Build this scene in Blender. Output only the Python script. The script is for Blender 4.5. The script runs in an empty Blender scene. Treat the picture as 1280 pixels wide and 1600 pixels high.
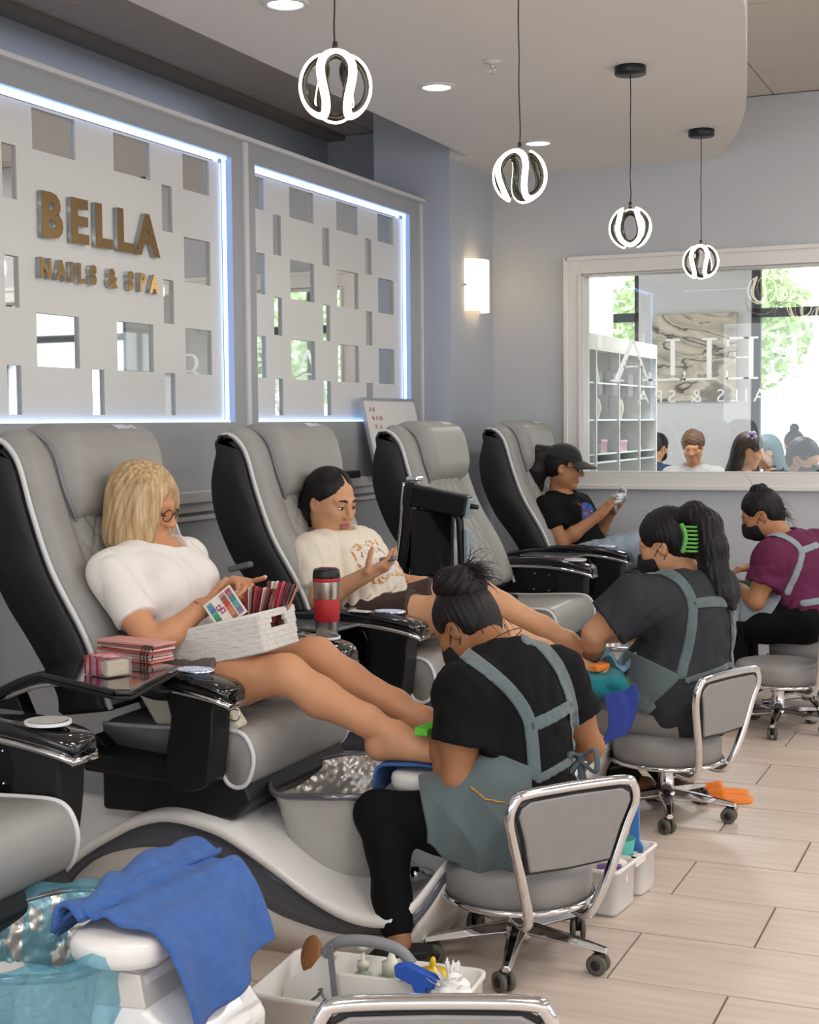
import bpy, bmesh, math, random
import numpy as np
from mathutils import Vector, Matrix, Euler

SC = bpy.context.scene
COL = SC.collection
random.seed(7)
RNG = np.random.default_rng(7)
PI = math.pi

# ------------------------------------------------------------------ camera
def set_camera():
    yaw, pitch, roll, f = math.radians(23.3509), math.radians(3.5133), math.radians(-0.49688), 2276.46
    fw = Vector((-math.sin(yaw) * math.cos(pitch), math.cos(yaw) * math.cos(pitch), -math.sin(pitch)))
    r = Vector((math.cos(yaw), math.sin(yaw), 0)); u = r.cross(fw)
    c, s = math.cos(roll), math.sin(roll)
    r2 = c * r + s * u; u2 = -s * r + c * u
    cd = bpy.data.cameras.new('camera'); co = bpy.data.objects.new('camera', cd); COL.objects.link(co)
    m = Matrix(((r2.x, u2.x, -fw.x, 0), (r2.y, u2.y, -fw.y, 0), (r2.z, u2.z, -fw.z, 1.4), (0, 0, 0, 1)))
    co.matrix_world = m
    cd.sensor_fit = 'VERTICAL'; cd.sensor_height = 30.0; cd.lens = f * 30.0 / 1600.0
    cd.clip_start = 0.05; cd.clip_end = 200
    SC.camera = co
set_camera()

# ------------------------------------------------------------------ world, lamps, exposure
W = bpy.data.worlds.new('sky'); SC.world = W; W.use_nodes = True
bg = W.node_tree.nodes['Background']
bg.inputs['Color'].default_value = (0.90, 0.95, 1.0, 1); bg.inputs['Strength'].default_value = 2.9

def area(name, loc, rot, sx, sy, power, col=(1, 1, 1)):
    d = bpy.data.lights.new(name, 'AREA'); d.shape = 'RECTANGLE'; d.size = sx; d.size_y = sy
    d.energy = power; d.color = col
    o = bpy.data.objects.new(name, d); o.location = loc; o.rotation_euler = rot; COL.objects.link(o)
    return o
# fluorescent troffers in the tiled ceiling over the aisle
for i, (x, y) in enumerate([(0.6, 1.2), (0.6, 4.2), (0.6, 7.0), (2.6, 2.6), (2.6, 5.6), (-1.0, 0.2)]):
    area('troffer_light', (x, y, 3.13), (0, 0, 0), 0.55, 1.15, 34, (1.0, 0.965, 0.92))
# lamps of the front room behind the glass
for x, y in ((-2.2, 10.2), (0.4, 10.2)):
    area('front_room_light', (x, y, 2.95), (0, 0, 0), 0.6, 1.2, 75, (1, 0.98, 0.95))
sun = bpy.data.lights.new('sun', 'SUN'); sun.energy = 2.2; sun.angle = 0.02; sun.color = (1, 0.97, 0.9)
so = bpy.data.objects.new('sun', sun); so.rotation_euler = (math.radians(28), math.radians(0), math.radians(150)); COL.objects.link(so)

d_ = area('passage_fill_light', (-3.72, 5.2, 3.1), (0, 0, 0), 0.3, 3.0, 5, (.75, .8, 1.0))  # unseen bluish fill added to brighten the dark ceiling over the passage
area('passage_fill_light', (-3.6, 8.9, 3.0), (0, 0, 0), 0.5, .8, 18, (1, .9, .78))  # unseen warm fill added beyond the header, lights the beige end wall
vs = SC.view_settings
vs.view_transform = 'Standard'; vs.look = 'None'; vs.gamma = 1.0; vs.use_curve_mapping = False
vs.exposure = 0.0
SC.cycles.max_bounces = 7; SC.cycles.diffuse_bounces = 4; SC.cycles.glossy_bounces = 4
SC.cycles.transmission_bounces = 6; SC.cycles.transparent_max_bounces = 12
SC.cycles.sample_clamp_indirect = 4.0; SC.cycles.caustics_reflective = False; SC.cycles.caustics_refractive = False
# ------------------------------------------------------------------ materials
def lin(c):
    if isinstance(c, str):
        c = [int(c[i:i + 2], 16) / 255 for i in (0, 2, 4)]
    return tuple((v / 12.92 if v <= 0.04045 else ((v + 0.055) / 1.055) ** 2.4) for v in c) + (1.0,)
MATS = {}
def mat(name, col, rough=0.5, metal=0.0, spec=0.5, emit=None, estr=0.0, trans=0.0, alpha=1.0, ior=1.45,
        noise=None, bump=None, sheen=0.0, coat=0.0, sss=0.0, stripes=None):
    """noise=(scale, colour2, contrast) mixes a second colour; bump=(kind, scale, strength, distance)."""
    if name in MATS: return MATS[name]
    m = bpy.data.materials.new(name); m.use_nodes = True; nt = m.node_tree; N = nt.nodes; L = nt.links
    b = N['Principled BSDF']
    c = lin(col)
    b.inputs['Base Color'].default_value = c; b.inputs['Roughness'].default_value = rough
    b.inputs['Metallic'].default_value = metal; b.inputs['Specular IOR Level'].default_value = spec
    b.inputs['IOR'].default_value = ior; b.inputs['Transmission Weight'].default_value = trans
    b.inputs['Alpha'].default_value = alpha; b.inputs['Coat Weight'].default_value = coat
    b.inputs['Coat Roughness'].default_value = 0.05
    if sheen: b.inputs['Sheen Weight'].default_value = sheen; b.inputs['Sheen Roughness'].default_value = 0.5
    if sss:
        b.inputs['Subsurface Weight'].default_value = sss; b.inputs['Subsurface Radius'].default_value = (0.012, 0.005, 0.003)
        b.inputs['Subsurface Scale'].default_value = 1.0
    if emit is not None:
        b.inputs['Emission Color'].default_value = lin(emit); b.inputs['Emission Strength'].default_value = estr
    tc = None
    def coord(scale=(1, 1, 1)):
        nonlocal tc
        if tc is None: tc = N.new('ShaderNodeTexCoord')
        mp = N.new('ShaderNodeMapping'); mp.inputs['Scale'].default_value = scale
        L.new(tc.outputs['Object'], mp.inputs['Vector']); return mp.outputs['Vector']
    if noise or stripes:
        if stripes: sc, c2, con = stripes; vec = coord(sc); s0 = 1.0
        else: s0, c2, con = noise; vec = coord()
        t = N.new('ShaderNodeTexNoise'); t.inputs['Scale'].default_value = s0; t.inputs['Detail'].default_value = 5
        L.new(vec, t.inputs['Vector'])
        r = N.new('ShaderNodeValToRGB'); r.color_ramp.elements[0].position = 0.5 - con; r.color_ramp.elements[1].position = 0.5 + con
        r.color_ramp.elements[0].color = c; r.color_ramp.elements[1].color = lin(c2)
        L.new(t.outputs['Fac'], r.inputs['Fac']); L.new(r.outputs['Color'], b.inputs['Base Color'])
    if bump:
        kind, s, st, dist = bump
        vec = coord(s if isinstance(s, tuple) else (1, 1, 1))
        if kind == 'voronoi':
            t = N.new('ShaderNodeTexVoronoi'); t.feature = 'SMOOTH_F1'; out = t.outputs['Distance']
        else:
            t = N.new('ShaderNodeTexNoise'); t.inputs['Detail'].default_value = 4; out = t.outputs['Fac']
        t.inputs['Scale'].default_value = 1.0 if isinstance(s, tuple) else s
        L.new(vec, t.inputs['Vector'])
        bp = N.new('ShaderNodeBump'); bp.inputs['Strength'].default_value = st; bp.inputs['Distance'].default_value = dist
        L.new(out, bp.inputs['Height']); L.new(bp.outputs['Normal'], b.inputs['Normal'])
    MATS[name] = m
    return m

# ------------------------------------------------------------------ objects
def thing(name, label, cat, loc=(0, 0, 0), rz=0.0, group=None):
    o = bpy.data.objects.new(name, None); o.empty_display_size = 0.1; COL.objects.link(o)
    o.location = loc; o.rotation_euler = (0, 0, rz); o['label'] = label; o['category'] = cat
    if group: o['group'] = group
    return o
def tag(o, label=None, cat=None, group=None, kind=None):
    for k, v in (('label', label), ('category', cat), ('group', group), ('kind', kind)):
        if v: o[k] = v
    return o
def meshobj(name, me, m, parent=None, loc=None, rot=None):
    o = bpy.data.objects.new(name, me); COL.objects.link(o)
    if m is not None and len(me.materials) == 0:
        for mm in (m if isinstance(m, (list, tuple)) else [m]): me.materials.append(mm)
    if parent is not None: o.parent = parent
    if loc is not None: o.location = loc
    if rot is not None: o.rotation_euler = rot
    return o
def pmat(parent):
    m = Matrix.Identity(4)
    while parent is not None:
        m = (Matrix.Translation(parent.location) @ parent.rotation_euler.to_matrix().to_4x4()) @ m; parent = parent.parent
    return m
def W2L(parent, p):
    """world point -> local of an un-scaled parent (thing)"""
    if parent is None: return Vector(p)
    return pmat(parent).inverted() @ Vector(p)
def shade(me, on=True):
    if len(me.polygons): me.polygons.foreach_set('use_smooth', [on] * len(me.polygons))
    me.update()
def obj(name, bm, m, parent=None, smooth=False, bevel=0.0, seg=2, subsurf=0, auto=None, world=False):
    if world and parent is not None:
        mi = pmat(parent).inverted()
        bm.transform(mi)
    bmesh.ops.recalc_face_normals(bm, faces=bm.faces)
    me = bpy.data.meshes.new(name); bm.to_mesh(me); bm.free()
    shade(me, smooth or bevel > 0 or subsurf > 0)
    o = meshobj(name, me, m, parent)
    if bevel > 0:
        md = o.modifiers.new('bevel', 'BEVEL'); md.width = bevel; md.segments = seg; md.limit_method = 'ANGLE'; md.angle_limit = math.radians(35)
        md.harden_normals = True
    if subsurf:
        md = o.modifiers.new('sub', 'SUBSURF'); md.levels = subsurf; md.render_levels = subsurf
    return o
def BM(): return bmesh.new()
def box(bm, c, s, rot=None, taper=None):
    """box of centre c and full size s"""
    vs_ = []
    R = rot if rot is not None else Matrix.Identity(3)
    if isinstance(R, (int, float)): R = Matrix.Rotation(R, 3, 'Z')
    for x in (-.5, .5):
        for y in (-.5, .5):
            for z in (-.5, .5):
                t = 1.0
                if taper and z < 0: t = taper
                vs_.append(bm.verts.new(Vector(c) + R @ Vector((x * s[0] * t, y * s[1] * t, z * s[2]))))
    for f in ((0, 1, 3, 2), (4, 6, 7, 5), (0, 4, 5, 1), (2, 3, 7, 6), (0, 2, 6, 4), (1, 5, 7, 3)):
        bm.faces.new([vs_[i] for i in f])
    return vs_
def bx(bm, x0, x1, y0, y1, z0, z1):
    return box(bm, ((x0 + x1) / 2, (y0 + y1) / 2, (z0 + z1) / 2), (x1 - x0, y1 - y0, z1 - z0))
def frame_of(d):
    d = Vector(d).normalized(); a = Vector((0, 0, 1)) if abs(d.z) < 0.95 else Vector((1, 0, 0))
    x = a.cross(d).normalized(); return x, d.cross(x)
def ring(bm, c, x, y, rx, ry, n, ph=0):
    return [bm.verts.new(Vector(c) + x * rx * math.cos(ph + 2 * PI * i / n) + y * ry * math.sin(ph + 2 * PI * i / n)) for i in range(n)]
def skin_rings(bm, rings, cap=True, closed=False):
    for a, b in zip(rings, rings[1:] + ([rings[0]] if closed else [])):
        n = len(a)
        for i in range(n): bm.faces.new((a[i], a[(i + 1) % n], b[(i + 1) % n], b[i]))
    if cap and not closed:
        bm.faces.new(list(reversed(rings[0]))); bm.faces.new(rings[-1])
def tube(bm, pts, r, n=8, cap=True, closed=False, flat=1.0):
    """swept tube through pts; r scalar or list"""
    P = [Vector(p) for p in pts]; R = r if isinstance(r, (list, tuple)) else [r] * len(P)
    rings = []; x = None
    for i, p in enumerate(P):
        if closed: d = P[(i + 1) % len(P)] - P[i - 1]
        else: d = P[min(i + 1, len(P) - 1)] - P[max(i - 1, 0)]
        d = d.normalized() if d.length > 1e-9 else Vector((0, 0, 1))
        if x is None: x, y = frame_of(d)
        else:
            x = (x - d * x.dot(d)); x = x.normalized() if x.length > 1e-6 else frame_of(d)[0]
            y = d.cross(x)
        rings.append(ring(bm, p, x, y, R[i], R[i] * flat, n))
    skin_rings(bm, rings, cap, closed)
def cyl(bm, a, b, ra, rb=None, n=16): tube(bm, [a, b], [ra, ra if rb is None else rb], n)
def lathe(bm, prof, c=(0, 0, 0), n=24, cap=True, sx=1.0, sy=1.0):
    """prof = [(r,z)...] revolved around vertical axis through c"""
    rings = []
    for r, z in prof:
        rings.append([bm.verts.new((c[0] + sx * max(r, 1e-4) * math.cos(2 * PI * i / n), c[1] + sy * max(r, 1e-4) * math.sin(2 * PI * i / n), c[2] + z)) for i in range(n)])
    skin_rings(bm, rings, cap)
def prism(bm, pts, y0, y1, axis='y'):
    """polygon pts (a,b) extruded along an axis: 'y' -> pts are (x,z); 'z' -> (x,y); 'x' -> (y,z)"""
    f = {'y': lambda a, b, t: (a, t, b), 'z': lambda a, b, t: (a, b, t), 'x': lambda a, b, t: (t, a, b)}[axis]
    A = [bm.verts.new(f(a, b, y0)) for a, b in pts]; B = [bm.verts.new(f(a, b, y1)) for a, b in pts]
    n = len(pts)
    bm.faces.new(A); bm.faces.new(list(reversed(B)))
    for i in range(n): bm.faces.new((A[i], B[i], B[(i + 1) % n], A[(i + 1) % n]))
def grid(bm, fn, nu, nv, close_u=False):
    V = [[bm.verts.new(fn(i / (nu if close_u else nu - 1), j / (nv - 1))) for j in range(nv)] for i in range(nu)]
    for i in range(nu if close_u else nu - 1):
        for j in range(nv - 1):
            bm.faces.new((V[i][j], V[(i + 1) % nu][j], V[(i + 1) % nu][j + 1], V[i][j + 1]))
    return V
def interp(pts, t, k=0):
    """piecewise-linear value of key pts [(t,v...)...]"""
    for (a, b) in zip(pts, pts[1:]):
        if t <= b[0]:
            f = (t - a[0]) / (b[0] - a[0]) if b[0] > a[0] else 0; f = min(max(f, 0), 1)
            return a[1 + k] + (b[1 + k] - a[1 + k]) * f
    return pts[-1][1 + k]
def smooth_path(pts, n=6, closed=False):
    """Catmull-Rom resample"""
    P = [Vector(p) for p in pts]; out = []; N_ = len(P)
    for i in range(N_ if closed else N_ - 1):
        p1, p2 = P[i], P[(i + 1) % N_]
        p0 = P[i - 1] if (i > 0 or closed) else p1 * 2 - p2
        p3 = P[(i + 2) % N_] if (i + 2 < N_ or closed) else p2 * 2 - p1
        for k in range(n):
            t = k / n
            out.append(0.5 * ((2 * p1) + (p2 - p0) * t + (2 * p0 - 5 * p1 + 4 * p2 - p3) * t * t + (3 * p1 - p0 - 3 * p2 + p3) * t ** 3))
    if not closed: out.append(P[-1])
    return out
def text_obj(name, body, m, parent, loc, rot, size, extrude=0.002, align='CENTER', sx=1.0, bold=0.0, space=1.0):
    c = bpy.data.curves.new(name, 'FONT'); c.body = body; c.size = size; c.extrude = extrude; c.align_x = align
    c.resolution_u = 3; c.offset = bold; c.space_character = space
    o = bpy.data.objects.new(name, c); COL.objects.link(o)
    me = bpy.data.meshes.new_from_object(o.evaluated_get(bpy.context.evaluated_depsgraph_get()))
    bpy.data.objects.remove(o); bpy.data.curves.remove(c)
    me.transform(Matrix.Diagonal((sx, 1, 1, 1))); me.materials.clear()
    return meshobj(name, me, m, parent, loc, rot)
def dup(root, loc, rz=None, label=None, group=None):
    r = root.copy(); COL.objects.link(r); r.location = loc
    if rz is not None: r.rotation_euler = (0, 0, rz)
    if label: r['label'] = label
    if group: r['group'] = group
    for ch in list(root.children):
        c = ch.copy(); COL.objects.link(c); c.parent = r
        for g in list(ch.children):
            d = g.copy(); COL.objects.link(d); d.parent = c
    return r

# ------------------------------------------------------------------ signed-distance modelling (surface nets)
def npv(v): return np.array(v, dtype=np.float32)
def vlen(a): return np.sqrt((a * a).sum(-1))
class Vol:
    def __init__(s, lo, hi, h):
        s.lo = npv(lo); s.h = h
        s.n = np.ceil((npv(hi) - s.lo) / h).astype(int) + 1
        s.d = np.full(tuple(s.n), 0.5, np.float32); s.P = None
    def _sub(s, lo, hi):
        a = np.clip(np.floor((npv(lo) - s.lo) / s.h).astype(int), 0, s.n - 1)
        b = np.clip(np.ceil((npv(hi) - s.lo) / s.h).astype(int) + 1, 1, s.n)
        if np.any(b <= a): return None, None
        ax = [s.lo[i] + s.h * np.arange(a[i], b[i], dtype=np.float32) for i in range(3)]
        P = np.stack(np.meshgrid(*ax, indexing='ij'), -1)
        return (slice(a[0], b[0]), slice(a[1], b[1]), slice(a[2], b[2])), P
    def add(s, fn, lo, hi, k=0.0, op='u', pad=None):
        pad = (k + 3 * s.h) if pad is None else pad
        sl, P = s._sub(npv(lo) - pad, npv(hi) + pad)
        if sl is None: return s
        e = fn(P); d = s.d[sl]
        if op == 'u':
            if k > 0:
                h = np.maximum(k - np.abs(d - e), 0) / k; s.d[sl] = np.minimum(d, e) - h * h * k * 0.25
            else: s.d[sl] = np.minimum(d, e)
        elif op == 's':
            e = -e
            if k > 0:
                h = np.maximum(k - np.abs(d - e), 0) / k; s.d[sl] = np.maximum(d, e) + h * h * k * 0.25
            else: s.d[sl] = np.maximum(d, e)
        return s
    def pts(s):
        if s.P is None:
            ax = [s.lo[i] + s.h * np.arange(s.n[i], dtype=np.float32) for i in range(3)]
            s.P = np.stack(np.meshgrid(*ax, indexing='ij'), -1)
        return s.P
    # primitives
    def cone(s, a, b, ra, rb, k=0.0, op='u'):
        a, b = npv(a), npv(b); m = max(ra, rb)
        def fn(P):
            ba = b - a; l2 = max(float(ba @ ba), 1e-9); t = np.clip(((P - a) @ ba) / l2, 0, 1)
            q = P - a - t[..., None] * ba
            return vlen(q) - (ra + (rb - ra) * t)
        return s.add(fn, np.minimum(a, b) - m, np.maximum(a, b) + m, k, op)
    def chain(s, pts, rs, k=0.0, op='u'):
        for i in range(len(pts) - 1): s.cone(pts[i], pts[i + 1], rs[i], rs[i + 1], k, op)
        return s
    def ell(s, c, r, R=None, k=0.0, op='u'):
        c, r = npv(c), npv(r); m = float(r.max())
        Rm = None if R is None else npv(np.array(R))
        def fn(P):
            q = P - c
            if Rm is not None: q = q @ Rm            # columns of R = local axes
            k0 = vlen(q / r); k1 = vlen(q / (r * r))
            return k0 * (k0 - 1) / np.maximum(k1, 1e-6)
        return s.add(fn, c - m, c + m, k, op)
    def box(s, c, half, R=None, rad=0.0, k=0.0, op='u'):
        c, hf = npv(c), npv(half); m = float(np.linalg.norm(hf))
        Rm = None if R is None else npv(np.array(R))
        def fn(P):
            q = P - c
            if Rm is not None: q = q @ Rm
            q = np.abs(q) - (hf - rad)
            return vlen(np.maximum(q, 0)) + np.minimum(q.max(-1), 0) - rad
        return s.add(fn, c - m, c + m, k, op)
    def clone(s):
        v = Vol.__new__(Vol); v.lo = s.lo; v.h = s.h; v.n = s.n; v.d = s.d.copy(); v.P = s.P; return v
    def mesh(s, name):
        V, Q = surface_nets(s.d, s.lo, s.h)
        me = bpy.data.meshes.new(name); me.vertices.add(len(V)); me.vertices.foreach_set('co', V.astype(np.float32).ravel())
        me.loops.add(Q.size); me.loops.foreach_set('vertex_index', Q.ravel().astype(np.int32))
        me.polygons.add(len(Q)); me.polygons.foreach_set('loop_start', np.arange(0, Q.size, 4, dtype=np.int32))
        me.polygons.foreach_set('loop_total', np.full(len(Q), 4, np.int32))
        me.polygons.foreach_set('use_smooth', np.ones(len(Q), bool))
        me.update(calc_edges=True); me.validate()
        return me
def surface_nets(d, lo, h):
    d = d.copy()
    for ax in range(3):                       # close the surface at the border
        sl = [slice(None)] * 3
        for e in (0, -1):
            sl[ax] = e; d[tuple(sl)] = np.maximum(d[tuple(sl)], 1e-3)
    ins = d < 0
    c = [ins[i:ins.shape[0] - 1 + i, j:ins.shape[1] - 1 + j, k:ins.shape[2] - 1 + k] for i in (0, 1) for j in (0, 1) for k in (0, 1)]
    cnt = sum(x.astype(np.int8) for x in c)
    act = (cnt > 0) & (cnt < 8)
    I = np.argwhere(act)
    idx = np.full(act.shape, -1, np.int64); idx[act] = np.arange(len(I))
    corners = np.array([(i, j, k) for i in (0, 1) for j in (0, 1) for k in (0, 1)])
    D = np.stack([d[I[:, 0] + a, I[:, 1] + b, I[:, 2] + e] for a, b, e in corners], 1)
    acc = np.zeros((len(I), 3)); w = np.zeros(len(I))
    for a in range(8):
        for b in range(a + 1, 8):
            if np.abs(corners[a] - corners[b]).sum() != 1: continue
            m = (D[:, a] < 0) != (D[:, b] < 0)
            t = D[m, a] / (D[m, a] - D[m, b])
            acc[m] += corners[a] + t[:, None] * (corners[b] - corners[a]); w[m] += 1
    V = (I + acc / w[:, None]) * h + np.array(lo)
    Q = []
    for ax in range(3):
        sl0 = [slice(None)] * 3; sl1 = [slice(None)] * 3
        sl0[ax] = slice(0, -1); sl1[ax] = slice(1, None)
        u, v = (ax + 1) % 3, (ax + 2) % 3
        for s_ in (sl0, sl1):
            s_[u] = slice(1, -1); s_[v] = slice(1, -1)
        A, B = ins[tuple(sl0)], ins[tuple(sl1)]
        for flip in (False, True):
            E = np.argwhere((A & ~B) if not flip else (~A & B))
            if not len(E): continue
            E = E.copy(); E[:, u] += 1; E[:, v] += 1
            def cell(du, dv):
                q = E.copy(); q[:, u] -= du; q[:, v] -= dv; return idx[q[:, 0], q[:, 1], q[:, 2]]
            quad = np.stack([cell(1, 1), cell(0, 1), cell(0, 0), cell(1, 0)], 1)
            Q.append(quad if not flip else quad[:, ::-1])
    Q = np.concatenate(Q); Q = Q[(Q >= 0).all(1)]
    return V, Q
def volobj(name, vol, m, parent=None):
    me = vol.mesh(name)
    if parent is not None:
        mi = pmat(parent).inverted()
        me.transform(mi)
    return meshobj(name, me, m, parent)
def folds(P, f=22.0, seed=0, stretch=(1, 1, 1)):
    """smooth pseudo-random cloth folds in -1..1"""
    r = np.random.default_rng(seed); s = np.zeros(P.shape[:-1], np.float32)
    Q = P * npv(stretch); wv = np.zeros_like(s)
    for i in range(3):
        k = r.normal(size=3); k /= np.linalg.norm(k); wv = wv + np.sin(Q @ npv(k * f * 0.45) + r.uniform(0, 6))
    for i in range(4):
        k = r.normal(size=3); k /= np.linalg.norm(k)
        q = np.sin(Q @ npv(k * f * (0.6 + 0.3 * i)) + r.uniform(0, 6) + 1.4 * wv)
        s += (1.0 - 2.0 * np.abs(q) ** 0.75) / (1 + 0.4 * i)
    return s / 2.2
# ================================================================== THE ROOM
WX, YE, XS, YB, ZC, ZH = -3.15, 7.484, -2.975, 8.16, 2.841, 3.157
M_wall = mat('wall_paint', 'c4c6c9', 0.75, noise=(3, 'c0c2c5', 0.3))
M_wallblue = mat('wall_paint_pale_blue', 'b4b9c2', 0.75)
M_trim = mat('white_trim', 'd6d5d6', 0.4)
M_white = mat('white_paint', 'cfd0d1', 0.6)
M_cloud = mat('ceiling_paint', 'e3e0dc', 0.85)
M_board = mat('white_board', 'dcdbd9', 0.35)
M_frame = mat('grey_frame', 'a6a9ac', 0.6)
M_black = mat('black_plastic', '141416', 0.35)
M_chrome = mat('chrome', 'e4e4e6', 0.08, metal=1.0)
M_gold = mat('gold_mirror', 'a88a5e', 0.12, metal=1.0)
M_acry = mat('acrylic_edge', 'dfe6e4', 0.1, trans=0.6)
M_led = mat('led_blue_white', 'cfe0ff', 0.5, emit='9cc0ff', estr=4.6)
M_ledw = mat('led_warm_white', 'fff6e0', 0.5, emit='fff3d8', estr=7.0)
M_mirror = mat('mirror', 'e8eaea', 0.02, metal=1.0)

def st(name, bm, m, parent=None, **k):
    o = obj(name, bm, m, parent, **k); o['kind'] = 'structure'; return o

# floor: grout slab, wood-look tiles laid in a half bond, each tile a part
b = BM(); bx(b, -6, 5.5, -3.5, 14, -0.06, -0.004)
M_grout = mat('grout', '6a625b', 0.9)
FL = st('floor', b, M_grout)
M_tile = mat('wood_look_tile', 'd6c6b8', 0.38, spec=0.4, stripes=((2.2, 26, 1), 'c0afa2', 0.22))
def tile_mesh(w, d):
    b = BM(); g = 0.0022; e = 0.004
    r0 = [b.verts.new((x, y, -0.006)) for x, y in ((g, g), (w - g, g), (w - g, d - g), (g, d - g))]
    r1 = [b.verts.new((x, y, 0)) for x, y in ((g + e * .4, g + e * .4), (w - g - e * .4, g + e * .4), (w - g - e * .4, d - g - e * .4), (g + e * .4, d - g - e * .4))]
    skin_rings(b, [r0, r1]); me = bpy.data.meshes.new('tile'); b.to_mesh(me); b.free(); me.materials.append(M_tile); return me
TW, TD = 0.915, 0.3515
tme = tile_mesh(TW, TD)
for r in range(-4, 15):
    y0 = 3.84 + r * TD
    off = -0.672 if r % 2 == 0 else -0.977
    for c in range(-3, 3):
        x0 = off + c * TW
        if x0 > 0.9 or x0 + TW < WX + 0.02 or y0 > YB - 0.1 or y0 < 2.3: continue
        o = bpy.data.objects.new('floor_tile', tme); COL.objects.link(o); o.parent = FL; o.location = (x0, y0, 0)
b = BM(); bx(b, 0.95, 5.5, -3.5, YB, -0.05, -0.001); bx(b, -6, 0.95, -3.5, 2.4, -0.05, -0.001); bx(b, -6, 5.5, YB, 14, -0.05, -0.001)
o = obj('tile_field', b, M_tile, FL); o['kind'] = 'stuff'

# left wall: low dado, piers and head around two openings
OP = [(3.60, 5.43), (5.63, 7.335)]; Z0, Z1, ZT = 1.408, 2.527, 2.605
b = BM()
bx(b, WX - .2, WX, 0.5, YE, 0, Z0); bx(b, WX - .2, WX, 0.5, YE, Z1, ZT)
bx(b, WX - .2, WX, 0.5, OP[0][0], Z0, Z1); bx(b, WX - .2, WX, OP[0][1], OP[1][0], Z0, Z1); bx(b, WX - .2, WX, OP[1][1], YE, Z0, Z1)
WL = st('wall_left', b, M_frame)
b = BM(); bx(b, WX - .22, WX + .035, 0.5, YE, ZT, ZT + .02); st('trim_1', b, M_trim, bevel=.004)
b = BM(); bx(b, WX - .001, WX + .016, 5.517, 5.549, 1.135, ZT); st('trim_2', b, M_trim, bevel=.003)
b = BM(); bx(b, WX - .001, WX + .016, YE - .02, YE, 1.135, ZT); st('trim_3', b, M_trim, bevel=.003)
b = BM(); bx(b, WX, WX + .055, 0.5, YE, 1.085, 1.13); bx(b, WX, WX + .03, 0.5, YE, 1.045, 1.085); bx(b, WX, WX + .018, 0.5, YE, 1.01, 1.03)
st('trim_4', b, M_trim, bevel=.004)

# panels: white fretwork board in front of a mirror, LED strip round the recess
def fretwork(name, y0, y1, holes, label):
    t = thing(name, label, 'wall panel', (WX - .06, (y0 + y1) / 2, Z0), 0, 'backlit fretwork panels')
    ys = sorted({y0 + .03, y1 - .035} | {v for h in holes for v in h[:2]}); zs = sorted({Z0 + .004, Z1 - .03} | {v for h in holes for v in h[2:]})
    def hole(y, z): return any(a < y < c and d < z < e for a, c, d, e in holes)
    ny, nz = len(ys) - 1, len(zs) - 1
    solid = [[not hole((ys[i] + ys[i + 1]) / 2, (zs[j] + zs[j + 1]) / 2) for j in range(nz)] for i in range(ny)]
    b = BM(); xf, xb = WX - .033, WX - .044; V = {}
    def v(i, j, x):
        k = (i, j, x)
        if k not in V: V[k] = b.verts.new((x, ys[i], zs[j]))
        return V[k]
    for i in range(ny):
        for j in range(nz):
            if not solid[i][j]: continue
            b.faces.new((v(i, j, xf), v(i + 1, j, xf), v(i + 1, j + 1, xf), v(i, j + 1, xf)))
            b.faces.new((v(i, j, xb), v(i, j + 1, xb), v(i + 1, j + 1, xb), v(i + 1, j, xb)))
            for (di, dj, e) in ((-1, 0, ((i, j), (i, j + 1))), (1, 0, ((i + 1, j), (i + 1, j + 1))), (0, -1, ((i, j), (i + 1, j))), (0, 1, ((i, j + 1), (i + 1, j + 1)))):
                I, J = i + di, j + dj
                if 0 <= I < ny and 0 <= J < nz and solid[I][J]: continue
                (a, c), (d, f) = e
                b.faces.new((v(a, c, xf), v(d, f, xf), v(d, f, xb), v(a, c, xb)))
    obj('fretwork_board', b, M_board, t, world=True)
    b = BM(); bx(b, WX - .058, WX - .0442, y0 + .01, y1 - .01, Z0 + .001, Z1 - .005); obj('mirror', b, M_mirror, t, world=True)
    for (a, c, d, e) in ((y0 + .01, y1 - .01, Z1 - .012, Z1 - .004), (y0 + .01, y1 - .01, Z0 + .001, Z0 + .006), (y1 - .032, y1 - .02, Z0 + .006, Z1 - .012), (y0 + .012, y0 + .02, Z0 + .006, Z1 - .012)):
        b = BM(); bx(b, WX - .03, WX - .018, a, c, d, e); obj('led_strip', b, M_led, t, world=True)
    return t
ROWZ = [(2.347, 2.489), (1.976, 2.157), (1.605, 1.79)]; NARZ = [(2.163, 2.344), (1.80, 1.973), (1.438, 1.605)]
h1 = []
for z in ROWZ:
    for yc in (4.26, 4.74):
        if not (1.85 < z[0] < 2.2): h1.append((yc - .122, yc + .122, *z))
    h1 += [(3.72, 3.92, *z), (5.097, 5.30, *z)]
for z in NARZ: h1 += [(3.975, 4.05, *z), (4.94, 5.015, *z)]
h1 += [(4.455, 4.53, *NARZ[2])]
P1 = fretwork('sign_panel', *OP[0], h1, 'backlit white fretwork panel with gold lettering, left of the wall divider')
h2 = []
for z in ROWZ:
    for yc in (6.13, 6.62): h2.append((yc - .122, yc + .122, *z))
    h2 += [(5.68, 5.768, *z), (6.985, 7.185, *z)]
for z in NARZ: h2 += [(5.848, 5.925, *z), (6.34, 6.418, *z), (6.83, 6.907, *z)]
fretwork('mirror_panel', *OP[1], h2, 'backlit white fretwork panel without lettering, right of the wall divider')
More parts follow.
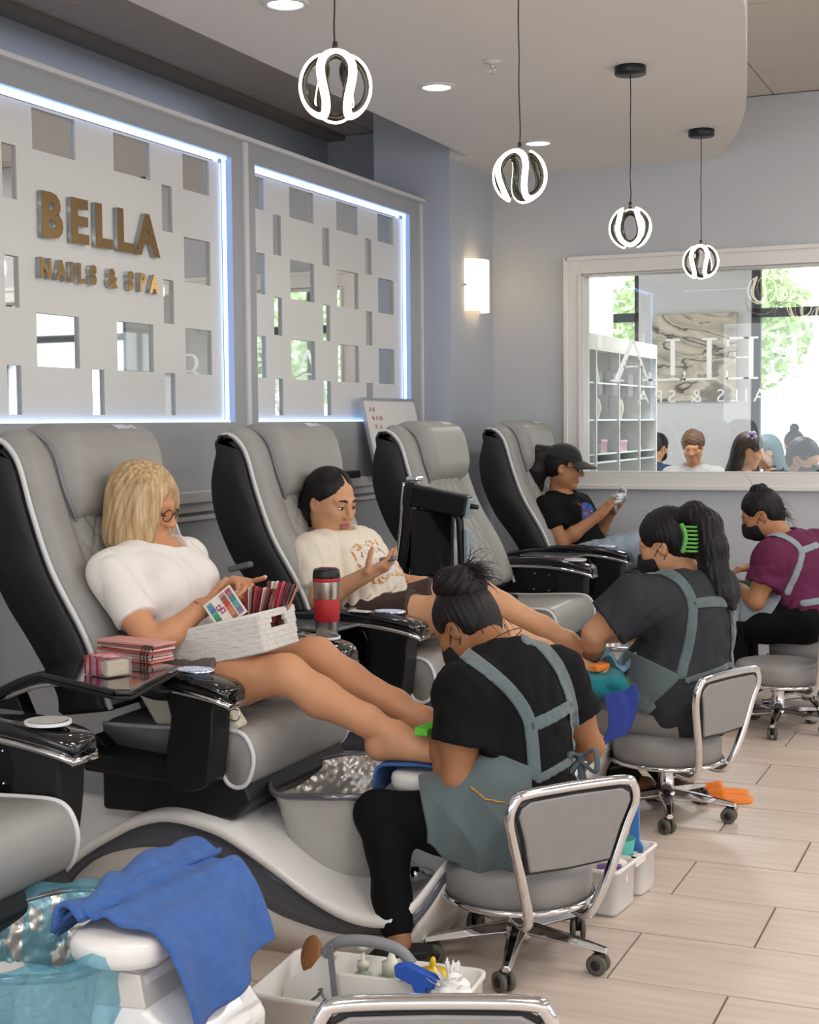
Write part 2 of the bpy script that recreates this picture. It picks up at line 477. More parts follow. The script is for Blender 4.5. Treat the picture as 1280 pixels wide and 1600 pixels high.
# gold letters standing off the board
def wall_letters(s, y0, y1, z, cap, sx, bold):
    ws = []; cur = bpy.data.curves.new('tmp', 'FONT')
    probe = bpy.data.objects.new('tmp', cur)
    adv = {'B': .70, 'E': .64, 'L': .58, 'A': .72, 'N': .76, 'I': .34, 'S': .66, '&': .78, 'P': .66, ' ': .30}
    tot = sum(adv[c] for c in s); y = y0
    bpy.data.objects.remove(probe); bpy.data.curves.remove(cur)
    for c in s:
        w = adv[c] / tot * (y1 - y0)
        if c != ' ':
            size = cap / 0.70
            for nm, mm, xo, ex, bo in (('letter', M_gold, WX - .012, .0015, bold), ('letter_backing', M_acry, WX - .022, .009, bold)):
                o = text_obj(nm, c, mm, P1, W2L(P1, (xo, y + w * .5, z)), (PI / 2, 0, PI / 2), size, ex, 'CENTER', sx, bo)
        y += w
wall_letters('BELLA', 4.125, 4.89, 2.058, 0.146, 1.02, .0085)
wall_letters('NAILS & SPA', 4.125, 4.885, 1.913, 0.064, .90, .0045)

# return wall, sconce wall and the passage behind the partition
b = BM(); bx(b, -3.43, XS, YE, YB + .1, 0, ZH); st('wall_return', b, M_wallblue)
b = BM(); bx(b, -4.2, -4.05, 0.5, 11, 0, ZH); st('wall_passage', b, M_wallblue)
b = BM(); bx(b, -4.05, -3.43, YB, YB + .12, 2.66, ZH); st('wall_header', b, M_wallblue)
b = BM(); bx(b, -4.05, -2.9, 9.6, 9.7, 0, ZH); st('wall_passage_end', b, mat('wall_beige', 'd8cdbf', .8))
b = BM(); bx(b, -4.05, -3.93, 0.5, YB, ZH - .03, ZH - .002); st('trim_5', b, mat('taupe_trim', '8d8681', .7))

# back wall with the interior window
WINX0, WINX1, WZ0, WZ1 = -2.43, 1.6, 1.103, 2.242
b = BM(); y0, y1 = YB, YB + .12
bx(b, XS - .01, WINX0, y0, y1, 0, ZH); bx(b, WINX1, 5.5, y0, y1, 0, ZH); bx(b, WINX0, WINX1, y0, y1, 0, WZ0); bx(b, WINX0, WINX1, y0, y1, WZ1, ZH)
st('wall_back', b, M_wall)
b = BM(); c = .088
for (xa, xb_, za, zb) in ((WINX0 - c, WINX0, WZ0 - .08, WZ1 + c), (WINX1, WINX1 + c, WZ0 - .08, WZ1 + c), (WINX0, WINX1, WZ1, WZ1 + c), (WINX0, WINX1, WZ0 - .08, WZ0)):
    bx(b, xa, xb_, y0 - .028, y0 + .001, za, zb)
for (xa, xb_, za, zb) in ((WINX0 - c - .012, WINX0 - c + .012, WZ0 - .092, WZ1 + c + .012), (WINX0 - c, WINX1 + c, WZ1 + c - .012, WZ1 + c + .012), (WINX0 - c, WINX1 + c, WZ0 - .095, WZ0 - .07), (WINX0 - .012, WINX0 + .004, WZ0, WZ1)):
    bx(b, xa, xb_, y0 - .04, y0 + .001, za, zb)
bx(b, WINX0, WINX1, y0, y1, WZ0, WZ0 + .006); bx(b, WINX0, WINX0 + .012, y0, y1, WZ0, WZ1); bx(b, WINX0, WINX1, y0, y1, WZ1 - .01, WZ1)
WN = st('window_1', b, mat('window_casing', 'e6e3df', .35), bevel=.003)
def glass_mat():
    m = bpy.data.materials.new('window_glass'); m.use_nodes = True; N = m.node_tree.nodes; L = m.node_tree.links
    N.remove(N['Principled BSDF']); out = N['Material Output']
    t = N.new('ShaderNodeBsdfTransparent'); g = N.new('ShaderNodeBsdfGlossy'); g.inputs['Roughness'].default_value = 0.0
    t.inputs['Color'].default_value = (.96, .975, .97, 1)
    f = N.new('ShaderNodeFresnel'); f.inputs['IOR'].default_value = 1.6
    mx = N.new('ShaderNodeMixShader'); L.new(f.outputs[0], mx.inputs[0]); L.new(t.outputs[0], mx.inputs[1]); L.new(g.outputs[0], mx.inputs[2])
    L.new(mx.outputs[0], out.inputs[0]); return m
M_glass = glass_mat()
b = BM(); bx(b, WINX0 + .004, WINX1 - .004, y0 + .055, y0 + .061, WZ0 + .003, WZ1 - .003); g = obj('glass_pane', b, M_glass, WN); g['kind'] = 'structure'
# lettering on the front-room side of the glass, seen from behind (mirrored)
M_decal = mat('white_decal', 'f2f4f4', .5)
_n = M_decal.node_tree; _t = _n.nodes.new('ShaderNodeBsdfTranslucent'); _t.inputs['Color'].default_value = (.95, .96, .96, 1); _x = _n.nodes.new('ShaderNodeMixShader'); _x.inputs[0].default_value = .85
_n.links.new(_n.nodes['Principled BSDF'].outputs[0], _x.inputs[1]); _n.links.new(_t.outputs[0], _x.inputs[2]); _n.links.new(_x.outputs[0], _n.nodes['Material Output'].inputs[0])
def serif_letter(ch, xl, z0, h, w):
    """letter built of boxes, mirrored in x; xl = right end as seen from here"""
    b = BM(); yy0, yy1 = YB + .0615, YB + .0635
    def r(u0, u1, v0, v1): bx(b, xl - u1 * w, xl - u0 * w, yy0, yy1, z0 + v0 * h, z0 + v1 * h)
    def q(p):
        A = [(xl - u * w, z0 + v * h) for u, v in p]; prism(b, A, yy0, yy1)
    if ch in 'LE':
        r(.16, .30, .05, .95); r(.02, .44, .95, 1.0); r(.02, .44 if ch == 'E' else .95, 0, .05)
        r(.90, .96, 0, .22)
        if ch == 'E': r(.3, .95, 0, .05); r(.3, .92, .95, 1); r(.88, .94, .78, 1); r(.3, .72, .5, .54); r(.69, .73, .4, .64)
    if ch == 'B':
        r(.16, .30, .05, .95); r(.02, .5, .95, 1.0); r(.02, .5, 0, .05); r(.3, .5, .5, .55)
        for (c0, rr, ww) in ((.755, .245, .30), (.27, .27, .42)):
            n = 10; o_ = []; i_ = []
            for k in range(n + 1):
                a = -PI / 2 + PI * k / n
                o_.append((.5 + ww * math.cos(a), c0 + rr * math.sin(a))); i_.append((.5 + (ww - .14) * math.cos(a), c0 + (rr - .05) * math.sin(a)))
            for k in range(n): q([o_[k], o_[k + 1], i_[k + 1], i_[k]])
    if ch == 'A':
        q([(.46, 1.02), (.56, 1.02), (.98, .05), (.82, .05)]); q([(.46, 1.02), (.50, .93), (.16, .05), (.10, .05)])
        r(0, .26, 0, .05); r(.72, 1.08, 0, .05); r(.26, .74, .34, .38)
    o = obj('letter', b, M_decal, WN); o['kind'] = 'structure'
for ch, xr, w in (('B', -1.19, .20), ('E', -1.43, .19), ('L', -1.66, .20), ('L', -1.87, .19), ('A', -2.03, .23)):
    serif_letter(ch, xr, 1.625, .235, w)
o = text_obj('small_lettering', 'NAILS & SPA', M_decal, WN, (-1.70, YB + .0625, 1.50), (PI / 2, 0, PI), .105, .001, 'CENTER', 1.0, .0, 1.5); o['kind'] = 'structure'
b = BM()
for (cx, cz, rx, rz, a0, a1) in ((-1.42, 2.05, .085, .07, 150, 400), (-1.27, 1.98, .075, .06, -10, 190), (-1.33, 2.09, .06, .05, 200, 380)):
    tube(b, [(cx + rx * math.cos(math.radians(a0 + (a1 - a0) * k / 16)), YB + .0625, cz + rz * math.sin(math.radians(a0 + (a1 - a0) * k / 16))) for k in range(17)], [.003 + .006 * math.sin(PI * k / 16) for k in range(17)], 6, flat=.2)
o = obj('logo_swirl', b, M_decal, WN); o['kind'] = 'structure'
b = BM(); tube(b, smooth_path([(-2.19, YB + .0625, 1.745), (-2.08, YB + .0625, 1.70), (-1.98, YB + .0625, 1.655), (-1.80, YB + .0625, 1.65)], 6), .006, 6, flat=.2)
o = obj('swoosh', b, mat('salmon_decal', 'd9a79d', .5), WN); o['kind'] = 'structure'

# ceilings: lower painted cloud with a curved edge, tiled ceiling above
curve = smooth_path([(-1.655, 8.16, 0), (-1.511, 7.769, 0), (-1.343, 7.219, 0), (-1.22, 6.663, 0), (-1.112, 6.071, 0), (-1.042, 5.668, 0), (-.956, 5.154, 0), (-.90, 4.5, 0), (-.93, 3.7, 0), (-1.1, 2.7, 0), (-1.4, 1.8, 0), (-1.9, 0.9, 0)], 5)
pts = [(p.x, p.y) for p in curve] + [(-2.868, 0.9), (-2.868, YE), (XS, YE), (XS, 8.16)]
b = BM(); prism(b, pts, ZC, ZH, 'z'); cl = st('ceiling_cloud', b, M_cloud)
b = BM(); bx(b, -6, 5.5, -3.5, 14, ZH + .012, ZH + .1); CE = st('ceiling', b, mat('ceiling_grid', 'b7b0a8', .8))
M_ctile = mat('acoustic_tile', 'd0c8bf', .95, noise=(90, 'c4bcb3', .2), bump=('noise', 140, .4, .004))
b = BM(); g = .007
r0 = [b.verts.new((x, y, 0)) for x, y in ((g, g), (.595 - g, g), (.595 - g, .595 - g), (g, .595 - g))]
r1 = [b.verts.new((x, y, .012)) for x, y in ((g * .3, g * .3), (.595 - g * .3, g * .3), (.595 - g * .3, .595 - g * .3), (g * .3, .595 - g * .3))]
skin_rings(b, [r0, r1]); bmesh.ops.recalc_face_normals(b, faces=b.faces)
cme = bpy.data.meshes.new('ceiling_tile'); b.to_mesh(cme); b.free(); cme.materials.append(M_ctile)
for x0 in (-4.32, -3.725, -3.13) + (-1.35 - .595, -1.35, -.755, -.16):
    for j in range(-6, 1):
        y0_ = 7.553 + j * .595
        if x0 > -3 and j < -4: continue
        o = bpy.data.objects.new('ceiling_tile', cme); COL.objects.link(o); o.parent = CE; o.location = (x0, y0_, ZH)
# outer walls (out of frame, seen in the mirrors): right wall with windows, front wall glazing
b = BM(); X = 5.2
bx(b, X, X + .15, -3.5, 14, 0, .35); bx(b, X, X + .15, -3.5, 14, 2.75, ZH)
for a, c in ((-3.5, -2.2), (0.2, 1.6), (4.0, 5.2), (7.4, 8.4), (11.4, 14)): bx(b, X, X + .15, a, c, .35, 2.75)
st('wall_right', b, M_wall)
b = BM()
for a, c in ((-2.2, .2), (1.6, 4.0), (5.2, 7.4), (8.4, 11.4)):
    for yy in (a, (a + c) / 2, c): bx(b, X + .03, X + .09, yy - .03, yy + .03, .35, 2.75)
    bx(b, X + .03, X + .09, a, c, 2.1, 2.16); bx(b, X + .03, X + .09, a, c, .35, .41); bx(b, X + .03, X + .09, a, c, 2.69, 2.75)
st('window_2', b, M_black)
b = BM(); bx(b, -6, -5.0, -3.6, -3.5, 0, ZH); bx(b, -5.0, 5.5, -3.6, -3.5, 0, .4); bx(b, -5.0, 5.5, -3.6, -3.5, 2.7, ZH)
for xx in (-5, -2.5, 0, 2.5, 5.2): bx(b, xx - .05, xx + .05, -3.6, -3.5, .4, 2.7)
st('wall_front', b, M_wall)

# downlights, sprinkler, pendants, sconce
M_lens = mat('downlight_lens', 'ffffff', .5, emit='fff8ee', estr=6.0)
for x, y in ((-2.40, 4.522), (-2.40, 5.896), (-2.405, 7.293), (-2.40, 3.15)):
    lab = {4.522: 'round recessed downlight at the top edge of the picture, nearest of the row', 5.896: 'round recessed downlight, middle of the row, left of the sprinkler', 7.293: 'round recessed downlight furthest back above the wall sconce'}.get(y, 'round recessed downlight above the front chair')
    if y < 4: continue
    t = thing('downlight', lab, 'ceiling light', (x, y, ZC), 0, 'recessed downlights in the lower ceiling')
    b = BM(); n = 28
    rs = [ring(b, (0, 0, z), Vector((1, 0, 0)), Vector((0, 1, 0)), r, r, n) for r, z in ((.082, 0), (.080, -.006), (.064, -.008), (.060, -.002))]
    skin_rings(b, rs, False); obj('trim_ring', b, M_trim, t, True)
    b = BM(); lathe(b, [(.061, -.003), (.045, -.006), (.001, -.007)], n=28); obj('lens', b, M_lens, t, True)
    d = bpy.data.lights.new('downlight_lamp', 'SPOT'); d.energy = 9; d.spot_size = 2.2; d.spot_blend = .8; d.color = (1, .95, .87); d.shadow_soft_size = .06
    o = bpy.data.objects.new('downlight_lamp', d); COL.objects.link(o); o.location = (x, y, ZC - .03)
t = thing('sprinkler', 'small chrome fire sprinkler head on the white ceiling', 'sprinkler', (-2.03, 5.579, ZC))
b = BM(); lathe(b, [(.036, 0), (.034, -.008), (.012, -.011), (.010, -.014)], n=20); obj('escutcheon', b, M_trim, t, True)
b = BM(); tube(b, [(0, 0, -.01), (0, 0, -.028)], .006, 8)
for s in (-1, 1): tube(b, [(s * .006, 0, -.02), (s * .013, 0, -.033), (s * .004, 0, -.048)], .0022, 6)
lathe(b, [(.014, -.048), (.014, -.050)], n=12); obj('nozzle', b, M_chrome, t, True)

M_back = mat('pendant_metal', '55564f', .25, metal=.9)
def pendant(x, y, zc, R, spin, label):
    t = thing('pendant_light', label, 'pendant light', (x, y, ZC), 0, 'ribbon pendant lights')
    b = BM(); lathe(b, [(.063, 0), (.064, -.004), (.064, -.030), (.061, -.034), (.001, -.034)], n=32); obj('canopy', b, M_black, t, True)
    b = BM(); top = zc + R - ZC; rnd = random.Random(int(y * 10))
    pts_ = [(rnd.uniform(-.0025, .0025), rnd.uniform(-.0025, .0025), -.034 + (top + .034) * k / 9) for k in range(10)]; pts_[0] = (0, 0, -.03); pts_[-1] = (0, 0, top)
    tube(b, smooth_path(pts_, 4), .0022, 6); obj('cord', b, M_black, t, True)
    b = BM(); cyl(b, (0, 0, top + .018), (0, 0, top - .01), .006, .008, 10); obj('cord_grip', b, M_back, t, True)
    n = 160
    def P(k, rr):
        a = 2 * PI * k / n
        la = 1.08 * math.sin(3 * a); lo = a - .26 * math.sin(6 * a) + .10 * math.sin(2 * a) + spin
        return Vector((rr * math.cos(la) * math.cos(lo), rr * math.cos(la) * math.sin(lo), rr * math.sin(la) + zc - ZC))
    for nm, mm, r0_, r1_, wd in (('light_ribbon', M_ledw, R, R - .007, .0095), ('metal_ribbon', M_back, R - .007, R - .020, .0095)):
        b = BM(); rings = []
        for k in range(n):
            c0 = Vector((0, 0, zc - ZC)); p = P(k, R); d = (P(k + 1, R) - P(k - 1, R)).normalized(); nn = (p - c0).normalized(); s = d.cross(nn).normalized() * wd
            po, pi_ = c0 + nn * r0_, c0 + nn * r1_
            rings.append([b.verts.new(v) for v in (po + s, po - s, pi_ - s, pi_ + s)])
        skin_rings(b, rings, closed=True); obj(nm, b, mm, t, True)
for (x, y, z, R, sp, lab) in PENDANTS if 'PENDANTS' in globals() else ((-1.60, 3.27, 2.225, .09, 0.5, 'glowing white ribbon pendant hanging nearest, over the front chairs'), (-1.57, 4.57, 2.20, .09, 2.1, 'glowing white ribbon pendant, second from the front, just above the sconce'),
        (-1.553, 5.909, 2.19, .0875, 1.2, 'glowing white ribbon pendant, third from the front, black canopy above it'), (-1.566, 7.334, 2.19, .0895, 0.1, 'glowing white ribbon pendant furthest back, in front of the inner window')):
    pendant(x, y, z, R, sp, lab)

t = thing('wall_sconce', 'lit frosted glass wall sconce in the corner beside the inner window', 'wall light', (XS, 7.815, 2.17))
M_scon = mat('frosted_lit_glass', 'fff1d8', .4, emit='ffdfae', estr=2.6)
b = BM(); n = 14; W_, D_, H_ = .125, .095, .145
def sc_pt(u, z): a = -PI / 2 + PI * u; return (max(.004, D_ * math.cos(a)), W_ * math.sin(a), z)
for (za, zb) in ((-H_, H_),):
    A = [b.verts.new(sc_pt(k / n, za)) for k in range(n + 1)]; B_ = [b.verts.new(sc_pt(k / n, zb)) for k in range(n + 1)]
    for k in range(n): b.faces.new((A[k], A[k + 1], B_[k + 1], B_[k]))
obj('glass_shade', b, M_scon, t, True)
b = BM(); box(b, (.012, 0, 0), (.02, .16, .22)); obj('back_plate', b, M_chrome, t, bevel=.004)
for s in (-1, 1):
    b = BM(); cyl(b, (.0, s * W_, 0), (.02, s * (W_ + .008), 0), .006, None, 10); obj('fixing_screw', b, M_chrome, t, True)
# ------------------------------------------------------------------ front room beyond the glass
b = BM(); YF = 13.2
for xa, xb_ in ((-6, -4.6), (-3.39, -2.37), (1.5, 2.6)): bx(b, xa, xb_, YF, YF + .2, 0, ZH)
bx(b, -6, 5.5, YF, YF + .2, 0, .3); bx(b, -6, 5.5, YF, YF + .2, 2.95, ZH)
st('wall_front_room', b, M_white)
b = BM()
for a, c in ((-4.6, -3.39), (-2.37, 1.5), (2.6, 5.2)):
    for xx in [a + .03, c - .03] + ([a + .55] if c - a < 2 else [a + .62, a + 1.3, a + 2.0, a + 2.8]): bx(b, xx - (.045 if xx < a + .1 else .02), xx + (.045 if xx < a + .1 else .02), YF + .05, YF + .12, .3, 2.95)
    bx(b, a, c, YF + .05, YF + .12, 2.31, 2.39); bx(b, a, c, YF + .05, YF + .12, .3, .38)
st('window_3', b, mat('dark_mullion', '30363c', .5))
b = BM(); bx(b, -2.98, -2.86, YB + .12, 10.4, 0, ZH); st('wall_front_room_side', b, M_white)
M_leaf = mat('leaf_green', 'b4cc98', .7, noise=(6, 'cfe0b4', .2))
for i, (x, y, z, r) in enumerate(((-7.2, 20, 2.7, 1.45), (-4.1, 19.6, 2.7, 1.32), (-1.2, 19.6, 2.6, 1.34), (1.75, 20, 2.8, 1.4), (5.0, 20.5, 2.8, 1.6))):
    t = thing('tree', 'leafy green tree outside the street window, number of trunks hidden' if False else ['pale green tree outside beyond the white shelving unit', 'sunlit green tree outside behind the wall painting', 'sunlit green tree filling the street window at right', 'green tree outside past the right picture edge', 'green tree furthest right outside'][i], 'tree', (x, y, 0), 0, 'trees outside the street window')
    b = BM(); tube(b, [(0, 0, 0), (.05, .0, 1.2), (-.05, 0, z)], [.16, .13, .08], 8); obj('trunk', b, mat('bark', '6e6257', .9), t, True)
    b = BM(); rr = random.Random(i)
    for k in range(4200):
        u, v, w = rr.gauss(0, 1), rr.gauss(0, 1), rr.gauss(0, 1); l = math.sqrt(u * u + v * v + w * w) or 1; q = r * (0.5 + .55 * rr.random())
        c0 = Vector((u / l * q, v / l * q, z + w / l * q * .85)); s = .045 + .06 * rr.random()
        d1 = Vector((rr.gauss(0, 1), rr.gauss(0, 1), rr.gauss(0, 1))).normalized(); d2 = d1.orthogonal().normalized()
        b.faces.new([b.verts.new(c0 + d1 * s), b.verts.new(c0 + d2 * s * .6), b.verts.new(c0 - d1 * s), b.verts.new(c0 - d2 * s * .6)])
    o = obj('foliage', b, M_leaf, t); o['kind'] = 'stuff'
b = BM(); bx(b, -14, 16, 14, 34, -.2, -.05); st('ground', b, mat('pavement', 'c9c7c2', .9))
# ================================================================== SPA CHAIRS (seat, arms, pedestal, tub)
M_lea = mat('grey_leather', '9a9894', 0.42, spec=.4, noise=(14, '93918e', .3), bump=('noise', 220, .08, .002))
M_lea2 = mat('grey_leather_dark', '85858a', 0.45, spec=.4)
M_pipe = mat('silver_piping', 'd9d8da', 0.35)
M_shell = mat('black_shell', '191b20', 0.45, spec=.45)
M_gloss = mat('black_gloss', '0c0c10', 0.12, spec=.6, coat=.6)
M_satin = mat('black_satin', '131316', 0.38)
M_gel = mat('white_gelcoat', 'efecea', 0.22, coat=.3)
M_gel2 = mat('beige_gelcoat', 'd3cbc3', 0.3, coat=.2)
M_band = mat('slate_band', '5d616b', 0.22, coat=.3)
M_tubo = mat('tub_glass', 'b9b6b1', 0.16, spec=.6, coat=.5, bump=('voronoi', 55, .4, .006))
M_tubi = mat('tub_silver', 'c9c4bf', 0.3, metal=.6, bump=('voronoi', 46, .7, .012))
M_rim = mat('tub_rim', '6d6b72', 0.12, metal=.4, coat=.5)
M_pad = mat('white_plastic', 'e6e2de', 0.25, coat=.3)
M_glow = mat('blue_glow', 'bcd2ff', .4, emit='9fc0ff', estr=1.6)
M_screen = mat('control_panel', 'c9d4e6', .3, emit='b8ccf0', estr=.35, noise=(160, '5b6a86', .12))
X0C = -2.3                                          # chair origin in x

PIPE = [(-2.705, 1.345), (-2.675, 1.362), (-2.64, 1.357), (-2.605, 1.325), (-2.58, 1.275), (-2.544, 1.156), (-2.482, .998), (-2.382, .832), (-2.325, .70), (-2.30, .63)]
PP = [(p.x, p.z) for p in smooth_path([(x, 0, z) for x, z in PIPE], 5)]
def pipe_at(t):
    f = t * (len(PP) - 1); i = min(int(f), len(PP) - 2); f -= i
    return PP[i][0] + (PP[i + 1][0] - PP[i][0]) * f, PP[i][1] + (PP[i + 1][1] - PP[i][1]) * f
def pipe_n(t):
    a, b_ = pipe_at(max(t - .02, 0)), pipe_at(min(t + .02, 1)); dx, dz = b_[0] - a[0], b_[1] - a[1]; l = math.hypot(dx, dz) or 1
    return -dz / l, dx / l
BACK = [(-2.66, 1.368), (-2.70, 1.362), (-2.716, 1.33), (-2.712, 1.30), (-2.722, 1.26), (-2.735, 1.177), (-2.716, 1.062), (-2.647, .914), (-2.55, .79), (-2.46, .66), (-2.45, .60)]
def lx(x): return x - X0C

def back_shell(t):
    prof = [(p.x, p.z) for p in smooth_path([(x, 0, z) for x, z in BACK], 4)]
    front = [(x - .012, z - .008) for x, z in PP if z < 1.35][::-1]
    ins = [(-2.60, .60)]
    pts = prof + [(x, z) for x, z in front if z > .62]
    b = BM(); rings = []
    for yy, sc in ((-.352, .90), (-.345, .97), (-.325, 1.0), (.325, 1.0), (.345, .97), (.352, .90)):
        cx = sum(p[0] for p in pts) / len(pts); cz = sum(p[1] for p in pts) / len(pts)
        rings.append([b.verts.new((lx(cx + (x - cx) * sc), yy, cz + (z - cz) * (1 - (1 - sc) * .3))) for x, z in pts])
    skin_rings(b, rings); return obj('back_shell', b, M_shell, t, True)
def pad_loft(ya, yb, ta, tb, bulge, edge=.3, quilt=False, nv=28, nu=40, sink=.012):
    """cushion following the backrest curve between widths ya..yb and curve params ta..tb"""
    b = BM()
    def fn(u, v, top):
        t = ta + (tb - ta) * u; x, z = pipe_at(t); nx, nz = pipe_n(t)
        eu = min(1, min(u, 1 - u) / .10); ev = min(1, min(v, 1 - v) / edge)
        h = math.sqrt(max(0, 1 - (1 - eu) ** 2)) * math.sqrt(max(0, 1 - (1 - ev) ** 2))
        o = bulge * h * (1 if not callable(quilt) else 1) - sink
        if quilt:
            L = u * 9; w = (v - .5) * 5
            q = min(abs(((L + w) % 1) - .5), abs(((L - w) % 1) - .5)); o += -.010 * max(0, 1 - q / .09) * h
        if not top: o = -.03
        return (lx(x) + nx * o, ya + (yb - ya) * v, z + nz * o)
    A = grid(b, lambda u, v: fn(u, v, True), nu, nv); B_ = grid(b, lambda u, v: fn(u, v, False), nu, nv)
    per = [(i, 0) for i in range(nu)] + [(nu - 1, j) for j in range(1, nv)] + [(i, nv - 1) for i in range(nu - 2, -1, -1)] + [(0, j) for j in range(nv - 2, 0, -1)]
    for k in range(len(per)):
        p, q = per[k], per[(k + 1) % len(per)]
        b.faces.new((A[p[0]][p[1]], A[q[0]][q[1]], B_[q[0]][q[1]], B_[p[0]][p[1]]))
    return b
def head_pillow(t):
    b = BM(); nu, nv = 44, 34; ya, yb = -.215, .285
    def fn(u, v):
        tt = .03 + .55 * u; x, z = pipe_at(tt); nx, nz = pipe_n(tt)
        ev = min(1, min(v, 1 - v) / .14); eu = min(1, (1 - u) / .12)
        h = (.3 + .7 * math.sqrt(max(0, 1 - (1 - ev) ** 2))) * math.sqrt(max(0, 1 - (1 - eu) ** 2))
        th = .008 + .072 * (min(1, u / .55) ** 1.4) * (1 - .25 * max(0, (u - .7) / .3))
        o = th * h + .010 * min(1, u * 4)
        w = 1.0 - .0 * u
        cy = (ya + yb) / 2; y = cy + (ya + (yb - ya) * v - cy) * (1 - .16 * max(0, (u - .82) / .18) ** 2)
        return (lx(x) + nx * o, y, z + nz * o)
    A = grid(b, fn, nu, nv)
    B_ = grid(b, lambda u, v: (lambda p: (p[0] - .05 * pipe_n(.03 + .55 * u)[0], p[1], p[2] - .05 * pipe_n(.03 + .55 * u)[1]))(fn(u, v)), nu, nv)
    per = [(i, 0) for i in range(nu)] + [(nu - 1, j) for j in range(1, nv)] + [(i, nv - 1) for i in range(nu - 2, -1, -1)] + [(0, j) for j in range(nv - 2, 0, -1)]
    edge = []
    for k in range(len(per)):
        p, q = per[k], per[(k + 1) % len(per)]
        b.faces.new((A[p[0]][p[1]], A[q[0]][q[1]], B_[q[0]][q[1]], B_[p[0]][p[1]])); 
    for p in per:
        if p[0] > 0: edge.append(A[p[0]][p[1]].co.copy())
    o = obj('head_pillow', b, M_lea, t, True)
    p = Vector(fn(.50, .66)); du = (Vector(fn(.53, .66)) - p).normalized(); dv = (Vector(fn(.50, .70)) - p).normalized(); nn = dv.cross(du)
    if nn.x < 0: nn = -nn
    up_ = (-du).normalized(); rt = up_.cross(nn).normalized(); M3 = Matrix((rt, up_, nn)).transposed()
    text_obj('chair_mark', 'HS', M_pipe, o, p + nn * .0012 + rt * .030, M3.to_euler(), .034, .0006, 'LEFT', 1.1, .0012)
    b = BM(); box(b, p + nn * .001 + up_ * .012, (.056, .026, .0014), M3); obj('chair_mark', b, M_pipe, o)
    b = BM(); tube(b, edge, .0055, 6); obj('pillow_piping', b, M_lea2, o, True)
    return o
SEATP = [(-2.36, .545), (-2.36, .578), (-2.2, .580), (-2.05, .588), (-1.955, .590), (-1.915, .578), (-1.893, .545), (-1.888, .505), (-1.905, .455), (-1.935, .437), (-1.965, .446), (-1.985, .475), (-2.01, .495), (-2.06, .50), (-2.36, .50)]
def seat(t):
    P = smooth_path([(x, 0, z) for x, z in SEATP[1:14]], 4); pts = [(lx(p.x), p.z) for p in P] + [(lx(-2.36), .50)]
    b = BM(); rings = []
    cx = lx(-2.1)
    for yy, o in ((-.292, -.006), (-.285, 0), (-.24, .006), (-.1, .008), (.1, .008), (.24, .006), (.285, 0), (.292, -.006)):
        rings.append([b.verts.new((x + (o if x > lx(-1.95) else 0), yy, z + (o if z > .52 else 0))) for x, z in pts])
    skin_rings(b, rings); s = obj('seat_cushion', b, M_lea, t, True)
    for sy in (-1, 1):
        b = BM(); tube(b, [(x, sy * .291, z) for x, z in pts[:-1]], .0065, 8); obj('seat_piping', b, M_pipe, s, True)
    return s
ARM = [(-2.77, .55, .05), (-2.72, .615, .055), (-2.671, .663, .06), (-2.56, .712, .07), (-2.45, .738, .085), (-2.32, .752, .10), (-2.2, .756, .112), (-2.08, .754, .122), (-1.98, .745, .126), (-1.895, .732, .122), (-1.862, .722, .108), (-1.848, .712, .085)]
ARM = [(x if x < -2.3 else -2.3 + (x + 2.3) * .88, z, w) for x, z, w in ARM]
def arm_sweep(y, dz0, dz1, dw, xmin=-9, xcut=9, m=None, name='armrest', t=None, bev=.006):
    P = smooth_path([(x, w, z) for x, z, w in ARM], 4); P = [p for p in P if xmin <= p.x <= xcut]; b = BM(); rings = []
    for p in P:
        w = p.y / 2 + dw; r = .008
        a, c = p.z + dz0, p.z + dz1; x = lx(p.x) + (dw if p.x > -1.915 else 0)
        rings.append([b.verts.new(v) for v in ((x, y - w, a + r), (x, y - w + r, a), (x, y + w - r, a), (x, y + w, a + r), (x, y + w, c - r), (x, y + w - r * 1.6, c), (x, y - w + r * 1.6, c), (x, y - w, c - r))] if c - a > 2.2 * r else
                     [b.verts.new(v) for v in ((x, y - w, a), (x, y + w, a), (x, y + w, c), (x, y - w, c))])
    skin_rings(b, rings); return obj(name, b, m, t, True)
def arm_post(t, y, sy, nm='arm_post'):
    pts = [(-2.085, .725), (-1.935, .71), (-1.94, .66), (-1.945, .58), (-1.955, .51), (-1.965, .465), (-2.01, .445), (-2.06, .45), (-2.085, .475), (-2.085, .55), (-2.07, .64)]
    P = smooth_path([(x, 0, z) for x, z in pts], 3, True)
    b = BM(); prism(b, [(lx(p.x), p.z) for p in P], y - .05, y + .045); return obj(nm, b, M_satin, t, bevel=.008, seg=2)
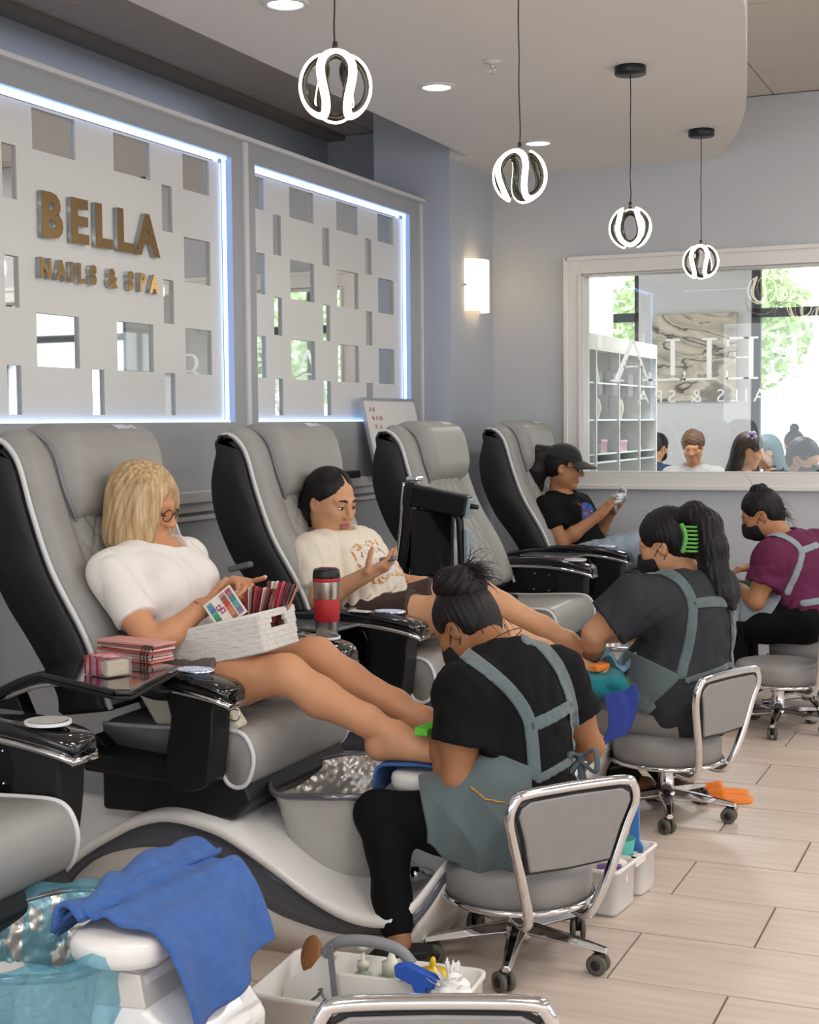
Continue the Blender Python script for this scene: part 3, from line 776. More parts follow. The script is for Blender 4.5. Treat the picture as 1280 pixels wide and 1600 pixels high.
def arms(t, near='tray', far='cup', tray_rz=-.38):
    for s, kind in ((-1, near), (1, far)):
        if kind is None: continue
        y = s * .345
        a = thing_part = arm_sweep(y, -.034, 0, 0, m=M_gloss, name='armrest', t=t)
        arm_sweep(y, -.047, -.036, .0025, xmin=-2.62, m=M_chrome, name='arm_trim', t=a)
        arm_post(t, y + s * .01, s)
        rear = [(-2.72, .60), (-2.60, .66), (-2.57, .60), (-2.55, .50), (-2.52, .42), (-2.62, .42), (-2.66, .5)]
        b = BM(); prism(b, [(lx(x), z) for x, z in rear], y - .02, y + .035); obj('rear_arm_bracket', b, M_satin, t, bevel=.006)
        if kind in ('cup', 'panel_far') or near == 'closed':
            yy = y + s * .02
            b = BM(); prism(b, [(lx(x), z) for x, z in ((-2.62, .69), (-2.3, .735), (-2.04, .735), (-2.06, .46), (-2.5, .46))], yy - .012, yy + .012)
            pn = obj('side_panel', b, M_satin, t, bevel=.004)
            if s > 0:
                for px, pz in ((-2.20, .675), (-2.13, .67), (-2.205, .60), (-2.13, .595), (-2.20, .515), (-2.165, .52), (-2.13, .51), (-2.33, .52)):
                    b = BM(); bmesh.ops.create_icosphere(b, subdivisions=1, radius=.0055, matrix=Matrix.Translation((lx(px), yy - .013, pz))); obj('rivet', b, M_chrome, pn, True)
            else:
                b = BM(); prism(b, [(p.x, p.z) for p in smooth_path([(lx(x), 0, z) for x, z in ((-2.40, .69), (-2.16, .70), (-2.10, .67), (-2.10, .56), (-2.14, .52), (-2.42, .52), (-2.44, .56), (-2.44, .66))], 4, True)], yy - .022, yy - .012)
                obj('panel_inset', b, M_gloss, pn, bevel=.004)
        if kind == 'cup':
            b = BM(); n = 32; c = (lx(-1.995), y - .005, .749)
            rs = [ring(b, (c[0], c[1], c[2] + z), Vector((1, 0, 0)), Vector((0, 1, 0)), r * 1.08, r, n) for r, z in ((.049, -.004), (.049, .003), (.043, .003), (.041, -.006))]
            skin_rings(b, rs, False); obj('cup_ring', b, M_trim, a, True)
            b = BM(); lathe(b, [(.043, .0035), (.001, .0035)], c, 28, False); obj('cup_base', b, mat('cup_holder_base', 'b5b3b0', .5), a, True)
        if kind in ('tray', 'closed'):
            b = BM(); n = 28; c = (lx(-2.03), y + .0, .7545); lathe(b, [(.046, -.002), (.045, .003), (.034, .005), (.001, .005)], c, n, sx=1.15, sy=.85); obj('control_panel', b, M_screen, a, True)
            b = BM(); rs = [ring(b, (c[0], c[1], c[2] + z), Vector((1, 0, 0)), Vector((0, 1, 0)), r * 1.15, r * .85, n) for r, z in ((.050, -.004), (.050, .004), (.046, .004), (.046, -.004))]
            skin_rings(b, rs, closed=True); obj('panel_ring', b, M_chrome, a, True)
        if kind == 'tray':
            q = [(lx(-2.30), -.635), (lx(-1.985), -.775), (lx(-1.945), -.76), (lx(-2.03), -.425), (lx(-2.345), -.335)]
            b = BM(); prism(b, q, .764, .780, 'z'); tray = obj('side_tray', b, M_gloss, t, bevel=.005)
            cx_, cy_ = sum(p[0] for p in q) / 5, sum(p[1] for p in q) / 5
            b = BM(); prism(b, [(cx_ + (x - cx_) * 1.02, cy_ + (y_ - cy_) * 1.02) for x, y_ in q], .755, .765, 'z'); obj('tray_edge', b, M_satin, tray, bevel=.003)
            b = BM(); tube(b, smooth_path([(lx(-2.09), -.40, .70), (lx(-2.09), -.44, .71), (lx(-2.10), -.50, .735), (lx(-2.12), -.54, .757)], 4), [.022] * 13, 10); obj('tray_bracket', b, M_satin, tray, True)
        if kind == 'closed':
            b = BM(); box(b, (lx(-2.27), -.49, .715), (.30, .19, .012), Matrix.Rotation(-.1, 3, 'Z')); obj('side_tray', b, mat('grey_tray', '8b8e95', .15, metal=.5), t, bevel=.004)
    # low shelf below the armrest on the near side
    if near:
        b = BM(); prism(b, [(lx(x), z) for x, z in ((-2.48, .55), (-2.30, .52), (-2.05, .50), (-2.05, .46), (-2.30, .475), (-2.48, .50))], -.40, -.28); obj('lower_rail', b, M_satin, t, bevel=.01)

# ---- pedestal
ZTOP = [(-2.64, .02), (-2.58, .085), (-2.504, .165), (-2.415, .239), (-2.308, .304), (-2.235, .340), (-2.162, .361), (-2.10, .364), (-2.042, .357), (-1.985, .345), (-1.925, .322), (-1.811, .262), (-1.718, .208), (-1.626, .168), (-1.554, .154), (-1.49, .158), (-1.42, .175), (-1.351, .21), (-1.29, .25), (-1.25, .275)]
ZBOT = [(-2.64, .0), (-2.56, .03), (-2.48, .115), (-2.395, .19), (-2.32, .222), (-2.245, .240), (-2.18, .245), (-2.122, .24), (-2.021, .206), (-1.93, .16), (-1.846, .111), (-1.751, .088), (-1.68, .078), (-1.602, .078), (-1.53, .088), (-1.457, .09), (-1.38, .125), (-1.315, .165), (-1.26, .21), (-1.22, .24)]
ZTOP = [(x if x < -1.47 else -1.47 + (x + 1.47) * .38, z) for x, z in ZTOP]
ZBOT = [(x if x < -1.47 else -1.47 + (x + 1.47) * .38, z) for x, z in ZBOT]
ZFLR = [(-2.64, 0), (-1.47, 0), (-1.455, .02), (-1.44, .06), (-1.42, .10), (-1.40, .15), (-1.38, .19)]
ZFLR_ = [(-2.64, 0), (-1.50, 0), (-1.45, .012), (-1.40, .05), (-1.34, .115), (-1.29, .18), (-1.25, .25), (-1.22, .31)]
def pedestal(t, seen=True):
    zt = [(p.x, p.z) for p in smooth_path([(x, 0, z) for x, z in ZTOP], 3)]
    zb = [(p.x, p.z) for p in smooth_path([(x, 0, z) for x, z in ZBOT], 3)]
    rimw = lambda x: min(1.0, .45 + .55 * max(0, (-1.36 - x) / .11)) if x > -1.47 else (1.0 if x > -2.45 else .7 + .3 * (x + 2.64) / .19)
    b = BM(); rings = []
    for x, z in zt:
        h = .335 * rimw(x) + .0; k = lx(x); e = min(.034, max(.006, z * .5))
        rings.append([b.verts.new(v) for v in ((k, -h + .02, z - e), (k, -h, z - e + .006), (k, -h, z - .010), (k, -h + .012, z), (k, -h * .5, z + .004), (k, 0, z + .005), (k, h * .5, z + .004), (k, h - .012, z), (k, h, z - .010), (k, h, z - e + .006), (k, h - .02, z - e))])
    skin_rings(b, rings); obj('pedestal_deck', b, M_gel, t, True)
    b = BM(); rings = []
    for x, z in zt:
        h = .315 * rimw(x); k = lx(x); e = min(.030, max(.004, z * .45)); q = interp(zb, x); q = min(q, z - e - .003)
        rings.append([b.verts.new(v) for v in ((k, -h, z - e), (k, h, z - e), (k, h - .035, q), (k, -h + .035, q))])
    skin_rings(b, rings); obj('pedestal_band', b, M_band, t, True)
    b = BM(); rings = []
    for x, z in zb:
        if x < -2.6: continue
        h = .302 * rimw(x); k = lx(x); f = min(interp(ZFLR, x), z - .002)
        rings.append([b.verts.new(v) for v in ((k, -h, z), (k, h, z), (k, h - .008, (z + f) / 2), (k, h - .03, f), (k, -h + .03, f), (k, -h + .008, (z + f) / 2))])
    skin_rings(b, rings); obj('pedestal_body', b, M_gel2, t, True)
    b = BM(); prism(b, [(lx(-2.74), .02), (lx(-2.74), .34), (lx(-2.70), .362), (lx(-2.05), .362), (lx(-2.05), .02)], -.25, .31); obj('pedestal_platform', b, M_gel, t, bevel=.012)
    # black plinth and seat carrier
    b = BM(); prism(b, [(lx(x), z) for x, z in ((-2.37, .51), (-1.98, .50), (-1.925, .47), (-1.895, .40), (-1.95, .345), (-2.37, .335))], -.29, .29); obj('seat_base', b, M_shell, t, bevel=.012)
    b = BM(); prism(b, [(lx(x), z) for x, z in ((-2.40, .50), (-2.36, .56), (-2.30, .51), (-2.05, .505), (-2.0, .49), (-2.03, .44), (-2.40, .45))], -.335, .335); obj('seat_frame', b, M_satin, t, bevel=.01)
def tub(t):
    c = (lx(-1.745), -.01, 0); n = 56
    def wav(i, q): return 1 + q * (.03 * math.sin(5 * 2 * PI * i / n) + .018 * math.sin(9 * 2 * PI * i / n + 1))
    def rings_of(b, prof, rev=False):
        R = []
        for r, z in prof:
            q = max(0, (z - .25) / .17)
            R.append([b.verts.new((c[0] + r * 1.0 * wav(i, q) * math.cos(2 * PI * i / n), c[1] + r * 1.18 * wav(i, q) * math.sin(2 * PI * i / n), z + .006 * q * math.sin(4 * 2 * PI * i / n))) for i in range(n)])
        return R
    b = BM(); skin_rings(b, rings_of(b, [(.10, .145), (.128, .155), (.148, .20), (.168, .27), (.185, .34), (.20, .395), (.212, .418)]), False); o = obj('tub_outer', b, M_tubo, t, True)
    b = BM(); skin_rings(b, rings_of(b, [(.208, .421), (.192, .39), (.177, .34), (.160, .27), (.140, .21), (.115, .175), (.05, .17), (.002, .17)]), False); obj('tub_lining', b, M_tubi, o, True)
    b = BM(); R = rings_of(b, [(.205, .424), (.212, .430), (.219, .424), (.219, .414), (.212, .410)]); skin_rings(b, R, closed=True); obj('tub_rim', b, M_rim, o, True)
    return o
def foot_rest(t, pdx=0.0):
    # D-ended pad on a housing that rises from the nose
    R = Matrix.Rotation(math.radians(8), 3, 'Z'); c = Vector((lx(-1.56 + pdx), .10, .447)); b = BM(); rings = []
    out = []; n = 10
    for k in range(n + 1): a = PI + PI * k / n; out.append((.090 * math.cos(a), -.18 + .05 * math.sin(a)))
    for k in range(n + 1): a = PI * k / n; out.append((.090 * math.cos(a), .18 + .05 * math.sin(a)))
    for z, s in ((-.032, .80), (-.026, .93), (-.010, 1.0), (.008, 1.0), (.018, .965), (.024, .88), (.025, .6)):
        rings.append([b.verts.new(c + R @ Vector((x * s, y * (1 - (1 - s) * .4), z))) for x, y in out])
    skin_rings(b, rings); obj('foot_pad', b, M_pad, t, True)
    b = BM(); pts = [(-1.61, .30), (-1.60, .41), (-1.475, .41), (-1.465, .34), (-1.42, .31), (-1.375, .25), (-1.38, .20), (-1.49, .19)]
    prism(b, [(lx(x), z) for x, z in pts], -.09, .20); h = obj('foot_housing', b, M_gel, t, bevel=.012, seg=3)
    b = BM(); prism(b, [(lx(x), z) for x, z in ((-1.608, .335), (-1.602, .408), (-1.476, .408), (-1.4635, .345))], -.0925, .2025); obj('housing_band', b, M_gel2, h, bevel=.004)
    b = BM(); prism(b, [(lx(x), z) for x, z in ((-1.455, .325), (-1.415, .305), (-1.372, .25), (-1.39, .235), (-1.45, .28))], -.04, .15); obj('housing_flap', b, M_gel, h, bevel=.01)
    for x, z in ((-1.44, .21),):
        b = BM(); bmesh.ops.create_uvsphere(b, u_segments=16, v_segments=10, radius=.021, matrix=Matrix.Translation((lx(-1.49), -.145, .215))); cyl(b, (lx(-1.49), -.145, .215), (lx(-1.47), -.10, .20), .012, .016, 12)
        obj('water_knob', b, M_chrome, t, True)
    b = BM(); tube(b, smooth_path([(lx(-1.46), -.09, .27), (lx(-1.47), -.13, .285), (lx(-1.50), -.15, .305)], 4), .010, 8); obj('spray_nozzle', b, M_satin, t, True)
def spa_chair(yc, label, near='tray', far='cup', ped=True, dx=0.0, pdx=0.0):
    t = thing('spa_chair', label, 'chair', (X0C + dx, yc, 0), 0, 'grey pedicure chairs along the panel wall')
    back_shell(t)
    obj('back_bolster', pad_loft(-.335, -.185, .09, .985, .040, .38, nv=12), M_lea, t, True)
    obj('back_bolster', pad_loft(.185, .335, .09, .985, .040, .38, nv=12), M_lea, t, True)
    obj('back_cushion', pad_loft(-.19, .19, .30, .985, .038, .16, quilt=True, nu=110, nv=64), M_lea, t, True)
    b = BM(); pts = [pipe_at(k / 14 * .22 + .0) for k in range(15)]; rs = []
    for yy in (-.335, -.30, .30, .335):
        rs.append([b.verts.new((lx(x), yy, z + (.004 if abs(yy) < .31 else -.006))) for x, z in pts] + [b.verts.new((lx(x) - .0, yy, z - .03)) for x, z in reversed(pts)])
    skin_rings(b, rs); obj('top_roll', b, M_lea, t, True)
    for s in (-1, 1):
        b = BM(); tube(b, [(lx(x), s * .340, z) for x, z in PP], .0075, 8); obj('back_piping', b, M_pipe, t, True)
    hp = head_pillow(t)
    seat(t); arms(t, near, far)
    if ped: pedestal(t); tub(t); foot_rest(t, pdx)
    return t
CY = [2.26, 3.61, 4.87, 6.25, 7.61]
CH0 = spa_chair(CY[0], 'nearest pedicure chair, cut off by the left picture edge, blue liner in its tub', near=None)
CH1 = spa_chair(CY[1], 'grey and black pedicure chair that the blonde woman in white sits in', pdx=.045)
CH2 = spa_chair(CY[2], 'grey and black pedicure chair that the dark-haired girl sits in, tumbler in front', near='closed')
CH3 = spa_chair(CY[3], 'empty pedicure chair with its near armrest folded up', near=None)
CH4 = spa_chair(CY[4], 'furthest pedicure chair, that the person in the black cap sits in', near='closed')
# chair 3: armrest swung upright with its tray hanging from it
t = CH3; b = BM(); kids = set(t.children)
P = smooth_path([(lx(-2.40), -.37, .62), (lx(-2.345), -.385, .80), (lx(-2.315), -.39, .98), (lx(-2.305), -.39, 1.10), (lx(-2.295), -.39, 1.185)], 5); rings = []
for i, p in enumerate(P):
    w = .030; rings.append([b.verts.new((p.x + dx_, p.y + dy_, p.z)) for dx_, dy_ in ((-.022, -w), (.022, -w), (.022, w), (-.022, w))])
skin_rings(b, rings); ua = obj('raised_armrest', b, M_gloss, t, bevel=.008)
b = BM(); rings = []
for i, p in enumerate(P + [Vector((lx(-2.285), -.39, 1.20)), Vector((lx(-2.265), -.39, 1.20))]):
    rings.append([b.verts.new((p.x + dx_, p.y + dy_, p.z)) for dx_, dy_ in ((-.032, -.036), (-.024, -.036), (-.024, .036), (-.032, .036))])
skin_rings(b, rings[:len(P)]); obj('arm_trim', b, M_chrome, ua, True)
b = BM(); box(b, (lx(-2.285), -.39, 1.20), (.055, .075, .022)); obj('arm_tip', b, M_chrome, ua, bevel=.008)
b = BM(); box(b, (lx(-2.16), -.40, 1.105), (.27, .075, .095), Matrix.Rotation(.17, 3, 'Y')); tb = obj('tray_arm', b, M_satin, t, bevel=.012)
b = BM(); box(b, (lx(-2.028), -.40, 1.075), (.016, .06, .085), Matrix.Rotation(.17, 3, 'Y')); obj('arm_end_plate', b, mat('steel_blue', '8fa3ad', .35), tb, bevel=.003)
b = BM(); cyl(b, (lx(-2.03), -.40, 1.085), (lx(-1.985), -.40, 1.08), .013, .010, 12); obj('release_knob', b, M_black, tb, True)
b = BM(); box(b, (lx(-2.20), -.40, .90), (.20, .03, .33), Matrix.Rotation(.03, 3, 'Y')); ft = obj('folded_tray', b, M_gloss, t, bevel=.008)
b = BM(); tube(b, smooth_path([(lx(-2.12), -.405, 1.07), (lx(-2.075), -.405, 1.04), (lx(-2.065), -.405, .95), (lx(-2.06), -.405, .78)], 5), .018, 8); obj('tray_bracket', b, M_satin, ft, True)
b = BM(); box(b, (lx(-2.035), -.405, .86), (.016, .045, .25)); obj('tray_edge', b, mat('steel_blue', '8fa3ad', .35), ft, bevel=.003)
for o in t.children:
    if o not in kids: o.location = (-.215, -.01, -.045)
b = BM(); prism(b, [(lx(x), z) for x, z in ((-2.62, .69), (-2.38, .70), (-2.04, .66), (-2.06, .46), (-2.5, .46))], -.375, -.345); obj('side_panel', b, M_satin, t, bevel=.004)
# ================================================================== PEOPLE
J = {}
J['A'] = dict(head=(-2.380, 3.560, 1.172), neck=(-2.355, 3.560, 1.035), shR=(-2.375, 3.385, 0.992), shL=(-2.335, 3.725, 1.000), pelv=(-2.215, 3.560, 0.675), elR=(-2.202, 3.330, 0.795), wrR=(-2.125, 3.465, 0.893), tipR=(-2.02, 3.50, 0.905), elL=(-2.30, 3.790, 0.80), wrL=(-2.160, 3.655, 0.925), tipL=(-2.055, 3.610, 0.965), kneeR=(-1.861, 3.460, 0.722), ankR=(-1.575, 3.530, 0.560), toeR=(-1.42, 3.550, 0.560), kneeL=(-1.887, 3.690, 0.735), ankL=(-1.560, 3.690, 0.572), toeL=(-1.41, 3.700, 0.565))
J['B'] = dict(head=(-2.385, 4.800, 1.114), neck=(-2.40, 4.820, 0.965), shR=(-2.415, 4.665, 0.915), shL=(-2.345, 4.970, 0.922), pelv=(-2.215, 4.820, 0.660), elR=(-2.325, 4.575, 0.775), wrR=(-2.155, 4.600, 0.868), tipR=(-2.06, 4.620, 0.915), elL=(-2.275, 5.040, 0.79), wrL=(-2.095, 4.980, 0.800), tipL=(-2.156, 4.890, 0.765), kneeR=(-1.882, 4.720, 0.745), ankR=(-1.509, 4.950, 0.531), toeR=(-1.374, 4.970, 0.540), kneeL=(-1.885, 4.950, 0.790), ankL=(-1.573, 5.080, 0.597), toeL=(-1.45, 5.100, 0.571))
J['C'] = dict(head=(-2.347, 7.550, 1.152), neck=(-2.385, 7.570, 0.985), shR=(-2.41, 7.400, 0.930), shL=(-2.32, 7.730, 0.930), pelv=(-2.215, 7.570, 0.645), elR=(-2.30, 7.350, 0.762), wrR=(-2.115, 7.420, 0.905), tipR=(-2.046, 7.450, 0.985), elL=(-2.215, 7.720, 0.775), wrL=(-2.100, 7.610, 0.915), tipL=(-2.01, 7.57, 1.01), kneeR=(-1.89, 7.460, 0.735), kneeL=(-1.89, 7.700, 0.745), ankR=(-1.505, 7.25, 0.60), ankL=(-1.51, 7.46, 0.56), toeR=(-1.37, 7.14, .645), toeL=(-1.38, 7.42, .61))
J['T1'] = dict(head=(-1.452, 3.750, 0.835), bun=(-1.470, 3.750, 0.952), neck=(-1.325, 3.680, 0.785), shL=(-1.351, 3.470, 0.705), shR=(-1.200, 3.790, 0.705), mid=(-1.225, 3.590, 0.540), pelv=(-1.200, 3.560, 0.355), elL=(-1.350, 3.420, 0.485), wrL=(-1.468, 3.555, 0.545), tipL=(-1.530, 3.620, 0.555), elR=(-1.134, 3.880, 0.495), wrR=(-1.35, 3.93, 0.50), tipR=(-1.46, 3.86, .54), kneeL=(-1.570, 3.410, 0.380), ankL=(-1.462, 3.300, 0.088), toeL=(-1.575, 3.25, 0.03), kneeR=(-1.50, 3.85, .37), ankR=(-1.26, 3.77, 0.10), toeR=(-1.33, 3.80, .03))
J['T2'] = dict(head=(-1.252, 5.270, 0.947), neck=(-1.145, 5.200, 0.825), shL=(-1.295, 5.010, 0.762), shR=(-1.100, 5.390, 0.765), mid=(-1.150, 5.150, 0.580), pelv=(-1.165, 5.100, 0.365), elL=(-1.43, 4.950, 0.650), wrL=(-1.468, 5.060, 0.548), tipL=(-1.43, 5.11, 0.520), elR=(-1.32, 5.47, 0.60), wrR=(-1.50, 5.33, 0.585), tipR=(-1.60, 5.25, 0.575), kneeL=(-1.53, 5.02, 0.36), ankL=(-1.33, 5.08, .09), toeL=(-1.43, 5.08, .035), kneeR=(-1.50, 5.36, .36), ankR=(-1.22, 5.22, .09), toeR=(-1.30, 5.25, .035))
J['T3'] = dict(head=(-1.219, 7.100, 0.946), neck=(-1.115, 7.050, 0.825), bun=(-1.232, 7.100, 1.054), shL=(-1.140, 6.910, 0.755), shR=(-0.984, 7.240, 0.780), mid=(-1.02, 7.060, 0.62), pelv=(-.99, 7.030, 0.45), elL=(-1.199, 6.865, 0.550), wrL=(-1.290, 7.000, 0.590), tipL=(-1.37, 7.06, 0.610), elR=(-1.16, 7.38, 0.59), wrR=(-1.280, 7.240, 0.675), tipR=(-1.38, 7.16, 0.66), kneeL=(-1.36, 6.95, 0.43), kneeR=(-1.36, 7.27, 0.43), ankL=(-1.30, 6.97, .10), ankR=(-1.30, 7.25, .10), toeL=(-1.40, 6.97, .03), toeR=(-1.40, 7.25, .03))
def V(a): return np.array(a, float)
def nrm(a): a = V(a); return a / max(np.linalg.norm(a), 1e-9)
def head_frame(f, up=(0, 0, 1)):
    f = nrm(f); u = V(up) - f * (V(up) @ f); u = nrm(u); r = np.cross(f, u)
    return np.stack([r, f, u], 1)              # columns: right, forward, up
def skin_mat(name, a, b, lip=None): return mat(name, a, .48, spec=.35, sss=.12, noise=(9, b, .35), bump=('noise', 300, .06, .001))
SK = {'fair': skin_mat('skin_fair', 'cf9873', 'c58c68'), 'tan': skin_mat('skin_tan', 'd29f7a', 'c6926e'), 'brown': skin_mat('skin_brown', 'b98561', 'ae7955'), 'deep': skin_mat('skin_deep', 'a1704f', '976645')}
M_hair = mat('black_hair', '120f12', .48, spec=.3, stripes=((70, 70, 8), '1f1a1d', .25))
M_blond = mat('blonde_hair', 'd9bd94', .42, spec=.4, stripes=((110, 110, 3), '9c7a52', .18))
M_lip = mat('lip_rose', 'a8645a', .4); M_brow = mat('brow_black', '1d1614', .6); M_eye = mat('eye_dark', '2a1c16', .12, spec=.6); M_sclera = mat('eye_white', 'd9d2cb', .2)
M_mask = mat('black_mask', '17171b', .8)

def put_head(v, c, R, s=1.0, ears=True, nose=1.0, jaw=1.0):
    c = V(c); g = lambda x, y, z: c + R @ (V((x, y, z)) * s)
    v.ell(g(0, -.012, .028), V((.074, .092, .086)) * s, R, k=.02)
    v.ell(g(0, .020, -.040), V((.060 * jaw, .064, .072)) * s, R, k=.035 * s)
    for q in (-1, 1):
        v.ell(g(q * .040 * jaw, .012, -.060), V((.024, .034, .030)) * s, R, k=.03 * s)
        v.ell(g(q * .036, .058, -.024), V((.024, .022, .020)) * s, R, k=.025 * s)
    v.ell(g(0, .062, -.098), V((.024, .020, .017)) * s, R, k=.022 * s)
    for q in (-1, 1):
        v.ell(g(q * .030, .086, .004), V((.017, .012, .011)) * s, R, k=.014 * s, op='s')
        v.ell(g(q * .030, .0735, .002), V((.0145, .0125, .0125)) * s, R, k=.004 * s)
        v.cone(g(q * .012, .083, .022), g(q * .046, .070, .022), .0085 * s, .007 * s, k=.016 * s)
    v.cone(g(0, .084, .012), g(0, .103 * 1.0 + .002 * nose, -.030), .0075 * s, .0115 * s * nose, k=.014 * s)
    for q in (-1, 1): v.ell(g(q * .011, .094, -.034), V((.0085, .010, .0075)) * s, R, k=.006 * s)
    v.cone(g(-.017, .080, -.062), g(.017, .080, -.062), .0075 * s, .0075 * s, k=.008 * s)
    v.cone(g(-.014, .078, -.073), g(.014, .078, -.073), .0085 * s, .0085 * s, k=.006 * s)
    v.cone(g(-.022, .088, -.0675), g(.022, .088, -.0675), .0022 * s, .0022 * s, k=.004 * s, op='s')
    if ears:
        for q in (-1, 1):
            v.ell(g(q * .073, -.012, -.010), V((.011, .019, .030)) * s, R, k=.008 * s)
            v.ell(g(q * .083, -.006, -.006), V((.007, .010, .017)) * s, R, k=.006 * s, op='s')
def face_bits(t, c, R, s, eyes='open', brows=True, lips=True, par=None, es=1.0):
    c = V(c); g = lambda x, y, z: c + R @ (V((x, y, z)) * s)
    if brows:
        for q in (-1, 1):
            b = BM(); tube(b, smooth_path([g(q * .013, .0905, .022), g(q * .028, .0905, .0285), g(q * .046, .078, .025)], 4), [q_ * es * s for q_ in (.0022, .0030, .0034, .0034, .0034, .003, .0026, .002, .0012)], 6); obj('eyebrow', b, M_brow, par, True, world=True)
    for q in (-1, 1):
        if eyes == 'open':
            b = BM(); rs = []
            m = Matrix([list(R[0]), list(R[1]), list(R[2])])
            bmesh.ops.create_uvsphere(b, u_segments=12, v_segments=8, radius=1.0)
            b.transform(Matrix.Translation(Vector(g(q * .030, .0800, -.001))) @ m.to_4x4() @ Matrix.Diagonal((.0105 * s * es, .0075 * s, .0050 * s * es, 1))); e = obj('eye', b, M_sclera, par, True, world=True)
            b = BM(); bmesh.ops.create_uvsphere(b, u_segments=10, v_segments=8, radius=1.0)
            b.transform(Matrix.Translation(Vector(g(q * .030, .0846, -.0015))) @ m.to_4x4() @ Matrix.Diagonal((.0056 * s * es, .0038 * s, .0050 * s * es, 1))); obj('iris', b, M_eye, e, True, world=True)
        b = BM(); z0 = .0035 if eyes == 'open' else -.005
        tube(b, smooth_path([g(q * .0185, .085, z0 - .003), g(q * .030, .0895, z0 + (.001 if eyes == 'open' else -.002)), g(q * .043, .081, z0 - .001)], 4), .0013 * s, 5); obj('eyelash', b, M_brow, par, True, world=True)
    if lips:
        v = Vol(c - .14 * s, c + .14 * s, .0025)
        v.cone(g(-.018, .0835, -.0625), g(.018, .0835, -.0625), .0062 * s, .0062 * s); v.cone(g(-.015, .0825, -.0725), g(.015, .0825, -.0725), .0072 * s, .0075 * s, k=.002)
        v.cone(g(-.022, .0885, -.0675), g(.022, .0885, -.0675), .002 * s, .002 * s, k=.003, op='s')
        volobj('lips', v, M_lip, par)
def put_hand(v, w, d, n, side, s=1.0, curl=(.6, .7, .8, .9), thumb=(.5, .4), spread=.06, nails=None, nail_len=.0):
    """w wrist, d direction of the palm, n direction the palm faces, side=+1 thumb towards d x n"""
    w, d, n = V(w), nrm(d), V(n); n = nrm(n - d * (n @ d)); l = np.cross(d, n) * side
    R = np.stack([l, d, n], 1)
    v.box(w + d * .047 * s, V((.039, .046, .0135)) * s, R, .012 * s, k=.012 * s)
    v.cone(w - d * .01, w + d * .03 * s, .022 * s, .024 * s, k=.02 * s)
    L = (.070, .079, .073, .057); off = (.030, .010, -.010, -.028)
    tips = []
    for i in range(4):
        a = w + d * (.090 - .004 * abs(i - 1)) * s + l * off[i] * s
        ang = 0; dd = d + l * spread * (1.5 - i) * .8; dd = nrm(dd); lat = nrm(np.cross(dd, n)); p = a; r = .0088 * s
        for k in range(3):
            ang += curl[i] * (.42, .36, .22)[k]
            q = nrm(dd * math.cos(ang) + n * math.sin(ang)); e = p + q * L[i] * (.46, .30, .24)[k] * s
            v.cone(p, e, r, r * .91, k=.004 * s if k else .008 * s); p = e; r *= .91
        tips.append((p, q, nrm(n * math.cos(ang) - dd * math.sin(ang)), r))
    p = w + d * .022 * s + l * .030 * s; q = nrm(d * (.55 + thumb[1] * .3) + l * (.75 - thumb[1] * .5) + n * thumb[0])
    v.cone(w + d * .015 * s + l * .012 * s, p, .016 * s, .0155 * s, k=.012 * s)
    for k, (ln, r0, r1) in enumerate(((.040, .0145, .011), (.031, .0108, .0098), (.024, .0098, .0080))):
        e = p + q * ln * s; v.cone(p, e, r0 * s, r1 * s, k=.006 * s); p = e; q = nrm(q + d * .22 + n * .12)
    tips.append((p, q, -l, .0085 * s))
    return tips
def put_foot(v, ank, toe, up=(0, 0, 1), s=1.0, toes=True, side=1):
    a, t = V(ank), V(toe); d = nrm(t - a); u = V(up); u = nrm(u - d * (u @ d)); l = np.cross(d, u) * side      # l towards the big toe
    heel = a - d * .045 * s - u * .032 * s; ball = a + d * .115 * s - u * .042 * s
    v.cone(a, heel, .032 * s, .030 * s, k=.02 * s); v.cone(heel, ball + l * .018 * s, .028 * s, .022 * s, k=.03 * s); v.cone(heel, ball - l * .022 * s, .027 * s, .017 * s, k=.03 * s)
    v.cone(a + d * .01, ball + u * .012 * s, .034 * s, .022 * s, k=.04 * s)
    if toes:
        for i, (o, L, r) in enumerate(((.030, .058, .0125), (.010, .060, .0085), (-.006, .054, .008), (-.021, .047, .0078), (-.034, .038, .0078))):
            b0 = ball + l * o * s + d * (.012 - .008 * i) * s; v.cone(b0, b0 + d * L * s * .55 + u * .004 * s, r * 1.05 * s, r * s, k=.008 * s); v.cone(b0 + d * L * s * .55 + u * .004 * s, b0 + d * L * s - u * .004 * s, r * s, r * .92 * s, k=.004 * s)
def spine(j):
    P, N = V(j['pelv']), V(j['neck'])
    m = V(j['mid']) if 'mid' in j else (P + N) / 2 + (0, 0, .0)
    f = lambda t: (1 - t) ** 2 * P + 2 * t * (1 - t) * (2 * m - (P + N) / 2) + t * t * N
    Rr = nrm(V(j['shR']) - V(j['shL']))
    return f, Rr
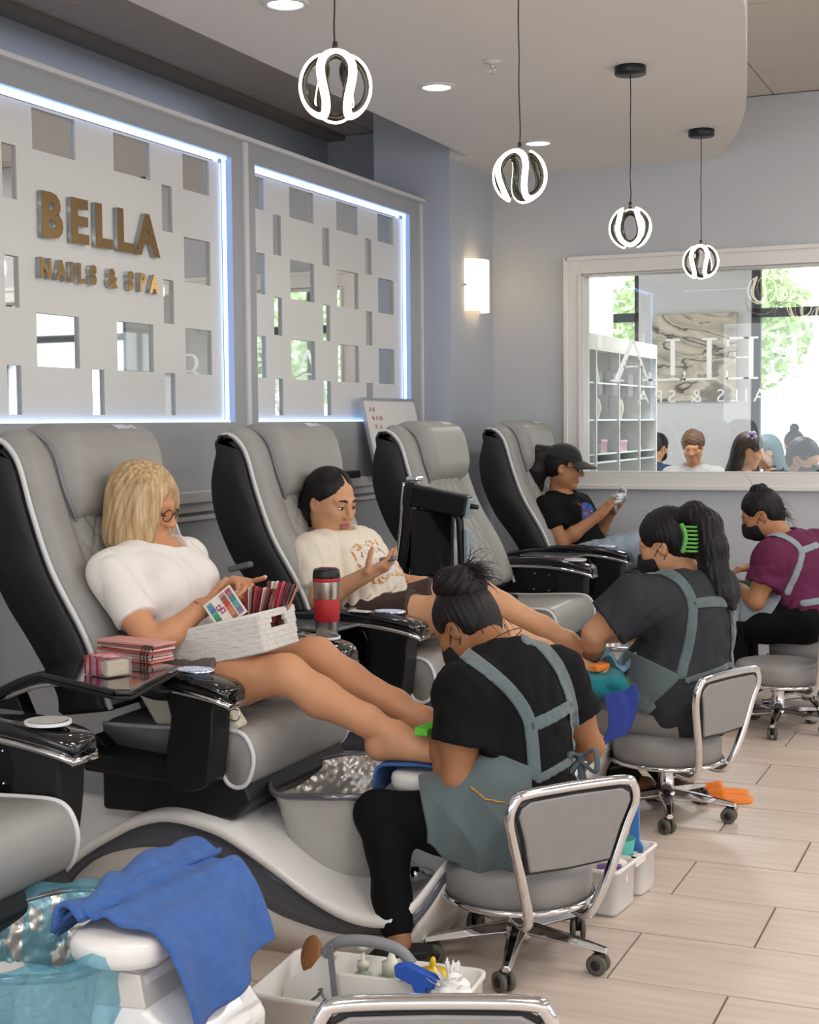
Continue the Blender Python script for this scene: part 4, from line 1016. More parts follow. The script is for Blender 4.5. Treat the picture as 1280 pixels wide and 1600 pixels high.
def put_torso(v, j, w=1.0, dp=1.0, inf=0.0, k=.05, belly=0.0, bust=0.0):
    f, Rr = spine(j)
    Rp = nrm(V((j['kneeR'][0] - j['kneeL'][0], j['kneeR'][1] - j['kneeL'][1], 0))) if 'kneeR' in j and 'kneeL' in j else Rr
    for t, rx, ry, off in ((0.0, .150, .105, 0), (.16, .145, .104, .008), (.36, .124, .090 + belly, .012 + belly * .6), (.56, .130, .092 + belly * .3, .004), (.74, .143, .096, -.004), (.88, .125, .076, -.006)):
        T = nrm(f(min(t + .05, 1)) - f(max(t - .05, 0))); r = Rp * (1 - min(1, t * 1.6)) + Rr * min(1, t * 1.6); r = nrm(r - T * (r @ T)); fw = np.cross(T, r)
        v.ell(f(t) + fw * off, V((rx * w + inf, ry * dp + inf, .085 + inf)), np.stack([r, fw, T], 1), k=k)
        if bust and abs(t - .74) < .01:
            for q in (-1, 1): v.ell(f(.70) + fw * (.070 * dp) + r * q * .065, V((.062, .052, .060)) * (1 + inf) * bust + inf, np.stack([r, fw, T], 1), k=.04)
    for s_ in ('shR', 'shL'):
        v.cone(f(.90), j[s_], .056 + inf, .046 * (.5 + .5 * w) + inf, k=.05)
def arm(v, j, S, s=1.0, ru=.043, k=.02):
    v.chain([j['sh' + S], V(j['sh' + S]) * .45 + V(j['el' + S]) * .55, j['el' + S]], [ru * 1.12 * s, ru * s, .036 * s], k)
    e, w = V(j['el' + S]), V(j['wr' + S]); v.chain([e, e * .68 + w * .32, w], [.036 * s, .037 * s, .0245 * s], k)
def leg(v, j, S, s=1.0, hip=None, rt=.082, rk=.052, rc=.052, ra=.033, k=.04):
    P = V(j['pelv']); K_, A_ = V(j['knee' + S]), V(j['ank' + S])
    side = nrm(V((j['kneeR'][0] - j['kneeL'][0], j['kneeR'][1] - j['kneeL'][1], 0))) * (1 if S == 'R' else -1)
    h = P + side * .085 * s if hip is None else V(hip)
    v.chain([h, h * .5 + K_ * .5, K_], [rt * s * 1.05, rt * s * .92, rk * s], k)
    fw = nrm(K_ - h); back = nrm(nrm(A_ - K_) * (fw @ nrm(A_ - K_)) - fw)
    c = K_ * .68 + A_ * .32 + back * .012
    v.chain([K_, c, K_ * .25 + A_ * .75, A_], [rk * s, rc * s, (rc * .35 + ra * .65) * s, ra * s], .025)
def person(name_label, key, skin, origin=None):
    j = J[key]
    return j
def bounds(j, m=.2):
    P = np.array([V(p) for k_, p in j.items()]); return P.min(0) - m, P.max(0) + m
def clip_plane(v, p, n, k=.0):
    """keep the side the normal points away from"""
    p, n = npv(p), npv(nrm(n)); e = (v.pts() - p) @ n; v.d = np.maximum(v.d, e)
def sleeve(v, a, b, t, ra, rb, k=.04, tilt=None):
    a, b = npv(a), npv(b); e = a + (b - a) * t; ax = npv(nrm(b - a)); 
    if tilt is not None: ax = npv(nrm(ax + V(tilt)))
    m = max(ra, rb)
    def fn(P):
        ba = b - a; l2 = float(ba @ ba); u = np.clip(((P - a) @ ba) / l2, 0, 1); q = vlen(P - a - u[..., None] * ba) - (ra + (rb - ra) * u)
        return np.maximum(q, (P - e) @ ax)
    v.add(fn, np.minimum(a, e) - m - .03, np.maximum(a, e) + m + .03, k)
def wrinkle(v, amp, f, seed, stretch=(1, 1, 1), mask=None):
    if f < 30: f *= 2.4
    m = np.abs(v.d) < .03; v.d[m] += (folds(v.pts()[m], f, seed, stretch) * amp).astype(np.float32)
def polydist(P, pts):
    d = None
    for a, b in zip(pts, pts[1:]):
        a, b = npv(a), npv(b); ba = b - a; t = np.clip(((P - a) @ ba) / max(float(ba @ ba), 1e-9), 0, 1); q = vlen(P - a - t[..., None] * ba)
        d = q if d is None else np.minimum(d, q)
    return d
def strap(base, pts, w, th0=.0, th1=.006, axis=None):
    """band of half width w lying on the surface of the volume `base` along pts"""
    v = base.clone(); m = np.abs(base.d) < .03; P = v.pts()[m]; v.d[:] = 1.0
    if axis is not None:
        ax = npv(nrm(axis)); P2 = P - (P @ ax)[..., None] * ax; pts2 = [npv(p) - float(npv(p) @ ax) * ax for p in pts]
        c = np.mean([npv(p) for p in pts], 0); dd = np.maximum(polydist(P2, pts2), ((P - c) @ ax) - .16)
    else: dd = polydist(P, pts)
    bd = base.d[m]; v.d[m] = np.maximum(np.maximum(bd - th1, th0 - .006 - bd), dd - w); return v
def grooves(v, c, R, amp, n, seed=0, zf=6.0, swirl=0.0):
    """hair strands: grooves running down from the crown"""
    m = np.abs(v.d) < .02; Q = (v.pts()[m] - npv(c)) @ npv(R)
    ph = np.arctan2(Q[..., 0], Q[..., 1]); r = np.random.default_rng(seed)
    w = np.sin(Q[..., 2] * 14 + r.uniform(0, 6)) * .06 + Q[..., 2] * swirl
    g = np.sin((ph + w) * n + r.uniform(0, 6)) * .6 + np.sin((ph + w * 1.4) * n * 1.7 + 2) * .4 + .35 * np.sin((ph - w) * n * .37 + 1)
    v.d[m] += (g * amp).astype(np.float32)
def strands(parent, m, roots, n, length, rad, seed, droop=.3, name='loose_strands'):
    b = BM(); rr = random.Random(seed)
    for i in range(n):
        p, d = roots(rr); d = Vector(d).normalized(); L = length * (.5 + .8 * rr.random()); pts = [Vector(p)]
        for k in range(5):
            d = (d + Vector((rr.gauss(0, .18), rr.gauss(0, .18), rr.gauss(0, .18) - droop * .25))).normalized(); pts.append(pts[-1] + d * L / 5)
        tube(b, pts, [rad * (1 - .16 * k) for k in range(6)], 4)
    o = obj(name, b, m, parent, True, world=True); o['kind'] = 'stuff'; return o
VD = nrm((-.396, .916, -.10))
def edge_plane(v, A, B, keep):
    """cut along the plane through A and B and the look-through axis, keeping the side of point keep"""
    n = nrm(np.cross(VD, V(B) - V(A)));
    if (V(keep) - V(A)) @ n > 0: n = -n
    clip_plane(v, A, n)
def person_root(label, j, group=None): 
    p = j['pelv']; return thing('person', label, 'person', (p[0], p[1], 0.0))
def pts_of(o, *idx): return None
M_grey_apron = mat('slate_apron', '5a6669', .8, sheen=.2, noise=(60, '556164', .3), bump=('noise', 500, .15, .001))
M_pale_apron = mat('pale_grey_apron', '8b969d', .8, sheen=.2, noise=(60, '838e95', .3))
M_tee = mat('white_cotton', 'e9e3dd', .85, sheen=.2, bump=('noise', 600, .1, .001))
M_cream = mat('cream_cotton', 'e6dccb', .85, sheen=.2)
M_blk = mat('black_cotton', '0e0e10', .9, spec=.25)
M_leg = mat('black_leggings', '0a0a0b', .85, spec=.25)
M_char = mat('charcoal_cotton', '36373c', .9, spec=.25, noise=(40, '313237', .3))
M_purp = mat('plum_cotton', '622446', .85, spec=.3)

def build_A():
    j = J['A']; t = person_root('blonde woman in white t-shirt reclining with a basket on her lap', j)
    lo, hi = bounds(j, .14); R = head_frame((.95, .20, -.30), (.05, 0, 1)); hc = j['head']
    v = Vol(lo, hi, .0052); put_torso(v, j, .93, .95, bust=1.0); v.cone(j['neck'], V(hc) + R @ V((0, -.02, -.06)), .056, .050, k=.04); put_head(v, hc, R)
    for S in 'RL': arm(v, j, S); leg(v, j, S, 1.0)
    put_hand(v, j['wrR'], V(j['tipR']) - V(j['wrR']), (.1, .5, .85), 1, .95, curl=(.9, 1.0, 1.1, 1.2))
    tl = put_hand(v, j['wrL'], V(j['tipL']) - V(j['wrL']), (.1, -.3, -.95), 1, .95, curl=(.12, 1.5, 1.6, 1.6), thumb=(.6, .7))
    put_foot(v, j['ankR'], j['toeR'], (-.35, 0, 1), .95, side=1); put_foot(v, j['ankL'], j['toeL'], (-.35, 0, 1), .95, side=-1)
    b = volobj('body', v, SK['fair'], t)
    face_bits(t, hc, R, 1.0, 'down', False, True, b)
    # t-shirt
    s = Vol(lo, hi, .0055); put_torso(s, j, .93, .95, inf=.013, bust=1.0)
    for S in 'RL': sleeve(s, V(j['sh' + S]) + (0, 0, -.008), j['el' + S], .62, .055, .060, .03)
    s.ell(V(j['neck']) + (.035, .005, .045), (.078, .082, .062), k=.01, op='s')
    clip_plane(s, (-2.2, 3.56, .752), (.15, 0, -1)); wrinkle(s, .0060, 18, 3, (1.3, .9, .35))
    volobj('t_shirt', s, M_tee, t)
    p = Vol(lo, hi, .006); put_torso(p, j, .95, 1.0, inf=.012); clip_plane(p, (-2.2, 3.56, .80), (0, 0, 1))
    for S in 'RL':
        h = V(j['pelv']) + (0, .085 * (-1 if S == 'R' else 1), 0); sleeve(p, h, j['knee' + S], .50, .104, .088, .05)
    wrinkle(p, .004, 20, 5); volobj('shorts', p, mat('taupe_shorts', '6d665f', .85), t)
    # bob
    g = lambda x, y, z: V(hc) + R @ V((x, y, z))
    hv = Vol(V(hc) - .2, V(hc) + .2, .0042)
    hv.ell(g(0, -.012, .034), (.088, .101, .094), R); hv.ell(g(0, -.010, -.048), (.098, .088, .140), R, k=.045)
    for q in (-1, 1): hv.ell(g(q * .068, .030, -.045), (.034, .060, .125), R, k=.035)
    hv.ell(g(0, .125, -.035), (.046, .058, .125), R, k=.02, op='s'); hv.ell(g(.0, .10, .01), (.05, .03, .05), R, k=.03, op='s')
    Pq = hv.pts(); Lz = (Pq - npv(hc)) @ npv(R); ph = np.arctan2(Lz[..., 0], Lz[..., 1])
    grooves(hv, hc, R, .0024, 30, 4)
    hv.d = np.maximum(hv.d, -(Lz[..., 2] + .140 + .007 * np.sin(ph * 47) + .006 * np.sin(ph * 19)))
    volobj('hair', hv, M_blond, t)
    # glasses
    b = BM()
    for q in (-1, 1):
        c = [g(q * .033 + .024 * math.cos(a), .103 - .010 * abs(q * .033 + .024 * math.cos(a)) / .05, -.004 + .017 * math.sin(a)) for a in [2 * PI * k / 20 for k in range(20)]]; tube(b, c, .0016, 6, closed=True)
        tube(b, [g(q * .057, .094, .002), g(q * .077, .06, .004), g(q * .080, .0, .004)], .0017, 6)
    tube(b, [g(-.010, .104, .002), g(0, .107, .005), g(.010, .104, .002)], .0015, 6); obj('glasses', b, M_black, t, True, world=True)
    b = BM(); w = V(j['wrR']); d = nrm(V(j['elR']) - w); x, y = frame_of(d); tube(b, [Vector(w + d * .012) + x * .0275 * math.cos(a) + y * .0275 * math.sin(a) for a in [2 * PI * k / 20 for k in range(20)]], .0022, 6, closed=True); obj('bracelet', b, mat('red_cord', '7c2d2a', .6), t, True, world=True)
    n_ = Vol(V(tl[0][0]) - .03, V(tl[0][0]) + .03, .002); n_.ell(V(tl[0][0]) + V((0, 0, .004)), (.007, .006, .005)); volobj('fingernail', n_, mat('pink_nail', 'e9b8b0', .25), b_ if False else t)
    return t
def build_B():
    j = J['B']; t = person_root('dark-haired girl in cream graphic t-shirt looking at a small remote', j)
    lo, hi = bounds(j, .14); R = head_frame((.93, -.30, -.26), (-.05, 0, 1)); hc = j['head']
    v = Vol(lo, hi, .0052); put_torso(v, j, 1.0, 1.05, belly=.02); v.cone(j['neck'], V(hc) + R @ V((0, -.02, -.05)), .062, .056, k=.04); put_head(v, hc, R, 1.02, jaw=1.16)
    for S in 'RL': arm(v, j, S, 1.05, .047); leg(v, j, S, 1.05)
    put_hand(v, j['wrR'], V(j['tipR']) - V(j['wrR']), (-.2, .35, .9), 1, .9, curl=(.8, .9, .9, 1.0), thumb=(.7, .3))
    put_hand(v, j['wrL'], V(j['tipL']) - V(j['wrL']), (-.2, 0, -1), -1, .9, curl=(.7, .8, .9, 1.0), thumb=(.5, .3))
    put_foot(v, j['ankR'], j['toeR'], (-.3, 0, 1), .9, side=1); put_foot(v, j['ankL'], j['toeL'], (-.3, 0, 1), .9, side=-1)
    b = volobj('body', v, SK['tan'], t); face_bits(t, hc, R, 1.02, 'open', True, True, b, 1.3)
    s = Vol(lo, hi, .0055); put_torso(s, j, 1.02, 1.1, inf=.018, belly=.03)
    for S in 'RL': sleeve(s, j['sh' + S], j['el' + S], .80, .075, .078, .05)
    s.ell(V(j['neck']) + (.02, .0, .055), (.075, .078, .055), k=.01, op='s')
    clip_plane(s, (-2.15, 4.82, .66), (.1, 0, -1)); wrinkle(s, .0060, 18, 8, (1.2, 1, .4))
    ts = volobj('t_shirt', s, M_cream, t)
    # printed graphic on the chest
    f, Rr = spine(j); c = f(.52); fwd = nrm(np.cross(nrm(f(.7) - f(.3)), Rr)); up = nrm(f(.7) - f(.3))
    def printed(nm, m, fn):
        q = s.clone(); P = q.pts() - npv(c); u = P @ npv(Rr); w = P @ npv(up); dep = P @ npv(fwd)
        e = fn(u, w); q.d = np.maximum(np.maximum(s.d - .0022, -.004 - s.d), np.maximum(e, -dep + .03)).astype(np.float32); return volobj(nm, q, m, ts)
    m1 = mat('orange_print', 'c98a4a', .85, noise=(60, 'e6dccb', .06)); m2 = mat('lilac_print', 'c4c3d2', .85, noise=(50, 'e2d9d2', .15)); m3 = mat('brown_print', '8f6a44', .85, noise=(70, 'e6dccb', .05))
    printed('shirt_print', m1, lambda u, w: np.minimum(np.abs(np.maximum(np.abs(u + .0) - .085, np.abs(w - .01) - .075) ) - .011 + .006 * np.sin(u * 90), np.maximum(np.abs(u + .06) - .02, np.abs(w + .05) - .03)))
    printed('shirt_print', m2, lambda u, w: np.maximum(np.abs(u - .01) - .058, np.abs(w + .02) - .042))
    printed('shirt_print', m3, lambda u, w: np.abs(np.sin(w * 60 + u * 25)) * .02 - .004 + np.maximum(0, w + .085) * 2 + np.maximum(0, np.abs(u) - .12) * 2)
    for k in range(7):
        x0 = -.06 + .019 * k; printed('print_stroke', mat('grey_print', '7d7a80', .85), lambda u, w, x0=x0: np.maximum(np.abs(u - x0 - .004 * np.sin(w * 200 + x0 * 90)) - .0035, np.abs(w - .052) - .014))
    p = Vol(lo, hi, .006); put_torso(p, j, 1.0, 1.05, inf=.012); clip_plane(p, (-2.2, 4.82, .78), (0, 0, 1))
    for S in 'RL':
        h = V(j['pelv']) + (0, .085 * (-1 if S == 'R' else 1), 0); sleeve(p, h, j['knee' + S], .62, .108, .09, .05)
    wrinkle(p, .004, 20, 5); volobj('shorts', p, mat('dark_brown_shorts', '40302b', .85), t)
    g = lambda x, y, z: V(hc) + R @ (V((x, y, z)) * 1.02)
    hv = Vol(V(hc) - .24, V(hc) + .2, .0042)
    hv.ell(g(0, -.020, .036), (.085, .096, .089), R); hv.ell(g(0, -.06, -.01), (.068, .062, .085), R, k=.03)
    c_ = npv(g(0, 0, 0)); Rn = npv(R)
    def face_cut(P): L_ = (P - c_) @ Rn; return np.maximum(L_[..., 2] - (.084 - .55 * np.abs(L_[..., 0]) - 6 * L_[..., 0] ** 2), .014 + .42 * np.maximum(L_[..., 2] + .02, 0) - L_[..., 1])
    hv.add(face_cut, V(hc) - .15, V(hc) + .15, .008, 's')
    for q in (-1, 1): hv.ell(g(q * .086, .004, -.03), (.026, .030, .034), R, k=.008, op='s')
    hv.ell(g(0, .085, .128), (.003, .09, .05), R, k=.006, op='s')
    hv.chain([g(0, -.085, -.03), g(.02, -.105, -.08), g(.03, -.10, -.15), g(.04, -.085, -.20)], [.052, .060, .052, .03], .03)
    grooves(hv, hc, R, .0012, 40, 4); volobj('hair', hv, M_hair, t)
    return t
def build_C():
    j = J['C']; t = person_root('person in black cap, sunglasses and black t-shirt with both hands raised', j)
    lo, hi = bounds(j, .14); R = head_frame((.96, .22, -.12)); hc = j['head']
    v = Vol(lo, hi, .006); put_torso(v, j, .95, 1.0, bust=.8); v.cone(j['neck'], V(hc) + R @ V((0, -.02, -.06)), .054, .048, k=.04); put_head(v, hc, R, .98)
    for S in 'RL': arm(v, j, S); leg(v, j, S, 1.0); put_foot(v, j['ank' + S], j['toe' + S], (-.35, 0, 1), .98, side=1 if S == 'R' else -1)
    tR = put_hand(v, j['wrR'], V(j['tipR']) - V(j['wrR']), (.5, .5, -.3), 1, .95, curl=(.35, .4, .45, .5), thumb=(.5, .3))
    tL = put_hand(v, j['wrL'], V(j['tipL']) - V(j['wrL']), (-.6, -.5, .3), 1, .95, curl=(.5, .5, .6, .6), thumb=(.5, .3))
    b = volobj('body', v, SK['brown'], t); face_bits(t, hc, R, .98, 'none', False, True, b)
    for tt in (tR, tL):
        for (p, q, n, r) in tt:
            bb = BM(); q = Vector(q); tube(bb, [Vector(p) - q * .036, Vector(p) - q * .02, Vector(p) + q * .006, Vector(p) + q * .012], [.0115, .0125, .0115, .006], 8); obj('foil_wrap', bb, mat('silver_foil', 'd6d8da', .25, metal=.9, bump=('voronoi', 120, .8, .01)), t, True, world=True)
    s = Vol(lo, hi, .006); put_torso(s, j, .95, 1.0, inf=.013, bust=.8)
    for S in 'RL': sleeve(s, j['sh' + S], j['el' + S], .62, .066, .070, .05)
    s.ell(V(j['neck']) + (.03, .0, .05), (.07, .075, .055), k=.01, op='s'); clip_plane(s, (-2.15, 7.57, .64), (0, 0, -1)); wrinkle(s, .004, 24, 2); ts = volobj('t_shirt', s, M_blk, t)
    f, Rr = spine(j); c = f(.60) - Rr * .0; up = nrm(f(.8) - f(.4)); fwd = nrm(np.cross(up, Rr))
    def printed(nm, m, fn, th):
        q = s.clone(); P = q.pts() - npv(c); u = P @ npv(Rr); w = P @ npv(up); dep = P @ npv(fwd)
        q.d = np.maximum(np.maximum(s.d - th, -.004 - s.d), np.maximum(fn(u, w), -dep + .03)).astype(np.float32); return volobj(nm, q, m, ts)
    printed('round_emblem', mat('emblem_blue', '2f5fb4', .7), lambda u, w: np.sqrt((u) ** 2 + (w - .0) ** 2) - .070, .002)
    printed('emblem_letters', mat('emblem_white', 'e8e8ea', .7), lambda u, w: np.minimum(np.abs(w - .012 * np.sin(u * 150)) - .0055 + np.maximum(0, np.abs(u) - .055) * 3, np.abs(np.sqrt((u * 1.6 + .01) ** 2 + (w * .8) ** 2) - .05) - .0022), .0035)
    printed('emblem_swoosh', mat('emblem_red', 'c2413a', .7), lambda u, w: np.minimum(np.abs(w - u * .9 - .012) - .0055 + np.maximum(0, np.abs(u) - .065) * 2, np.abs(w + u * .35 - .018) - .004 + np.maximum(0, np.abs(u - .02) - .05) * 2), .0045)
    p = Vol(lo, hi, .007); put_torso(p, j, .97, 1.0, inf=.012); clip_plane(p, (-2.2, 7.57, .74), (0, 0, 1))
    for S in 'RL':
        h = V(j['pelv']) + (0, .085 * (-1 if S == 'R' else 1), 0); p.chain([h, j['knee' + S], j['ank' + S]], [.110, .080, .058], .04)
    wrinkle(p, .004, 20, 5); volobj('jeans', p, mat('pale_denim', 'a9b9c9', .85), t)
    for S in 'RL':
        d = nrm(V(j['toe' + S]) - V(j['ank' + S])); u = nrm(V((-.35, 0, 1)) - d * (V((-.35, 0, 1)) @ d)); l = np.cross(d, u); c_ = V(j['ank' + S]) + d * .055 - u * .078
        b = BM(); M3 = Matrix((Vector(d), Vector(l), Vector(u))).transposed(); box(b, c_, (.25, .085, .018), M3); so = obj('sandal', b, M_black, t, bevel=.006, world=True)
        b = BM(); tube(b, smooth_path([c_ + d * .05 + l * .045, c_ + d * .045 + l * .035 + u * .062, c_ + d * .045 - l * .035 + u * .062, c_ + d * .05 - l * .045], 5), .010, 8, flat=.4); obj('sandal_strap', b, M_black, so, True, world=True)
    g = lambda x, y, z: V(hc) + R @ (V((x, y, z)) * .98)
    hv = Vol(V(hc) - .26, V(hc) + .2, .005); hv.ell(g(0, -.028, .02), (.083, .092, .090), R); hv.ell(g(0, .10, -.04), (.09, .085, .10), R, k=.012, op='s')
    for q in (-1, 1): hv.ell(g(q * .085, .0, -.02), (.03, .034, .036), R, k=.01, op='s')
    hv.chain([g(0, -.10, .07), g(0, -.15, .05), g(0, -.155, -.04), g(0, -.13, -.13)], [.035, .05, .055, .03], .03); grooves(hv, hc, R, .002, 30, 4); volobj('hair', hv, M_hair, t)
    cv = Vol(V(hc) - .22, V(hc) + .24, .005); cv.ell(g(0, -.014, .040), (.091, .106, .092), R)
    n = nrm(R @ V((0, -.16, -1))); clip_plane(cv, g(0, .0, .040), n)
    M_cap = mat('black_cap', '1c1c1e', .85, sheen=.2); cp = volobj('cap', cv, M_cap, t)
    b = BM()
    def brim(u, vv): a = -1.05 + 2.1 * u; r_ = .100 + .082 * vv * math.cos(a * .9); return g(r_ * math.sin(a) * .92, r_ * math.cos(a), .048 - .030 * vv - .020 * (math.sin(a)) ** 2)
    A_ = grid(b, lambda u, w: brim(u, w), 20, 8); B_ = grid(b, lambda u, w: brim(u, w) - R @ V((0, 0, .004)), 20, 8)
    for k in range(19): b.faces.new((A_[k][7], A_[k + 1][7], B_[k + 1][7], B_[k][7]))
    obj('brim', b, M_cap, cp, True, world=True)
    b = BM()
    for q in (-1, 1):
        c = [g(q * .034 + .027 * math.cos(a), .100 - .012 * abs(q * .034 + .027 * math.cos(a)) / .05, .0 + .018 * math.sin(a)) for a in [2 * PI * k / 16 for k in range(16)]]
        b.faces.new([b.verts.new(x) for x in c]); tube(b, c, .002, 6, closed=True); tube(b, [g(q * .060, .088, .004), g(q * .078, .05, .006), g(q * .080, .0, .004)], .0022, 6)
    tube(b, [g(-.008, .100, .004), g(.008, .100, .004)], .002, 6); obj('sunglasses', b, M_gloss, t, False, world=True)
    return t

def bun_hair(t, j, R, s, bun, br, seed, ear_cut=True, tails=(), fly=40):
    hc = j['head']; g = lambda x, y, z: V(hc) + R @ (V((x, y, z)) * s)
    hv = Vol(np.minimum(V(hc), V(bun)) - .2, np.maximum(V(hc), V(bun)) + .2, .0042)
    hv.ell(g(0, -.016, .034), V((.083, .098, .092)) * s, R); hv.ell(g(0, -.055, -.015), V((.064, .052, .075)) * s, R, k=.03)
    hv.ell(g(0, .105, -.04), V((.085, .075, .10)) * s, R, k=.015, op='s')
    for q in (-1, 1): hv.ell(g(q * .088, .004, -.022), V((.034, .036, .040)) * s, R, k=.01, op='s')
    grooves(hv, hc, R, .0018, 34, seed)
    d = nrm(V(bun) - V(hc))
    hv.cone(V(bun) - d * .05, bun, .040 * br, .036 * br, k=.02)
    bv = Vol(V(bun) - .12, V(bun) + .12, .0038); x, y = frame_of(d); x, y = np.array(x), np.array(y)
    for k in range(9):
        a = k * 2.4; c = V(bun) + (x * math.cos(a) + y * math.sin(a)) * .022 * br + d * (.012 * math.sin(k * 1.7)); bv.ell(c, V((.036, .034, .032)) * br, k=.008)
    P = bv.pts() - npv(bun); bv.d = bv.d + (.0022 * np.sin(np.arctan2(P @ npv(x), P @ npv(y)) * 13 + (P @ npv(d)) * 160)).astype(np.float32)
    h = volobj('hair', hv, M_hair, t); bo = volobj('bun', bv, M_hair, h)
    def roots(rr): 
        q = Vector((rr.gauss(0, 1), rr.gauss(0, 1), rr.gauss(0, 1))).normalized(); return Vector(bun) + q * .04 * br, q + Vector((.35, .1, .35))
    if fly: strands(h, M_hair, roots, fly, .075, .0012, seed)
    return h, g
def mask_for(t, j, R, s):
    hc = j['head']; g = lambda x, y, z: V(hc) + R @ (V((x, y, z)) * s)
    m = Vol(V(hc) - .16, V(hc) + .16, .004); m.ell(g(0, .030, -.055), V((.068, .078, .068)) * s, R); m.ell(g(0, .02, -.055), V((.060, .062, .06)) * s, R, op='s')
    m.cone(g(0, .09, -.02), g(0, .10, -.06), .016 * s, .02 * s, k=.03)
    clip_plane(m, g(0, .02, 0), -R[:, 1]); clip_plane(m, g(0, 0, -.012), R[:, 2])
    o = volobj('face_mask', m, M_mask, t)
    for q in (-1, 1):
        b = BM(); tube(b, smooth_path([g(q * .066, .03, -.035), g(q * .075, .005, -.012), g(q * .079, -.022, .005), g(q * .078, -.03, -.015), g(q * .070, -.005, -.05), g(q * .058, .03, -.075)], 5), .0016, 5); obj('ear_loop', b, M_mask, o, True, world=True)
def bow(t, parent, c, m, s=1.0):
    c = Vector(c); b = BM(); bmesh.ops.create_icosphere(b, subdivisions=2, radius=.016 * s, matrix=Matrix.Translation(c)); o = obj('apron_knot', b, m, parent, True, world=True)
    for d1, d2 in (((.05, -.01, .03), (.055, -.02, -.035)), ((-.02, -.045, .02), (-.03, -.05, -.04))):
        b = BM(); tube(b, smooth_path([c, c + Vector(d1) * s, c + Vector(d2) * s, c + Vector((.0, -.008, -.005))], 6), .013 * s, 8, flat=.45); obj('apron_loop', b, m, parent, True, world=True)
    for d1, d2 in (((.01, -.02, -.04), (.03, -.03, -.10)), ((-.02, -.02, -.045), (-.045, -.03, -.105))):
        b = BM(); tube(b, smooth_path([c, c + Vector(d1) * s, c + Vector(d2) * s], 6), .012 * s, 8, flat=.35); obj('apron_tie', b, m, parent, True, world=True)
def build_T1():
    j = J['T1']; t = person_root('technician with messy black bun, black t-shirt and slate apron, on the front stool', j)
    lo, hi = bounds(j, .145); R = head_frame((-.74, .22, -.55), (-.35, .1, 1)); hc = j['head']; s_ = .97
    v = Vol(lo, hi, .0052); put_torso(v, j, .97, 1.0); v.cone(V(j['neck']) + (0, 0, -.02), V(hc) + R @ V((0, -.035, -.04)), .056, .050, k=.04); put_head(v, hc, R, s_)
    for S in 'RL': arm(v, j, S, 1.05, .048); leg(v, j, S, .93)
    put_hand(v, j['wrL'], V(j['tipL']) - V(j['wrL']), (-.2, .5, -.8), -1, .9, curl=(.7, .8, .9, 1.0)); put_hand(v, j['wrR'], V(j['tipR']) - V(j['wrR']), (-.2, -.5, -.8), 1, .9, curl=(.7, .8, .9, 1.0))
    for S in 'RL': pass
    b = volobj('body', v, SK['deep'], t)
    s = Vol(lo, hi, .0052); put_torso(s, j, .98, 1.02, inf=.015)
    for S in 'RL': sleeve(s, j['sh' + S], j['el' + S], .56 if S == 'L' else .50, .072, .072, .05, tilt=(-.1, 0, -.2))
    s.ell(V(j['neck']) + (-.01, .01, .045), (.072, .075, .05), k=.01, op='s'); wrinkle(s, .0070, 18, 11, (.7, .7, 1.3)); base = s.clone(); volobj('t_shirt', s, M_blk, t)
    # apron
    a = thing_part = None
    ap = Vol(lo, hi, .0052); put_torso(ap, j, .98, 1.02, inf=.018); ap.d = np.maximum(ap.d - .006, -.012 - ap.d)
    edge_plane(ap, (-1.320, 3.45, .584), (-1.153, 3.45, .524), (-1.3, 3.45, .40)); edge_plane(ap, (-1.153, 3.45, .524), (-1.20, 3.45, .30), (-1.35, 3.45, .40))
    sk = Vol(lo, hi, .0052)
    h = V(j['pelv']) + (-.02, -.09, 0); k_ = V(j['kneeL']); sk.cone(h, h * .25 + k_ * .75, .120, .100); sk.cone((-1.28, 3.50, .44), h * .4 + k_ * .6, .12, .10, k=.06)
    sk.box((-1.325, 3.405, .265), (.115, .020, .085), Matrix.Rotation(.15, 3, 'Z'), .018, k=.10)
    edge_plane(sk, (-1.456, 3.42, .452), (-1.440, 3.42, .300), (-1.3, 3.42, .36)); edge_plane(sk, (-1.153, 3.45, .524), (-1.214, 3.45, .200), (-1.35, 3.45, .36)); edge_plane(sk, (-1.445, 3.42, .330), (-1.270, 3.42, .193), (-1.3, 3.42, .4)); edge_plane(sk, (-1.29, 3.42, .193), (-1.19, 3.42, .225), (-1.3, 3.42, .4))
    P = sk.pts(); u = (P @ npv((.90, .40, .25))); sk.d = sk.d + ((.013 * np.abs(np.sin(u * 27 + 1.2 * np.sin(P[..., 2] * 15))) ** .7 + .005 * np.sin(u * 71 - P[..., 2] * 30)) * np.clip((.50 - P[..., 2]) / .16, 0, 1)).astype(np.float32)
    ap.add(lambda Q: sk.d, sk.lo, sk.lo + sk.h * (sk.n - 1), .012, pad=0) if sk.d.shape == ap.d.shape else None
    A = volobj('apron', ap, M_grey_apron, t)
    for nm, pts in (('apron_strap', [(-1.40, 3.52, .80), (-1.366, 3.5, .803), (-1.299, 3.5, .764), (-1.229, 3.5, .707), (-1.185, 3.5, .644), (-1.175, 3.5, .582), (-1.171, 3.5, .505)]), ('apron_strap', [(-1.26, 3.7, .82), (-1.223, 3.7, .809), (-1.169, 3.7, .748), (-1.137, 3.7, .673), (-1.123, 3.7, .613), (-1.116, 3.7, .51)]), ('apron_cross_strap', [(-1.212, 3.6, .614), (-1.098, 3.6, .655)])):
        volobj(nm, strap(base, [V(p) for p in smooth_path(pts, 3)], .0170, .0, .0050, VD), M_grey_apron, A)
    volobj('apron_waistband', strap(base, [(-1.205, 3.6, .482), (-1.095, 3.6, .522)], .011, .0, .006, VD), M_grey_apron, A)
